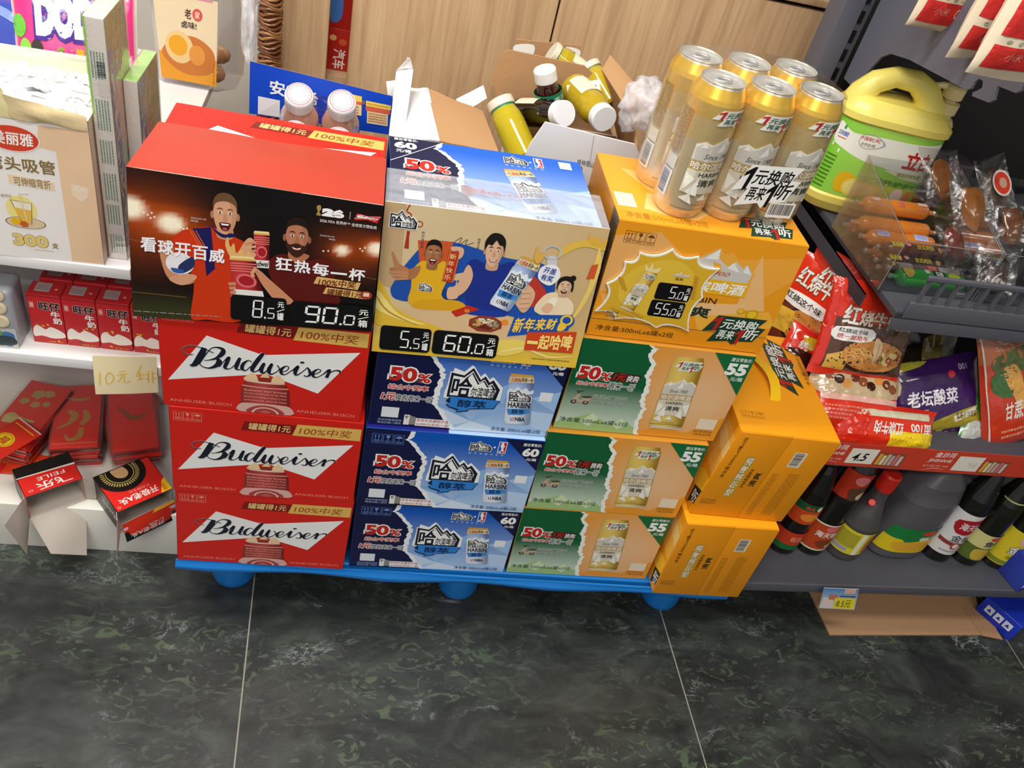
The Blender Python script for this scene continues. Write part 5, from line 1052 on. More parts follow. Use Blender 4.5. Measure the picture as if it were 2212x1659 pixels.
# red and gold packets
mb = MB(); M = Matrix.Translation((-.322, .212, .181)) @ Matrix.Rotation(-.65, 4, 'Z') @ Matrix.Rotation(.05, 4, 'X'); mb.box(-.03, -.04, 0, .03, .04, .003, H('#d9301c'), 'coated_board', ch=.0006, M=M)
cv = plane_cv(mb, M @ Vector((-.03, .04, .003)), M.to_3x3() @ Vector((.06, 0, 0)), M.to_3x3() @ Vector((0, -.08, 0))); cv.ell(.45, .6, .3, .2, H('#e8c41c'), 1); cv.ring(.45, .6, .26, .17, .08, H('#a87a1c'), 2); cv.text('福', .32, .5, .58, .7, H('#b8321c'), 3, .02); cv.rect(.1, .12, .9, .15, H('#e8a83c'), 1); cv.rect(.0, 0, 1, .03, H('#e9d0d4'), 1)
tag(mb.build('gift_packet'), 'small red packet with a yellow oval lying on the left envelope pile', 'packet')
for k, (x, y, z, a, lab) in enumerate(((-.345, .185, .1175, .05, 'red packet with yellow upside down lettering under the left envelope pile'), (-.30, .182, .1215, -.08, 'orange red packet with small yellow print poking out under the envelopes'))):
    mb = MB(); mb.box(-.035, 0, 0, .035, .05, .0035, H('#d8281e') if k == 0 else H('#e2401c'), 'coated_board', ch=.0005); cv = plane_cv(mb, (-.035, .05, .0035), (.07, 0, 0), (0, -.05, 0)); cv.text('HONOR' if k == 0 else '8M', .25 if k == 0 else .65, .3, .85, .55, H('#efc21c'), 2, .04, rot=180)
    tag(mb.build('gift_packet', None, (x, y, z), a), lab, 'packet')
# opened playing card boxes
def card_box(name, label, fl, fr, dep, hgt, topc, sidec, art, zb=.1185, flap=None):
    fl = Vector((fl[0], fl[1], 0)); fr = Vector((fr[0], fr[1], 0)); w_ = (fr-fl).length; a = math.atan2(fr.y-fl.y, fr.x-fl.x)
    t = thing(name, label, 'card box', (fl.x, fl.y, zb), a); mb = MB(); th = .0009; IN = H('#b5aaa0')
    for b_, cl in (((0, 0, 0, w_, dep, th), IN), ((0, 0, hgt-th, w_, dep, hgt), topc), ((0, 0, 0, th, dep, hgt), sidec), ((w_-th, 0, 0, w_, dep, hgt), sidec), ((0, dep-th, 0, w_, dep, hgt), topc)):
        mb.box(*b_, cl, 'coated_board')
    for b_ in ((th, 0, th, w_-th, dep-th, th+.0002), (th, 0, hgt-th-.0002, w_-th, dep-th, hgt-th), (th, 0, th, th+.0002, dep-th, hgt-th), (w_-th-.0002, 0, th, w_-th, dep-th, hgt-th), (th, dep-th-.0002, th, w_-th, dep-th, hgt-th)): mb.box(*b_, IN, 'paper')
    art(plane_cv(mb, (0, dep, hgt), (w_, 0, 0), (0, -dep, 0)), plane_cv(mb, (0, dep, hgt), (0, -dep, 0), (0, 0, -hgt)))
    mb.build('box', t)
    for q in flap(w_, hgt):
        mb = MB(); c = panel(mb, *q[0], .0008, q[1], 'coated_board', H('#b8ada4'), 6, 6, q[2], 0)
        if len(q) > 3: q[3](c)
        mb.build('flap', t)
    return t
def feile_art(top, side):
    top.rect(0, 0, 1, .40, H('#16130f'), 1); top.poly([(0, .38), (1, .46), (1, .40), (0, .35)], H('#e0c9c0'), 2)
    top.text('飞乐', .25, .70, .85, .94, H('#ecd9d4'), 3, .02, 0, rot=180); top.text('FEILE', .30, .52, .78, .64, H('#ecd9d4'), 3, 0, rot=180); top.ring(.13, .88, .04, .03, .2, H('#ecd9d4'), 3, 14)
    side.rect(.0, 0, .6, 1, H('#14110f'), 1); side.text('飞乐扑克', .25, .35, .55, .6, H('#e9e4de'), 3, .02, rot=180); side.text('扑克牌', .72, .4, .9, .6, H('#f0d9d4'), 3, .01, rot=180)
card_box('card_box', 'opened red and black card box with white upside down letters, flap hanging off the plinth', (-.2605, .0900), (-.1842, .1415), .070, .056, H('#c8221c'), H('#c8221c'), feile_art, flap=lambda w_, h: [
    (((0, 0, .0008), (w_, 0, .0008), (.012, -.045, -.055), (w_*.72, -.05, -.09)), H('#b8ada4'), .006), (((-.001, 0, h), (-.0005, 0, .001), (-.042, -.028, h-.018), (-.022, -.036, -.045)), H('#a89c92'), .006), (((w_, -.0, h), (w_+.022, -.014, h-.004), (w_, 0, .001), (w_+.014, -.010, .004)), H('#b0a49a'), .002)])
def ace_art(top, side):
    top.ell(.42, .13, .44, .50, H('#14110f'), 1)
    for k in range(44):
        a = k/44*2*math.pi; c_, s_ = math.cos(a), math.sin(a); top.line([(.42+.26*c_, .13+.30*s_), (.42+.33*c_, .13+.375*s_)], .0022, H('#b9a258'), 2)
    top.ring(.42, .13, .24, .28, .05, H('#cdb66a'), 3); top.smooth([(.30, .0), (.5, .0), (.55, .2), (.45, .3), (.32, .22)], H('#c9a070'), 4, 4); top.rect(0, 0, 1, .02, H('#14110f'), 5)
    top.text('扑克牌专业', .35, .66, .72, .72, H('#e88a7c'), 3, .01, rot=180); top.text('开极老A头', .12, .76, .80, .92, H('#ecd9d4'), 4, .03, rot=180); top.ring(.07, .93, .025, .025, .2, H('#ecd9d4'), 3, 12); top.poly([(.80, 1), (1, 1), (1, .66), (.93, .72)], H('#e8b81c'), 3); top.text('金装版', .87, .80, .94, .97, H('#b8541c'), 5, .01, rot=270)
    side.rect(0, 0, 1, 1, H('#121016'), 1); side.text('老A头扑克', .35, .3, .92, .55, H('#e9e4de'), 3, .02, rot=180)
def ace_flap(c):
    c.rect(0, 0, 1, .22, H('#d9321c'), 1); c.poly([(.62, 0), (1, 0), (1, .14), (.56, .14)], H('#eeb02c'), 2); c.rect(0, .24, 1, .38, H('#eab9c0'), 1); c.rect(0, .38, 1, .50, H('#d9321c'), 1); c.rect(0, .50, 1, 1, H('#14131f'), 1); c.text('开极老A头', .10, .66, .75, .92, H('#e9e4de'), 3, .02, .1, rot=180); c.text('扑克牌', .45, .55, .75, .63, H('#e9e4de'), 3, .01, rot=180)
card_box('card_box', 'opened red card box with black gold medallion leaning by the red beer stack', (-.1109, .0720), (-.0345, .1330), .092, .056, H('#cf241c'), H('#121016'), ace_art, flap=lambda w_, h: [
    (((.004, -.004, .024), (w_, -.004, .030), (.006, -.010, -.020), (w_, -.010, -.016)), H('#d9321c'), .002, ace_flap), (((-.0005, 0, h), (-.0003, -.0, .001), (-.006, -.012, h-.006), (-.016, -.014, -.05)), H('#d9a49c'), .004), (((.0, .0, .001), (w_, .0, .001), (.004, -.006, .004), (w_, -.006, .008)), H('#b5aaa0'), 0)])
# rattan pole and bag behind the shelf
mb = MB(); r = random.Random(5)
mb.tube([(0, 0, 0), (0, 0, 1.05)], .017, H('#6a4326'), 'gloss', 14)
for k in range(96):
    z = .35+k*.0072; P = [(.0195*math.cos(a*.52), .0195*math.sin(a*.52), z+.004*math.sin(a*1.1+k)+r.uniform(-.001, .001)) for a in range(13)]
    mb.tube(P, .0032, H(r.choice(('#7a4a28', '#8a5a34', '#6a3c20', '#9a6a40'))), 'gloss', 6)
tag(mb.build('rattan_pole', None, (.047, .70, 0)), 'woven brown rattan pole standing between the shelf and the oak cupboard', 'rattan pole')
mb = MB(); bm = bmesh.new(); bmesh.ops.create_icosphere(bm, subdivisions=4, radius=1)
for v in bm.verts:
    d = 1+.4*noise.noise(v.co*1.9)+.2*noise.noise(v.co*5); v.co = Vector((v.co.x*.014*d, v.co.y*.02*d, v.co.z*.07*d))
mb.bm(bm, WHITE, 'bag_film', True); tag(mb.build('plastic_bag', None, aty(545, 50, .70)+Vector((-.004, 0, 0))), 'pale blue white plastic bag hanging beside the rattan pole', 'plastic bag')
# red snack boxes in the cupboard gap
for z, h_, y, lab, s_ in ((.672, .085, .862, 'red snack box in the cupboard gap, the lower one with gold nuts', 0), (.757, .30, .862, 'tall red snack box with white lettering in the cupboard gap', 1)):
    mb = MB(); mb.box(0, 0, 0, .058, .07, h_, H('#b8261c'), 'coated_board', ch=.001); cv = plane_cv(mb, (0, 0, h_), (.058, 0, 0), (0, 0, -h_))
    if s_:
        cv.text('车手加六分', .44, .03, .80, .72, H('#ece2dc'), 3, .03, rot=270); cv.lines(.16, .05, .34, .6, 2, H('#e8b0a4'), 2, 4, 90); cv.smooth([(.15, .76), (.4, .72), (.62, .78), (.6, .93), (.25, .95)], H('#4a7ac0'), 3, 4); cv.rect(.82, 0, .98, .7, H('#8a1a14'), 1)
    else: cv.ell(.38, .22, .12, .07, H('#e8b46a'), 3); cv.ell(.72, .30, .14, .08, H('#d9602c'), 3); cv.text('汽车', .42, .48, .84, .95, H('#ece2dc'), 3, .03, rot=270)
    tag(mb.build('snack_box', None, (.129, y, z)), lab, 'snack box')
# ---------------------------------------------------------------- cartons standing behind the beer
t = thing('blue_drink_carton', 'open blue drink carton with white lettering on its raised back flap', 'carton', (.060, .215, ZP))
w_, d_, h_ = .208, .175, .615; B0 = H('#1448c4'); mb = MB()
for b_ in ((0, 0, 0, w_, .003, h_-.02), (0, d_-.003, 0, w_, d_, h_), (0, 0, 0, .003, d_, h_), (w_-.003, 0, 0, w_, d_, h_), (0, 0, 0, w_, d_, .003)): mb.box(*b_, B0, 'coated_board')
mb.build('box', t)
mb = MB(); L0 = Vector((.060, .215, ZP)); p = [aty(540, 132, .39)-L0, aty(848, 208, .39)-L0, aty(538, 245, .39)-L0, aty(846, 292, .39)-L0]
cv = panel(mb, *p, .002, B0, 'coated_board', H('#a8845c'), 8, 6, .004)
for k, ch in enumerate('安慕希'): cv.text(ch, .14+k*.115, .25+k*.03, .24+k*.115, .52+k*.03, H('#eef0f4'), 3, .03)
cv.rect(.06, .62, .21, .98, H('#e6e4e4'), 2); cv.rect(.60, .17, .78, .30, H('#efcf5c'), 2); cv.rect(.60, .30, .78, .37, H('#d9644a'), 2); cv.rect(.61, .37, .78, .62, H('#ecd59c'), 2)
cv.rect(.81, .24, .99, .36, H('#efcf5c'), 2); cv.rect(.81, .36, .985, .48, H('#d9644a'), 2); cv.rect(.82, .48, .97, .78, H('#ecdcb0'), 2); cv.lines(.83, .5, .96, .75, 4, H('#c9742c'), 3, 3); cv.lines(.62, .4, .76, .6, 3, H('#c9742c'), 3, 5); cv.lines(.82, .28, .97, .33, 1, H('#c9742c'), 3, 6); cv.ell(.79, .3, .012, .05, H('#8a6a48'), 3)
mb.build('back_flap', t)
t = thing('tea_bottle_pack', 'pack of milk tea bottles with white caps in film inside the blue carton', 'bottle pack', (.167, .318, .742), .10, rot=(math.radians(33), 0, .02))
for i in (0, 1):
    for j in (0, 1):
        mb = MB(); C1 = H('#c99a86'); mb.lathe([(.022, -.075), (.0275, -.07), (.0285, -.06), (.0285, .06), (.027, .085), (.021, .105), (.0165, .118), (.0160, .124)], C1, 'gloss', 26)
        o = mb.build('bottle', t, (-.0295+.059*i, -.03+.060*j, 0))
        mb = MB(); mb.lathe([(.0190, .117), (.0198, .119), (.0198, .139), (.0185, .1415), (.017, .142)], H('#f2f2f2'), 'plastic', 30)
        cc = CV(mb, lambda u, v, h: Vector(((u-.5)*.038, (.5-v)*.038, .142+h)), .038, .038); cc.ring(.5, .5, .46, .46, .09, H('#e8707e'), 1); cc.rect(.36, .36, .64, .64, H('#dfe2ea'), 1)
        for q in range(26): a = q/26*2*math.pi; cc.ell(.5+.35*math.cos(a), .5+.35*math.sin(a), .03, .018, H('#e0606e'), 1, 6, rot=a+1.57)
        for q in range(30): a = q/30*6.283; mb.box(-.0004, .0195, .120, .0004, .0203, .136, H('#eaeaea'), 'plastic', M=Matrix.Rotation(a, 4, 'Z'))
        mb.build('cap', o)
mb = MB(); m_ = .0305
for i in (0, 1):
    pass
hull = []
for cx, cy, a0 in ((.0295, -.03, -90), (.0295, .03, 0), (-.0295, .03, 90), (-.0295, -.03, 180)):
    for k in range(7): a = math.radians(a0+15*k); hull.append((cx+m_*math.cos(a), cy+m_*math.sin(a)))
k = len(hull); V = []; zs = (-.072, 0, .06, .085, .105, .118)
for z in zs:
    s_ = 1 if z < .07 else 1-.20*(z-.07)/.048
    for x, y in hull: V.append((x*s_, y*s_, z+.003*noise.noise(Vector((x*80, y*80, z*30)))))
mb.add(V, [(r_*k+q, r_*k+(q+1) % k, (r_+1)*k+(q+1) % k, (r_+1)*k+q) for r_ in range(len(zs)-1) for q in range(k)], WHITE, 'clear_film', True); mb.build('shrink_wrap', t)
# white cartons with kraft inside
KC = H('#b98f66'); KD = H('#a8845c')
def kbox(mb, w_, d_, h_, out, th=.003):
    for b_ in ((0, 0, 0, w_, th, h_), (0, d_-th, 0, w_, d_, h_), (0, th, 0, th, d_-th, h_), (w_-th, th, 0, w_, d_-th, h_), (0, 0, 0, w_, d_, th)): mb.box(*b_, out, 'kraft')
    e = .0003
    for b_ in ((th, th, th, w_-th, th+e, h_), (th, d_-th-e, th, w_-th, d_-th, h_), (th, th, th, th+e, d_-th, h_), (w_-th-e, th, th, w_-th, d_-th, h_), (th, th, th, w_-th, d_-th, th+e)): mb.box(*b_, KC, 'kraft')
WB = H('#e8e8ea')
t = thing('oil_carton', 'open white carton with kraft inside holding small sauce and oil bottles', 'carton', (0, 0, 0)); TL0 = Vector((.468, .268, ZP))
mb = MB(); V0 = len(mb.v); kbox(mb, .195, .20, .655, WB)
for p in mb.v: p += TL0
mb.build('box', t)
y = .268; zt = ZP+.655
mb = MB(); f = [aty(1170, 262, y), aty(1388, 318, y), aty(1140, 322, y), aty(1390, 345, y)]
P = [(aty(a, b_, y)) for a, b_ in ((1140, 322), (1146, 310), (1178, 264), (1280, 290), (1372, 312), (1386, 345))]+[Vector((.663, y, zt-.01)), Vector((.468, y, zt-.01))]
k = len(P); mb.add(P+[p+Vector((0, .003, 0)) for p in P], [list(range(k)), list(range(2*k-1, k-1, -1))]+[(i, (i+1) % k, k+(i+1) % k, k+i) for i in range(k)], WB, 'paper')
cv = CV(mb, bil(aty(1140, 262, y), aty(1390, 262, y), aty(1140, 362, y), aty(1390, 362, y)), .18, .075, 'paper'); cv.textq('桂林塔山', (.43, .80), (.57, .87), (.42, .93), H('#3a3a40'), 3); cv.text('D', .44, .97, .47, 1.08, H('#3a3a40'), 3); cv.line([(.57, .30), (.53, .95)], .0008, H('#a09a94'), 3)
mb.build('front_flap', t)
for nm_, pts, yy in (('back_flap', ((1060, 172), (1088, 114), (1100, 108), (1262, 142), (1282, 160), (1292, 215)), .468), ('back_flap', ((1115, 85), (1256, 99), (1255, 130), (1105, 118)), .56)):
    mb = MB(); P = [aty(a, b_, yy) for a, b_ in pts]
    if yy < .5: P += [Vector((.662, yy, zt-.01)), Vector((.468, yy, zt-.01))]
    else: P += [Vector((.60, yy, zt-.01)), Vector((.46, yy, zt-.01))]; P[2:4] = []
    k = len(P); mb.add(P+[p+Vector((0, .003, 0)) for p in P], [list(range(k))[::-1], list(range(k, 2*k))]+[(i, (i+1) % k, k+(i+1) % k, k+i) for i in range(k)], KC, 'kraft')
    if yy > .5:
        cv = CV(mb, bil(P[0], P[1], P[0]-Vector((0, 0, .08)), P[1]-Vector((0, 0, .08))), .12, .08, 'paper'); cv.smooth([(.0, .12), (.28, .08), (.30, .32), (.2, .36), (.02, .3)], WHITE, 2, 3); cv.smooth([(.78, .05), (1, .1), (.98, .3), (.8, .2)], WHITE, 2, 3)
    mb.build(nm_, t)
mb = MB(); panel(mb, aty(1318, 118, .50), aty(1392, 205, .40), aty(1300, 150, .47), aty(1370, 262, .33), .003, KC, 'kraft', None, 4, 4, .004); panel(mb, aty(1300, 150, .47), aty(1370, 262, .33), (.662, .46, zt), (.662, .28, zt), .003, KC, 'kraft', None, 4, 4); mb.build('side_flap', t)
def sauce(cap, base, rr, liq, capc, lab, labcol, lid=.019, roll=0, sq=1):
    cap, base = Vector(cap), Vector(base); L = (cap-base).length; M = axis_m(base, cap, roll); loc = M.translation.copy(); Mr = M.to_3x3().to_4x4()
    t = thing('sauce_bottle', lab, 'bottle', loc, rot=M.to_euler())
    mb = MB(); mb.lathe([(rr*.85, 0), (rr, .005), (rr, L*.60), (rr*.96, L*.70), (lid*.92, L*.82), (lid*.86, L*.86)], H(liq), 'liquid', 28, sq=sq); mb.lathe([(rr*.8, .003), (rr*.9, .006), (rr*.9, L*.56), (rr*.9, L*.58)], H(liq), 'gloss', 24, sq=sq)
    cl = cyl_cv(mb, rr, L*.12, L*.55, 140, 40, sq=sq); cl.rect(0, 0, 1, 1, H('#e6dfc4'), 1)
    mb.build('body', t)
    mb = MB(); mb.lathe([(lid*.88, L*.80), (lid*.9, L*.865)], H(labcol), 'coated_board', 28, cap=False); mb.lathe([(lid, L*.865), (lid*1.03, L*.875), (lid*1.03, L*.985), (lid*.95, L), (lid*.85, L)], H(capc), 'plastic', 32); mb.build('cap', t)
    return t
# dark bottle upright, dark and yellow ones lying
t1 = sauce(aty(1176, 148, .40), aty(1205, 330, .405), .0215, '#3a100c', '#eceae8', 'upright dark sauce bottle with green and red label in the white carton', '#5a3026', .0175)
mb = MB(); L = (aty(1176, 148, .40)-aty(1205, 330, .405)).length; cl = cyl_cv(mb, .0218, L*.52, L*.76, 0, 360); cl.rect(0, 0, 1, .62, H('#12805c'), 1); cl.rect(0, .62, 1, 1, H('#c0281e'), 1)
for q in range(4): cl.text('香油', .03+q*.25, .15, .20+q*.25, .45, H('#cfe0d0'), 3, .01); cl.text('天然调味', .02+q*.25, .70, .22+q*.25, .90, H('#f0c9b8'), 3)
mb.build('label', t1)
sauce(aty(1221, 246, .325), aty(1120, 243, .44), .0225, '#1c0c0c', '#e9e9ee', 'dark sauce bottle lying with its white cap toward the front', '#0e5a44', .0195)
sauce(aty(1306, 258, .315), aty(1240, 190, .435), .0250, '#d8b828', '#e6e6ea', 'yellow oil bottle lying with its white cap toward the front', '#3a6a40', .0200)
t2 = sauce(aty(1078, 216, .40), aty(1135, 345, .335), .0250, '#dcc62c', '#d9d4c4', 'yellow oil bottle at the left side of the white carton', '#2a9a70', .0215, 2.2)
sauce(aty(1190, 112, .505), aty(1262, 170, .50), .0230, '#d8bc2c', '#dcd6c0', 'yellow oil bottle behind the raised kraft flap', '#5a9a70', .0190)
t3 = sauce(aty(1270, 140, .50), aty(1320, 228, .45), .0235, '#dcc030', '#dcd6c0', 'yellow oil bottle with pale label at the back right of the carton', '#8a9a50', .019, 2.4)
mb = MB(); M = frame(aty(1262, 200, .395), aty(1300, 200, .395)-aty(1235, 212, .40), (0, .6, .8)); mb.box(-.026, -.016, .0, .026, .016, .0008, H('#ece6cf'), 'paper', M=M); cv = plane_cv(mb, M @ Vector((-.026, .016, .0008)), M.to_3x3() @ Vector((.052, 0, 0)), M.to_3x3() @ Vector((0, -.032, 0))); cv.text('8 II', .2, .5, .6, .85, H('#8ad0d0'), 2, .02); cv.line([(.5, .2), (.65, .35), (.7, .2)], .001, INK, 2); cv.ell(.85, .3, .05, .07, H('#c0281e'), 2)
tag(mb.build('label_card'), 'pale paper label card on the lying yellow bottle', 'label card')
t = thing('folded_carton', 'empty white carton with open kraft flap behind the blue beer box', 'carton', (0, 0, 0))
mb = MB(); mb.box(.286, .252, ZP, .442, .46, .775, WB, 'paper'); mb.build('box', t)
for a in ((aty(922, 190, .455), aty(1043, 240, .42), aty(950, 304, .262), aty(1078, 330, .262), KC), (aty(878, 190, .455), aty(925, 190, .456), aty(842, 297, .264), aty(951, 304, .263), WB), (aty(985, 214, .475), aty(1044, 184, .475), aty(1000, 245, .462), aty(1052, 212, .462), H('#f0f0f2')), (aty(856, 152, .43), aty(893, 148, .425), aty(840, 292, .30), aty(872, 300, .285), WB), (aty(856, 152, .43), aty(893, 148, .425), aty(882, 125, .432), aty(886, 125, .432), H('#d9d6d4')), (aty(834, 176, .47), aty(862, 172, .47), aty(838, 212, .462), aty(856, 212, .462), WB)):
    mb = MB(); panel(mb, *a[:4], .0028, a[4], 'kraft' if a[4] == KC else 'paper', H('#c9c5c2') if a[4] != KC else KC, 5, 5, .003, .002, 3); mb.build('flap', t)
p = aty(1640, 112, .78); t = thing('kraft_carton', 'open kraft carton behind the gold cans beside the dark shelf post', 'carton', (p.x, .638, 0))
mb = MB(); kbox(mb, .30, .145, p.z, KD); mb.build('box', t)
mb = MB(); panel(mb, (-.10, 0, .60), (.0, 0, .62), (-.11, -.22, .60), (-.01, -.2, .615), .003, KC, 'kraft', None, 5, 5, .006, .006, 2); o = mb.build('kraft_sheet', None, (.075, .52, .03)); tag(o, 'crumpled kraft paper sheet behind the top red beer carton', 'kraft sheet')
# ---------------------------------------------------------------- dark gondola shelving on the right
DG = H('#4a4b54'); DK = H('#3a3a42')
YAW = .035; GO = Vector((1.02, .012, 0))
gon = thing('gondola_shelf', 'dark grey metal gondola shelving with slotted post right of the beer', 'shelf', GO, YAW)
GM = Matrix.Translation(GO) @ Matrix.Rotation(YAW, 4, 'Z'); GI = GM.inverted()
def gl(p): return GI @ Vector(p)
W_ = .95
mb = MB(); mb.box(0.0, .003, .150, W_, .56, .165, DG, 'metal_paint', ch=.001); mb.box(0, 0, .141, W_, .004, .165, H('#55565f'), 'metal_paint', ch=.001); mb.build('base_deck', gon)
mb = MB(); mb.box(0.02, .10, 0, W_, .115, .150, DK, 'metal_paint'); mb.build('kick_panel', gon)
mb = MB(); mb.box(.045, .575, 0, W_, .583, 1.75, H('#262224'), 'metal_paint'); mb.build('back_panel', gon)
def post(x):
    mb = MB(); mb.box(x, .545, 0, x+.036, .60, 1.8, H('#5d5e6a'), 'metal_paint', ch=.001); mb.box(x+.036, .552, 0, x+.056, .60, 1.8, H('#50515b'), 'metal_paint', ch=.001)
    for k in range(46):
        z = .20+k*.0335; mb.box(x+.040, .5495, z, x+.047, .5515, z+.021, H('#060608'), 'metal_paint')
        mb.box(x+.0562, .556, z+.012, x+.0566, .566, z+.030, H('#060608'), 'metal_paint')
    return mb.build('slotted_post', gon)
post(.008); post(.90)
for z, y0, x0 in ((.488, .045, .035), (.750, .10, .052)):
    mb = MB(); mb.box(x0+.012, y0, z-.012, W_, .56, z, DG, 'metal_paint', ch=.001); mb.box(x0+.012, y0, z-.034, W_, y0+.003, z, H('#55565f'), 'metal_paint', ch=.001); mb.build('shelf_board', gon)
    mb = MB(); mb.box(x0-.012, y0+.06, z-.036, x0-.008, .548, z-.012, H('#5a5b66'), 'metal_paint'); mb.box(x0-.012, .53, z-.07, x0-.008, .556, z-.012, H('#5a5b66'), 'metal_paint'); mb.build('bracket', gon)
    mb.add(V+[(a+.004, b_, c) for a, b_, c in V], [list(range(k)), list(range(2*k-1, k-1, -1))]+[(i, (i+1) % k, k+(i+1) % k, k+i) for i in range(k)], H('#5a5b66'), 'metal_paint'); mb.build('bracket', gon)
# wire-like front fence of the tray shelf
mb = MB(); y0 = .0985; x0 = gl(aty(1950, 690, .11)).x
mb.box(x0, y0, .741, W_, y0+.006, .772, H('#55565f'), 'metal_paint', ch=.002); mb.box(x0+.004, y0, .812, W_, y0+.006, .822, H('#55565f'), 'metal_paint', ch=.002)
for k in range(30):
    x = x0+.008+k*.0265
    if x < W_-.01: mb.box(x, y0+.0005, .77, x+.0058, y0+.0055, .814, H('#55565f'), 'metal_paint')
mb.build('front_fence', gon)
# side plate at the top with its hook, seen edge above the jug
px = .068; pl = [(1868, 196), (1905, 150), (1925, 128), (1945, 120), (1985, 133), (2040, 163), (2103, 197), (2112, 194), (2120, 180), (2130, 172), (2138, 178), (2136, 192), (2126, 198), (2116, 202), (2114, 210), (2148, 224), (2160, 218), (2168, 188), (2205, 203), (2216, 198)]
P = [gl(atx(a, b_, 1.092)) for a, b_ in pl]; P = [Vector((px, p.y, p.z)) for p in P]; P = P+[Vector((px, P[-1].y, 1.36)), Vector((px, .545, 1.36)), Vector((px, .545, P[0].z))]; k = len(P)
mb = MB(); mb.add(P+[p+Vector((.004, 0, 0)) for p in P], [list(range(k)), list(range(2*k-1, k-1, -1))]+[(i, (i+1) % k, k+(i+1) % k, k+i) for i in range(k)], H('#676875'), 'metal_paint'); mb.build('side_plate', gon)
mb = MB(); mb.box(px+.004, .10, 1.34, W_, .56, 1.352, DG, 'metal_paint', ch=.001); mb.build('shelf_board', gon)
mb = MB(); mb.tube([(px, .46, 1.345), (px-.045, .46, 1.345), (px-.052, .45, 1.345), (px-.052, .06, 1.345), (px-.045, .05, 1.345), (px, .05, 1.345)], .004, H('#8a8a92'), 'metal_paint', 8); mb.build('hanging_rail', gon)
# hanging red and cream bags
def bag(px_, z0, q, lab, seed, yaw, w_=.135):
    p = atz(px_[0], px_[1], z0); h_ = 1.345-z0; t = thing('food_bag', lab, 'food bag', p, yaw, 'red and cream bags hanging from the shelf')
    mb = MB(); M = frame((w_/2, 0, h_/2), (1, 0, 0), (0, .0, 1))
    CRM = H('#ecdcc0'); RDb = H('#d2302c')
    def cf(u, v):
        if u < .10 or u > .90 or v > .93 or .735 < v < .80: return CRM
        return RDb
    cv = pillow(mb, w_, h_, .040, CRM, 'paper', M=M, seed=seed, wr=.003, crimp=.03, nx=24, ny=36)
    cv.rect(.06, .0, .94, .76, RDb, 2); cv.rect(.06, .81, .94, .945, RDb, 2)
    for k in range(5): cv.ell(.18+.12*k, .786, .03, .010, H(('#a8a090', '#b0a898', '#a09880', '#c9b884', '#aaa294')[k]), 3, 10)
    cv.rect(.16, .47, .36, .60, H('#e8c8cc'), 4); cv.smooth([(.42, .50), (.46, .47), (.88, .47), (.88, .57), (.46, .57), (.44, .545), (.40, .56)], H('#ecdcc0'), 4, 3); cv.text('每一口都好吃', .47, .485, .86, .515, H('#c85a50'), 6); cv.text('100%', .52, .525, .80, .56, H('#c8403a'), 6, .02)
    for k in range(6): cv.ring(.55+.055*k, .865, .03, .03, .35, H('#eab9a4'), 4, 14)
    cv.text('小米', .22, .84, .42, .89, H('#e8a090'), 4); cv.ell(.45, .25, .22, .12, H('#dc5850'), 3); cv.text('粗粮', .30, .12, .72, .34, H('#f0d4c8'), 5, .03)
    mb.build('bag_body', t)
    mb = MB(); mb.tube([(w_*.35, 0, h_-.012), (w_*.35, 0, h_+.004), (w_*.5, 0, h_+.008), (w_*.65, 0, h_+.004), (w_*.65, 0, h_-.012)], .0025, CRM, 'paper', 6); mb.build('loop', t)
bag((1952, 58), 1.098, 0, 'red and cream food bag hanging nearest the slotted post', 1, .12, .12)
bag((2044, 118), 1.098, 0, 'red and cream food bag hanging in the middle, half covered', 5, .20, .115)
bag((2082, 158), 1.124, 0, 'red and cream food bag hanging in front with a blank white square', 9, .24, .15)
# yellow detergent jug
def sup(a, b_, n_, th):
    c, s_ = math.cos(th), math.sin(th); return (a*math.copysign(abs(c)**(2/n_), c), b_*math.copysign(abs(s_)**(2/n_), s_))
def loft(mb, secs, mat, n_=48, M=None):
    # secs: (z, a, b, exponent, x shift, colour)
    V = []
    for z, a, b_, e, xs, c in secs:
        for k in range(n_): x, y = sup(a, b_, e, 2*math.pi*k/n_); V.append((x+xs, y, z))
    for i in range(len(secs)-1): mb.add(V[i*n_:(i+2)*n_], [(k, (k+1) % n_, n_+(k+1) % n_, n_+k) for k in range(n_)], secs[i][5], mat, True, M)
    mb.add(V[:n_], [list(range(n_))[::-1]], secs[0][5], mat, False, M); mb.add(V[-n_:], [list(range(n_))], secs[-1][5], mat, False, M)
YL = H('#f2e070'); YC = H('#ead99a')
jug = thing('detergent_jug', 'yellow handled dish detergent jug with green label on the tray shelf', 'jug', (1.128, .452, .750), -.16)
mb = MB(); A0, B0_ = .100, .052
loft(mb, [(0, .080, .038, 3, 0, YL), (.006, .092, .046, 3.4, 0, YL), (.022, .100, .052, 3.6, 0, YL), (.034, .1015, .053, 3.6, 0, YL), (.038, .098, .050, 3.6, 0, YL), (.172, .096, .049, 3.6, 0, YL), (.176, .1005, .053, 3.6, 0, YL), (.187, .1005, .053, 3.6, 0, YL), (.193, .095, .049, 3.4, 0, YL), (.203, .088, .044, 3, -.002, YL), (.211, .076, .036, 2.8, -.004, YL)], 'plastic')
mb.tube([(-.074, 0, .190), (-.070, 0, .207), (-.056, 0, .230), (-.026, 0, .245), (.008, 0, .245), (.034, 0, .232), (.047, 0, .210), (.052, 0, .190)], [.026, .024, .020, .0175, .0185, .022, .028, .034], YL, 'plastic', 16, sq=1)
mb.build('jug_body', jug)
mb = MB()
def jf(u, v, h):
    th = math.radians(-172+164*u); x, y = sup(.0984-.002*(1-v)+h, .0504-.001*(1-v)+h, 3.6, th); return Vector((x, y, .172-.133*v))
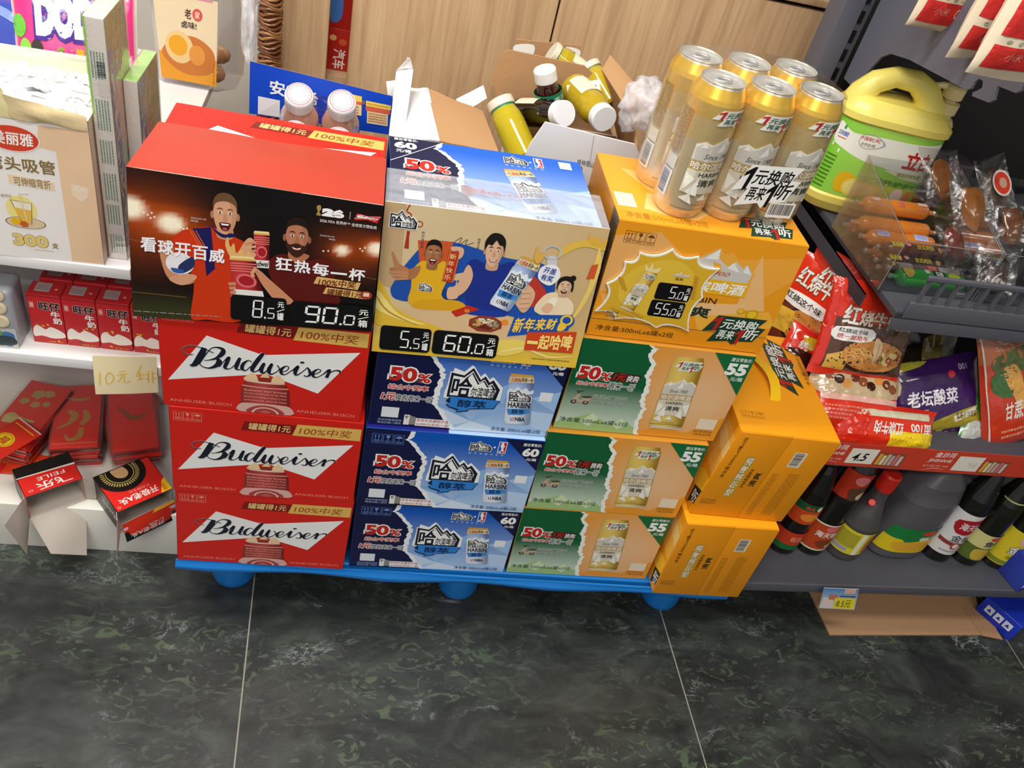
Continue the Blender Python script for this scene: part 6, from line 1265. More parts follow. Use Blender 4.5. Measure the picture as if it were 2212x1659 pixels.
cv = CV(mb, jf, .22, .133, 'coated_board', 1, .008)
cv.grid(0, 0, 1, 1, 60, 12, lambda u, v: mixc(H('#a8dc5c'), H('#6cc424'), abs(2*u-1)), 0)
cv.smooth([(.10, .06), (.30, .14), (.55, .10), (.97, .08), (.98, .52), (.75, .60), (.45, .46), (.28, .38), (.10, .30)], H('#f0efe4'), 1, 5)
cv.text('立白', .56, .20, .76, .44, H('#c02a1c'), 4, .05); cv.ring(.43, .20, .065, .10, .08, H('#b0a8a8'), 3); cv.text('中国航天', .37, .14, .48, .19, H('#c8403a'), 4, .01); cv.text('合作伙伴', .39, .22, .47, .27, H('#6a5a5a'), 4)
cv.smooth([(.52, .50), (.90, .50), (.80, .58), (.60, .58)], H('#e8e4b4'), 2); cv.text('清新柠檬洗洁精', .55, .50, .76, .56, H('#6a6448'), 4)
cv.ell(.19, .11, .016, .03, H('#3a9a5c'), 4); cv.text('立白科技集团', .13, .16, .26, .22, H('#2a5ac0'), 4, .02); cv.lines(.14, .24, .26, .27, 1, H('#d05a50'), 4)
cv.lines(.11, .48, .25, .97, 9, H('#4a7a28'), 3, 4); cv.ell(.235, .34, .012, .03, WHITE, 4, 12); cv.ell(.235, .42, .012, .03, WHITE, 4, 12); cv.ell(.13, .36, .012, .03, WHITE, 4, 12)
cv.ell(.40, .80, .07, .15, H('#e8b81c'), 4); cv.ell(.46, .84, .06, .13, H('#efd24c'), 5); cv.ell(.46, .84, .048, .10, H('#f0e08a'), 6); cv.text('洗护合一', .50, .63, .74, .70, H('#4a8a2c'), 4, .01); cv.ell(.62, .82, .045, .10, H('#e8e4e8'), 4); cv.ell(.72, .84, .04, .09, H('#e0708a'), 4)
mb.build('label', jug)
mb = MB(); mb.lathe([(.028, .165), (.028, .190), (.022, .199), (.017, .200), (.017, .207), (.021, .208), (.021, .226), (.012, .228), (.010, .232), (.019, .234), (.019, .252), (.014, .255)], YC, 'plastic', 24, M=Matrix.Translation((.078, .004, 0)))
mb.tube([(.078, .004, .246), (.055, .002, .250), (.038, 0, .246), (.030, 0, .240)], [.007, .006, .005, .004], YC, 'plastic', 10); mb.build('pump', jug)
# acrylic trays with sausages and snacks
def acr(x0, x1, y0, y1, hf, hb, lab):
    t = thing('acrylic_tray', lab, 'tray', GM @ Vector((x0, y0, .7505)), YAW); w_, d_ = x1-x0, y1-y0; th = .0025; mb = MB()
    mb.box(0, 0, 0, w_, d_, th, WHITE, 'acrylic')
    for x in (0, w_-th):
        V = [(x, 0, th), (x, d_, th), (x, d_, hb), (x, 0, hf)]; mb.add(V+[(a+th, b_, c) for a, b_, c in V], [(0, 1, 2, 3), (7, 6, 5, 4), (0, 4, 5, 1), (1, 5, 6, 2), (2, 6, 7, 3), (3, 7, 4, 0)], WHITE, 'acrylic')
    mb.box(th, 0, th, w_-th, th, hf, WHITE, 'acrylic'); mb.box(th, d_-th, th, w_-th, d_, hb, WHITE, 'acrylic'); mb.build('tray_walls', t)
    mb = MB(); E_ = H('#8a8e94')
    for x in (0, w_): mb.tube([(x, 0, hf), (x, d_, hb)]  , .0006, E_, 'gloss', 6); mb.tube([(x, 0, .0), (x, 0, hf)]  , .0006, E_, 'gloss', 6)
    mb.tube([(0, 0, hf), (w_, 0, hf)]  , .0006, E_, 'gloss', 6); mb.build('tray_edge', t)
a = gl((1.100, .165, 0)); b_ = gl((1.2555, .165, 0)); XL = .056; YF, YB = .158, .352; HF, HB = .094, .140
acr(XL, XL+.178, YF, YB, HF, HB, 'clear acrylic tray holding wrapped sausages on the shelf')
acr(XL+.183, XL+.40, YF, YB, HF, HB, 'clear acrylic tray of vacuum packed snacks at the right edge')
def sausage(x, y, z, L, rr, col, lab, grp, art=None, tw=H('#b8b8b8'), yaw=0):
    p = GM @ Vector((x, y, .7535+z)); t = thing('sausage', lab, 'sausage', p, YAW+yaw, grp); mb = MB(); M = Matrix.Rotation(math.pi/2, 4, 'Y')
    n_ = 14; prof = [(.002, .0), (.004, .004), (rr*.35, .010)]+[(rr*math.sin(math.radians(20+70*i/5)), .012+rr*.9*(1-math.cos(math.radians(20+70*i/5)))) for i in range(6)]
    prof = prof+[(rr, L/2)]+[(r_, L-z_) for r_, z_ in prof[::-1]]; mb.lathe(prof, col, 'film_pack', 22, M)
    if art: art(CV(mb, lambda u, v, h: Vector((L*.08+L*.84*u, (rr+h+.0006)*math.cos(math.radians(185+115*v)) if 0 else -(rr+h+.0006)*math.sin(math.radians(-50+150*v)), (rr+h+.0006)*math.cos(math.radians(-50+150*v)))), L*.84, rr*2.4, 'coated_board', 1, .006))
    mb.build('casing', t)
    for e in (0, 1):
        mb = MB(); mb.lathe([(.0035, 0), (.0046, .001), (.0046, .004), (.0035, .005)], tw, 'can_metal', 10, Matrix.Translation((L*e-(.0025), 0, 0)) @ M); mb.build('clip', t)
def oart(cv):
    cv.rect(.08, .30, .20, .52, H('#efc8bc'), 1); cv.rect(.78, .28, .92, .50, H('#efc8bc'), 1); cv.text('王中王', .10, .58, .26, .74, H('#e8a4a0'), 3, .02, .2); cv.text('火腿', .46, .36, .56, .66, H('#d8707a'), 3, .02); cv.text('王中王', .78, .56, .93, .72, H('#e8a4a0'), 3, .02, .2)
def bart(cv): cv.rect(.08, .22, .26, .62, H('#b9c4e8'), 1); cv.rect(.64, .22, .84, .62, H('#b9c4e8'), 1); cv.lines(.10, .3, .24, .55, 3, H('#7a8ac8'), 2, 2); cv.lines(.66, .3, .82, .55, 3, H('#7a8ac8'), 2, 3)
def dart(cv): cv.text('黑胡椒', .06, .25, .24, .6, H('#e0c83c'), 2, .03); cv.text('台式烤肠', .45, .3, .70, .6, H('#e0c83c'), 2, .02); cv.ell(.32, .35, .04, .16, H('#e08a9a'), 2, 12); cv.ell(.8, .5, .04, .16, H('#e8a06a'), 2, 12)
def gart(cv): cv.rect(0, .15, .2, .8, H('#9a8a8a'), 1); cv.rect(.4, .1, .56, .8, H('#b83a3a'), 1); cv.text('玉米', .42, .25, .54, .6, H('#efc9a0'), 3); cv.rect(.58, .15, .88, .75, H('#b9b0b0'), 1)
def nart(cv): cv.ell(.55, .45, .09, .36, H('#123a1c'), 1); cv.text('牛肉', .50, .28, .60, .62, WHITE, 3, .03); cv.text('香', .34, .2, .42, .45, WHITE, 3, .03); cv.smooth([(.68, .4), (.8, .25), (.85, .5), (.72, .65)], H('#c8d03c'), 1); cv.ell(.1, .4, .08, .3, H('#c8b04a'), 1)
OR1 = H('#e2852a'); Dk1 = H('#3c2a26')
sx_ = XL+.006
SA = [(sx_+.000, .328, .060, .155, .0140, OR1, 'orange sausage with pink print, topmost at the back of the tray', oart), (sx_+.000, .312, .031, .165, .0145, OR1, 'plain orange sausage second from the back of the tray', None), (sx_+.008, .284, .022, .158, .0138, H('#dd7f2c'), 'orange sausage with two pale blue bands in the tray', bart),
      (sx_+.002, .330, .0145, .150, .0135, H('#c8702c'), 'orange brown sausage lowest at the back of the tray', None), (sx_+.008, .252, .013, .150, .0125, H('#a8562a'), 'brown sausage in the middle of the tray', None), (sx_+.016, .228, .012, .150, .0115, Dk1, 'dark sausage with yellow lettering behind the dark banded one', dart), (sx_+.016, .240, .030, .150, .0115, H('#5a3026'), 'dark reddish sausage resting on top in the tray', dart),
      (sx_+.010, .206, .0115, .150, .0110, Dk1, 'dark sausage with yellow lettering and pink spots', dart), (sx_+.016, .190, .022, .156, .0100, H('#6a5a58'), 'thin grey brown sausage with a red band in the tray', gart), (sx_+.014, .174, .0170, .152, .0155, H('#2f9a3c'), 'fat green sausage at the front of the tray', nart)]
for x, y, z, L, rr, c, lab, art in SA: sausage(x, y, z, L, rr, c, lab, None, art, yaw=.0)
r = random.Random(31)
for k, (a, b_, yy, s_, lab) in enumerate((((2035, 380), (.35, .1), .30, .062, 'vacuum packed brown snack at the back of the right tray'), ((2100, 440), (.2, .3), .25, .066, 'vacuum packed brown drumstick snack in the right tray'), ((2150, 400), (.5, .1), .31, .066, 'clear snack pouch with a round red sticker'), ((2185, 480), (.1, .2), .24, .062, 'vacuum packed snack at the right edge of the photo'), ((2060, 520), (.3, .4), .21, .060, 'reddish brown packed snack low in the right tray'), ((2150, 580), (.1, .2), .185, .060, 'dark packed snack at the front of the right tray'))):
    p = aty(a[0], a[1], yy); t = thing('snack_pouch', lab, 'snack', p); mb = MB(); M = frame((0, 0, 0), (1, .2+.1*k*(-1)**k, .1), (-.1, .75, .7))
    pillow(mb, s_*1.25, s_*1.5, .022, WHITE, 'pouch_film', M=M, seed=k+2, wr=.006, nx=12, ny=14); mb.build('pouch', t)
    mb = MB(); bm = bmesh.new(); bmesh.ops.create_icosphere(bm, subdivisions=3, radius=1)
    for v in bm.verts: d = 1+.3*noise.noise(v.co*1.5+Vector((k, 0, 0))); v.co = Vector((v.co.x*s_*.34*d, v.co.y*s_*.46*d*(1.15-.3*v.co.y), v.co.z*.009*d))
    mb.bm(bm, H(('#7a4a22', '#8a5420', '#5a4234', '#6a4024', '#6a3026', '#3a2822')[k]), 'gloss', True, M); mb.build('filling', t)
    if k == 2:
        mb = MB(); cv = CV(mb, lambda u, v, h: M @ Vector(((u-.5)*.045, (.5-v)*.045, .0125+h)), .045, .045); cv.ell(.5, .5, .5, .5, H('#e8dcd6'), 1); cv.ell(.5, .5, .42, .42, H('#d8402c'), 2); cv.ell(.55, .5, .2, .2, H('#c9a48a'), 3); mb.build('sticker', t)
mb = MB(); M = Matrix.Translation(aty(1995, 385, .445)) @ Matrix.Rotation(YAW, 4, 'Z'); mb.box(-.045, -.02, -.045, .075, .035, .045, H('#4a4048'), 'film_pack', ch=.006, M=M); cv = plane_cv(mb, M @ Vector((-.045, -.02, .045)), M.to_3x3() @ Vector((.12, 0, 0)), Vector((0, 0, -.09))); cv.rect(.12, .42, .95, .85, H('#8a8280'), 1); cv.barcode(.2, .45, .9, .82, H('#5a5050'), H('#9a9490'), 2); cv.rect(.05, .05, .4, .35, H('#2c2a44'), 1); cv.rect(.45, .05, .75, .35, H('#7a4a54'), 1)
tag(mb.build('snack_box'), 'dim grey boxed snack standing behind the sausages', 'snack box')
# noodle packets on the middle shelf
RN = H('#e0321a')
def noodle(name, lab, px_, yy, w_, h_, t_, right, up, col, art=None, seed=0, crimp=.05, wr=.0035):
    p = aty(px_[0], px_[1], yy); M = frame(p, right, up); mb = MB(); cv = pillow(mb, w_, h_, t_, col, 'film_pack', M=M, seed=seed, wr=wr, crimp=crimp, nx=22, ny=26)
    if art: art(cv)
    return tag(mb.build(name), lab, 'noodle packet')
def bowl(cv, cx, cy, rx, ry):
    cv.ell(cx, cy, rx, ry, H('#2a1a14'), 2); cv.ell(cx, cy-ry*.05, rx*.9, ry*.88, H('#c9843c'), 3); r_ = random.Random(int(cx*100))
    for k in range(16): x, y = cx-rx*.5+r_.uniform(-.3, .5)*rx, cy+r_.uniform(-.5, .3)*ry; cv.line([(x, y, .5), (x+.05*rx*4, y-.02, 1), (x+.35*rx, y+.03, .5)], .0018, H('#e2b45c'), 4, 3)
    for k in range(7): cv.smooth([(cx+rx*(.05+.09*k)+dx*rx, cy+r_.uniform(-.4, .3)*ry+dy*ry) for dx, dy in ((0, -.2), (.16, -.1), (.14, .15), (-.04, .14))], H(r_.choice(('#8a3c1c', '#a84c24', '#6a7a2c', '#d8642c', '#e0c88a'))), 5, 3)
def beef(cv):
    cv.rect(.0, .06, .10, .94, H('#d92a14'), 1); cv.poly([(.10, .40), (1, .44), (1, .94), (.10, .94)], H('#5a3626'), 1); bowl(cv, .60, .76, .38, .19); cv.poly([(.12, .8), (.3, .72), (.34, .94), (.12, .94)], H('#dcae4a'), 2)
    for k, ch in enumerate('红烧牛肉面'): cv.text(ch, .16+k*.16, .27+(.03 if k else 0), .31+k*.16, .45, WHITE if k == 0 else H('#e6d8c8'), 6, .03, 0, H('#8a6a3c'), .03)
    cv.smooth([(.12, .50), (.5, .48), (.52, .60), (.14, .63)], WHITE, 6, 3); cv.text('红烧这个味', .15, .50, .46, .545, INK, 8, .02); cv.text('统一就是牛', .15, .56, .48, .61, H('#c0281e'), 8, .02)
    cv.smooth([(.57, .56), (.65, .60), (.66, .70), (.61, .84), (.57, .70)], H('#d8c09a'), 7, 3); cv.line([(.63, .60), (.61, .84)], .002, H('#e08a2c'), 8)
noodle('noodle_packet', 'large red noodle packet with white lettering and noodle bowl, facing front', (1872, 712), .200, .185, .170, .034, (1, .02, -.05), (.02, .42, .90), RN, beef, 4)
def edge(cv):
    cv.rect(.1, .45, .95, .92, H('#6a3020'), 1); bowl(cv, .6, .68, .32, .2); cv.poly([(.1, .60), (.4, .56), (.42, .80), (.1, .84)], H('#e2b43c'), 6); cv.text('红烧牛肉面', .2, .14, .95, .32, WHITE, 6, .03, 0, H('#8a6a3c'), .03); cv.smooth([(.15, .40), (.7, .38), (.7, .50), (.15, .52)], WHITE, 7, 3); cv.text('红烧这个味', .18, .41, .66, .48, INK, 9, .02)
noodle('noodle_packet', 'red noodle packet standing edge on behind the large front one', (1796, 672), .29, .17, .185, .022, (.62, -.70, 0), (.05, .30, .93), RN, edge, 7)
noodle('noodle_packet', 'red noodle packet standing beside the top orange beer carton', (1748, 672), .31, .17, .19, .022, (.55, -.75, 0), (.10, .25, .95), RN, edge, 11)
noodle('noodle_packet', 'leftmost red noodle packet half hidden by the orange beer cartons', (1706, 712), .34, .17, .20, .022, (.75, -.55, 0), (.06, .25, .95), H('#d8301a'), edge, 13)
noodle('noodle_packet', 'red noodle packet with yellow corner under the edge on packets', (1752, 778), .232, .13, .105, .026, (.85, -.35, -.2), (.0, .6, .78), RN, lambda cv: (cv.poly([(.2, .2), (.7, .1), (.75, .35), (.3, .4)], H('#e8c42c'), 2), cv.smooth([(.1, .5), (.8, .45), (.9, .9), (.2, .9)], H('#3a1a14'), 2), cv.text('统一', .2, .28, .5, .44, WHITE, 5, .03)), 17)
def five(cv):
    cv.smooth([(.06, .18), (.92, .12), (.96, .52), (.05, .56)], H('#c9b08a'), 1, 4)
    for k in range(9): cv.ell(.14+.09*k, .30+.05*((k*7) % 3), .055, .07, H(('#8a4a24', '#3a1a10', '#d8944a', '#6a2c18')[k % 4]), 3, 10)
    cv.rect(.05, .56, .95, .64, H('#eab4a8'), 2); cv.lines(.1, .70, .6, .92, 4, H('#ea8a78'), 2, 3); cv.barcode(.60, .72, .92, .94, H('#8a4a44'), H('#eed0ca'), 3); cv.text('100', .52, .03, .66, .09, WHITE, 4, .03); cv.poly([(.0, .10), (.12, .02), (.16, .12), (.02, .24)], H('#efd82c'), 3)
noodle('noodle_packet', 'red five pack of noodles with brown picture panel below the large packet', (1848, 850), .155, .185, .125, .040, (1, .04, -.06), (.03, .75, .66), RN, five, 21)
def lowp(cv):
    cv.rect(.50, .52, .98, .92, H('#f2d51c'), 1); cv.rect(.1, .06, .9, .22, H('#d8d2b4'), 1); cv.text('红烧牛肉', .34, .32, .62, .62, WHITE, 4, .03, .0, rot=180); cv.text('面100', .70, .30, .92, .52, WHITE, 4, .03, rot=180); cv.rect(.0, .06, .3, .9, H('#d92a14'), 1)
noodle('noodle_packet', 'red and yellow noodle packet lying lowest at the shelf front', (1908, 925), .115, .215, .075, .040, (1, .03, -.03), (.02, .62, .78), RN, lowp, 25, .03)
PU = H('#3c1c5c')
def purp(cv):
    cv.text('老坛酸菜', .12, .42, .68, .62, H('#e6e0e8'), 4, .03, .1); cv.text('牛肉面', .12, .66, .34, .77, H('#c8bcd0'), 4, .02, .1); cv.text('100', .72, .12, .82, .20, H('#b8a8c8'), 4, .02, rot=180); cv.ell(.62, .24, .04, .05, H('#d8304a'), 4, 12)
    cv.smooth([(.25, .92), (.5, .80), (.95, .70), (.98, .94), (.6, .99)], H('#a89a2c'), 2, 4); cv.poly([(.62, .80), (.92, .70), (.93, .78), (.64, .89)], H('#e2dcc4'), 4); cv.text('量更足 味更酸', .65, .76, .90, .84, H('#3a2c1c'), 6); cv.smooth([(.10, .84), (.34, .78), (.36, .90), (.14, .95)], H('#c8884a'), 2, 3); cv.smooth([(.02, .05), (.4, .02), (.3, .10), (.05, .14)], H('#b8b03c'), 2, 3)
noodle('noodle_packet', 'dark purple noodle packet with white lettering leaning on the shelf', (2022, 852), .185, .180, .140, .034, (1, .10, .22), (-.12, .62, .76), PU, purp, 29)
noodle('noodle_packet', 'green and white noodle packet under the purple one', (2118, 905), .165, .10, .12, .024, (.9, .1, -.25), (.35, .6, .7), H('#3a8a34'), lambda cv: (cv.smooth([(.1, .6), (.5, .55), (.9, .7), (.9, .95), (.1, .95)], H('#c8d0c8'), 1), cv.smooth([(.2, .1), (.7, .15), (.6, .5), (.3, .5)], H('#6ab04a'), 2)), 33)
def mash(cv):
    cv.rect(.0, .0, 1, .26, H('#c87038'), 1); cv.text('统一', .25, .08, .5, .17, H('#e8a8a0'), 3, .02); cv.smooth([(.2, .22), (.8, .18), (.85, .34), (.3, .36)], H('#5a6a2c'), 2); cv.smooth([(.35, .34), (.6, .32), (.75, .62), (.62, .66)], H('#e6a850'), 3); cv.smooth([(.15, .36), (.4, .34), (.5, .55), (.2, .5)], H('#3f6a34'), 2); cv.text('甘蔗伴', .35, .60, .85, .74, H('#efe4da'), 5, .03, .1); cv.line([(.05, .02), (.10, .98)], .003, H('#e8e0dc'), 4); cv.lines(.3, .82, .8, .92, 2, H('#f0a080'), 3, 4)
noodle('noodle_packet', 'tall orange and red packet leaning at the right edge of the shelf', (2176, 835), .17, .110, .25, .030, (1, .12, .45), (-.60, .32, .85), H('#cf3c1e'), mash, 37)
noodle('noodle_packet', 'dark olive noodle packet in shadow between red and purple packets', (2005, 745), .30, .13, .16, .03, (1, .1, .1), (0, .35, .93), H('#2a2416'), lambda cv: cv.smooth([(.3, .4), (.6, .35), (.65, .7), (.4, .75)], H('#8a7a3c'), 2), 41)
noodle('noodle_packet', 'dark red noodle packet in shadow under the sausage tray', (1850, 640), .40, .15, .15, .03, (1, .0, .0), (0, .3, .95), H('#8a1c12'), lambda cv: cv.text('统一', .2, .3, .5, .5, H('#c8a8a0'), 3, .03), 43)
noodle('noodle_packet', 'red packet standing at the back right of the middle shelf', (2205, 770), .33, .10, .18, .03, (1, .0, .1), (0, .2, .98), H('#7a2a1c'), None, 45)
# red price strips
def strip(pa, pb, lab, price_, off):
    a = gl(aty(pa[0], pa[1], .055)); b2 = gl(aty(pb[0], pb[1], .065)); w_ = b2.x-a.x; y0 = .0445-off; p = GM @ Vector((a.x, y0, .514)); mb = MB()
    mb.box(0, -.0012, -.054, w_, 0, 0, H('#c8402c'), 'coated_board'); cv = plane_cv(mb, (0, -.0012, 0), (w_, 0, 0), (0, 0, -.054)); k = .185/w_
    cv.text('金沙河', .10*k, .06, .32*k, .30, H('#f0dcd4'), 2, .03); cv.text('JINSHAHE', .06*k, .38, .32*k, .56, H('#f0dcd4'), 2, .02, .1); cv.text('金沙河面 只是一种面', .04*k, .66, .32*k, .76, H('#e8b8a8'), 2); cv.line([(.06*k, .92, .5), (.18*k, .82, 1.5), (.30*k, .86, .5)], .0012, H('#e8a898'), 2, 4)
    cv.rect(.37*k, .18, .66*k, .86, H('#e6e0d4'), 2)
    if price_: cv.text(price_, .42*k, .38, .58*k, .74, INK, 4, .02, .2)
    else: cv.text('7.5元', .52*k, .45, .62*k, .70, H('#b8b8b0'), 4)
    cv.rect(.68*k, .30, min(.97*k, 1), .92, H('#8a4a30'), 1)
    for q, c in enumerate(('#d8a83c', '#e0d4b0', '#c8b890', '#b8a8b0', '#d0706a', '#c8c0b8')): cv.rect((.69+.045*q)*k, .35+.06*(q % 2), (.725+.045*q)*k, .85, H(c), 2)
    return tag(mb.build('price_strip', None, p, YAW), lab, 'price strip')
strip((1768, 958), (2006, 984), 'red printed price strip with a handwritten 4.5 card on the middle shelf', '4.5', .002)
strip((2006, 985), (2300, 1010), 'red printed price strip at the right end with a faint price card', '', .0035)
# sauce bottles on the base deck
def bottle(x, y, prof, liq, label, lab, sq=1, cap=None, art=None, lz=None, yaw=0):
    t = thing('condiment_bottle', lab, 'bottle', (x, y, .1655), yaw); mb = MB(); mb.lathe(prof, liq, 'gloss', 32, sq=sq); mb.build('body', t)
    if art:
        for (r_, z0, z1, fn) in art:
            mb = MB(); ss = cyl_cv(mb, r_+.0004, z0, z1, 190, 350, sq=sq); ss.grid(0, 0, 1, 1, 24, 1, lambda u, v: label, 0); fn(ss); mb.build('label', t)
    if cap: mb = MB(); mb.lathe(cap[0], cap[1], 'plastic', 26); mb.build('cap', t)
    return t
BK = H('#120c0a'); G1 = H('#16552c')
def std(rr, H_, neck=.013): return [(rr*.9, 0), (rr, .004), (rr, H_*.56), (rr*.92, H_*.64), (neck*1.4, H_*.80), (neck, H_*.86), (neck, H_*.93)]
capA = lambda H_, rr=.016: [(rr, H_*.90), (rr, H_*.99), (rr*.9, H_)]
def a1(cv): cv.rect(0, 0, 1, .35, G1, 1); cv.ell(.62, .2, .06, .12, H('#e6e0d0'), 2); cv.text('海天', .3, .1, .5, .28, H('#d8503c'), 3, .02); cv.smooth([(.1, .4), (.9, .38), (.9, .95), (.1, .95)], H('#c8481c'), 1); cv.ell(.5, .65, .2, .2, H('#e88a2c'), 3)
def a1b(cv): cv.rect(0, 0, 1, .7, H('#c83a1c'), 1); cv.rect(0, .7, 1, 1, H('#1c6a34'), 1); cv.text('蚝油', .4, .2, .65, .5, H('#e8a07a'), 3, .02)
def a2(cv): cv.rect(0, 0, 1, 1, H('#b8341c'), 1); cv.ell(.45, .2, .16, .14, H('#d87a7c'), 3); cv.smooth([(.3, .5), (.6, .4), (.85, .6), (.7, .9), (.4, .85)], H('#5a3a28'), 3); cv.ell(.65, .7, .14, .12, H('#d8c09a'), 4); cv.rect(0, .93, 1, 1, H('#e0a090'), 4)
def a2b(cv): cv.rect(0, 0, 1, 1, H('#b8441c'), 1); cv.rect(0, .0, 1, .05, H('#d8dcc8'), 2); cv.rect(0, .95, 1, 1, H('#d8dcc8'), 2); cv.ell(.5, .16, .14, .10, H('#d86a6c'), 3); cv.text('海天蚝油', .22, .28, .82, .48, H('#ecd8d0'), 4, .04); cv.ell(.52, .72, .2, .15, H('#7a3a1c'), 3); cv.ell(.68, .82, .14, .08, H('#d8a070'), 4)
def a3(cv): cv.rect(.0, 0, 1, 1, H('#d8cc2c'), 1); cv.rect(.06, .1, .5, .72, H('#a8a02c'), 2); cv.rect(.08, .76, .40, .92, H('#a0a0b0'), 2); cv.rect(.52, .0, .62, 1, H('#e8e4c0'), 2); cv.smooth([(.7, .1), (.95, .2), (.9, .8), (.7, .9)], H('#c8702c'), 3)
def a4(cv): cv.poly([(.12, .02), (.98, .02), (.98, .42), (.60, .46), (.45, .58), (.40, .46), (.06, .44)], H('#1c7a3c'), 2); cv.poly([(.04, .44), (.98, .40), (.98, 1), (.0, .98)], H('#dcc41c'), 1); cv.ell(.66, .18, .12, .10, H('#c8402c'), 4); cv.text('酱油', .55, .32, .85, .48, H('#e8e4d8'), 5, .03); cv.smooth([(.3, .6), (.8, .55), (.8, .9), (.4, .9)], H('#e0a82c'), 3)
def a5(cv): cv.smooth([(.2, .18), (.8, .10), (.85, .40), (.3, .46)], H('#a81c24'), 2, 3); cv.text('海天酱', .30, .20, .78, .36, H('#ecd8d8'), 4, .03); cv.text('金标', .3, .50, .75, .66, INK, 4); cv.poly([(.1, .66), (.9, .72), (.9, .80), (.1, .74)], H('#8a3a34'), 3); cv.ell(.5, .76, .10, .09, H('#a84a44'), 4); cv.ell(.5, .76, .06, .055, H('#e8dcd8'), 5); cv.lines(.25, .88, .75, .94, 1, H('#8a8a9a'), 3)
def a6(cv): cv.rect(0, 0, 1, .5, H('#cfc886'), 1); cv.rect(0, .5, 1, 1, H('#5a6a2c'), 1); cv.ell(.6, .10, .16, .08, H('#c8404a'), 3); cv.text('鱼味', .4, .2, .8, .42, INK, 3, .02); cv.smooth([(.3, .6), (.6, .55), (.7, .9), (.35, .95)], H('#c8a83c'), 3)
def a7(cv): cv.rect(0, 0, 1, 1, H('#d8c42c'), 1); cv.ell(.55, .2, .2, .14, H('#e0b0b0'), 3); cv.text('金标', .3, .4, .8, .62, H('#eadfd6'), 4, .04, 0, H('#3a6a34'), .05); cv.rect(0, .86, 1, .97, H('#7a8a2c'), 3); cv.text('味极鲜', .35, .68, .7, .80, H('#8a6a1c'), 4)
bottle(1.140, .118, std(.032, .275), BK, H('#c8481c'), 'sauce bottle with green and orange labels beside the orange beer cartons', cap=(capA(.275), H('#5a5248')), art=[(.032, .098, .152, a1), (.032, .018, .068, a1b)])
bottle(1.203, .122, [(.031, 0), (.034, .004), (.034, .16), (.030, .18), (.030, .24), (.020, .262), (.016, .27)], BK, H('#b8341c'), 'oyster sauce bottle with two red picture labels', cap=([(.018, .262), (.018, .285), (.016, .287)], H('#3a3430')), art=[(.0305, .155, .24, a2), (.0342, .020, .098, a2b)], yaw=.1)
bottle(1.276, .118, [(.034, 0), (.038, .005), (.038, .095), (.030, .122), (.019, .155), (.0165, .175), (.0165, .190)], H('#4a4648'), H('#d8cc2c'), 'small dark vinegar bottle with a bright red cap and yellow label', cap=([(.0175, .185), (.0185, .192), (.0185, .222), (.016, .226)], H('#d2281c')), art=[(.0385, .024, .088, a3)], yaw=-.2)
mb = MB(); M = axis_m((1.262, .108, .1655+.152), (1.252, .094, .1655+.166)); mb.lathe([(.005, -.004), (.005, .006)], H('#d8d4d0'), 'plastic', 14, M); mb.lathe([(.0072, .004), (.0072, .017), (.006, .019)], H('#d2281c'), 'plastic', 16, M); o = mb.build('spout_cap'); vb = [q for q in bpy.data.objects if q.get('label', '').startswith('small dark vinegar')][0]; o.parent = vb; o.matrix_parent_inverse = (Matrix.Translation(vb.location) @ Matrix.Rotation(-.2, 4, 'Z')).inverted()
t = thing('condiment_jug', 'big dark grey soy sauce jug with green and yellow label', 'jug', (1.400, .150, .1655), .05)
mb = MB(); GJ = H('#57545a'); loft(mb, [(0, .062, .050, 2.8, 0, GJ), (.006, .068, .055, 2.8, 0, GJ), (.11, .068, .055, 2.8, 0, GJ), (.16, .066, .053, 2.6, .002, GJ), (.20, .056, .044, 2.4, .006, GJ), (.225, .034, .030, 2.2, .012, GJ), (.238, .022, .022, 2, .014, GJ)], 'plastic', 48); mb.build('jug_body', t)
mb = MB(); mb.tube([(.058, 0, .105), (.082, 0, .125), (.088, 0, .16), (.076, 0, .195), (.046, 0, .212)], [.011, .010, .010, .011, .013], GJ, 'plastic', 14); mb.build('handle', t)
mb = MB(); mb.lathe([(.022, .236), (.0235, .24), (.0235, .258), (.021, .262)], H('#d2281c'), 'plastic', 26, M=Matrix.Translation((.014, 0, 0))); mb.build('cap', t)
mb = MB()
def lf(u, v, h): x, y = sup(.0685+h, .0555+h, 2.8, math.radians(205+125*u)); return Vector((x, y, .098-.075*v))
cv = CV(mb, lf, .14, .075, 'coated_board', 1, .008); a4(cv); mb.build('label', t)
bottle(1.500, .128, std(.034, .285), H('#12140f'), H('#dcd8d8'), 'dark glass sauce bottle with white and maroon label', cap=(capA(.285), H('#2a2220')), art=[(.034, .028, .150, a5)])
bottle(1.568, .122, std(.033, .280), H('#14140c'), H('#cfc886'), 'dark sauce bottle with two pale green labels', cap=(capA(.28), H('#2a2a1c')), art=[(.033, .022, .100, a6), (.026, .155, .195, lambda cv: (cv.text('鱼味', .35, .15, .75, .5, INK, 3, .02), cv.ell(.55, .75, .16, .2, H('#3a5a2c'), 2)))])
bottle(1.640, .118, std(.034, .270), H('#16140c'), H('#d8c42c'), 'sauce bottle with bright yellow label at the right edge', cap=(capA(.27), H('#2a2a1c')), art=[(.034, .018, .118, a7)])
mb = MB(); p = atz(2195, 1290, .166); mb.box(0, 0, 0, .10, .06, .075, H('#2a3a9a'), 'coated_board', ch=.002); cv = plane_cv(mb, (0, 0, .075), (.1, 0, 0), (0, 0, -.075)); cv.rect(.0, .1, .5, .8, H('#d0d4e4'), 1); cv.lines(.05, .2, .45, .7, 4, H('#8a92b8'), 2, 3); tag(mb.build('blue_packet', None, Vector((1.648, .030, .1658)), .25), 'blue and white packet at the right end of the base deck', 'packet')
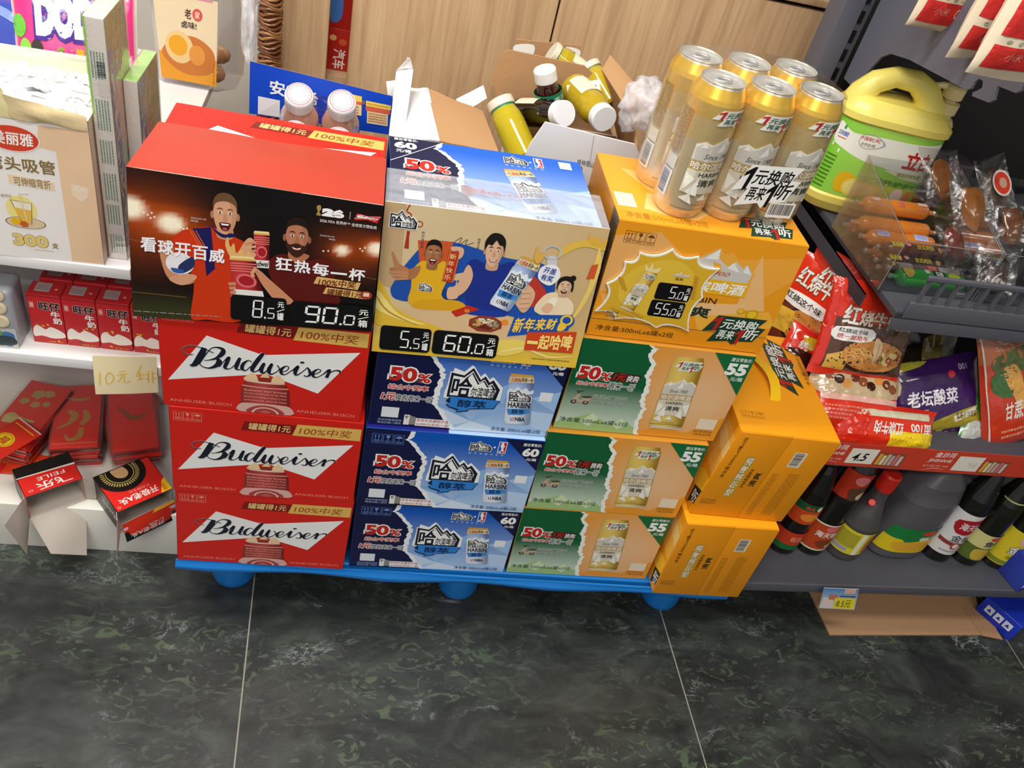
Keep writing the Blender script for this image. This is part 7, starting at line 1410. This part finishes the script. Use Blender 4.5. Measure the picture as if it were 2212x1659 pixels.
# small price card, floor cardboard, blue box
mb = MB(); L0 = [aty(u, v, .006) for u, v in ((1780, 1270), (1856, 1273), (1769, 1313), (1845, 1317))]; cv = panel(mb, *L0, .0008, H('#d8dce4'), 'coated_board', None, 3, 3)
cv.grid(0, 0, 1, 1, 2, 6, lambda u, v: mixc(H('#4a8ac8'), H('#d8e4ec'), v), 0); cv.rect(.05, .45, .35, .95, H('#e8d4cc'), 1); cv.rect(.2, .3, .45, .55, H('#c87a6a'), 2); cv.rect(.38, .45, .96, .97, H('#efe02c'), 2); cv.text('8.5元', .44, .55, .86, .90, H('#3a3a2c'), 4, 0, .2); cv.lines(.5, .30, .95, .44, 1, H('#2a2a34'), 3, 3); cv.rect(.6, -.2, .92, .22, H('#eab4a8'), 3)
tag(mb.build('price_card'), 'small blue picture price card with yellow 8.5 sticker hanging from the deck edge', 'price card')
mb = MB(); a, b2, c, d = [atz(u, v, .004) for u, v in ((1750, 1283), (2110, 1316), (1793, 1371), (2128, 1371))]; a = Vector((a.x, .135, .004)); b2 = Vector((b2.x+.02, .145, .004)); panel(mb, a, b2, c, d, .0035, H('#b08a68'), 'kraft', None, 6, 4)
o = tag(mb.build('cardboard_sheet'), 'flat kraft cardboard sheet on the floor under the dark shelving', 'cardboard')
mb = MB(); c, d = [atz(u, v, .006) for u, v in ((2122, 1372), (2166, 1381))]; panel(mb, Vector((c.x-.012, .10, .0065)), Vector((d.x-.005, .10, .0065)), c, d, .003, H('#ab8462'), 'kraft', None, 3, 3); tag(mb.build('cardboard_sheet'), 'small kraft cardboard scrap at the right end of the big sheet', 'cardboard')
mb = MB(); p = atz(2178, 1386, 0); mb.box(0, 0, 0, .12, .09, .055, H('#1c34b0'), 'coated_board', ch=.002); cv = plane_cv(mb, (0, 0, .055), (.12, 0, 0), (0, 0, -.055))
for k in range(3): cv.rect(.02+.12*k, .25, .12+.12*k, .62, H('#d8dcec'), 1); cv.poly([(.04+.12*k, .5), (.07+.12*k, .32), (.10+.12*k, .5)], H('#1c34b0'), 2)
cv = plane_cv(mb, (0, .09, .055), (0, -.09, 0), (0, 0, -.055))
for k in range(3): cv.rect(.15+.25*k, .25, .35+.25*k, .62, H('#d8dcec'), 1); cv.poly([(.19+.25*k, .52), (.25+.25*k, .34), (.31+.25*k, .52)], H('#1c34b0'), 2)
tag(mb.build('blue_carton', None, Vector((p.x, p.y, 0)), .55), 'deep blue carton with small white symbols on the floor at the right', 'carton')
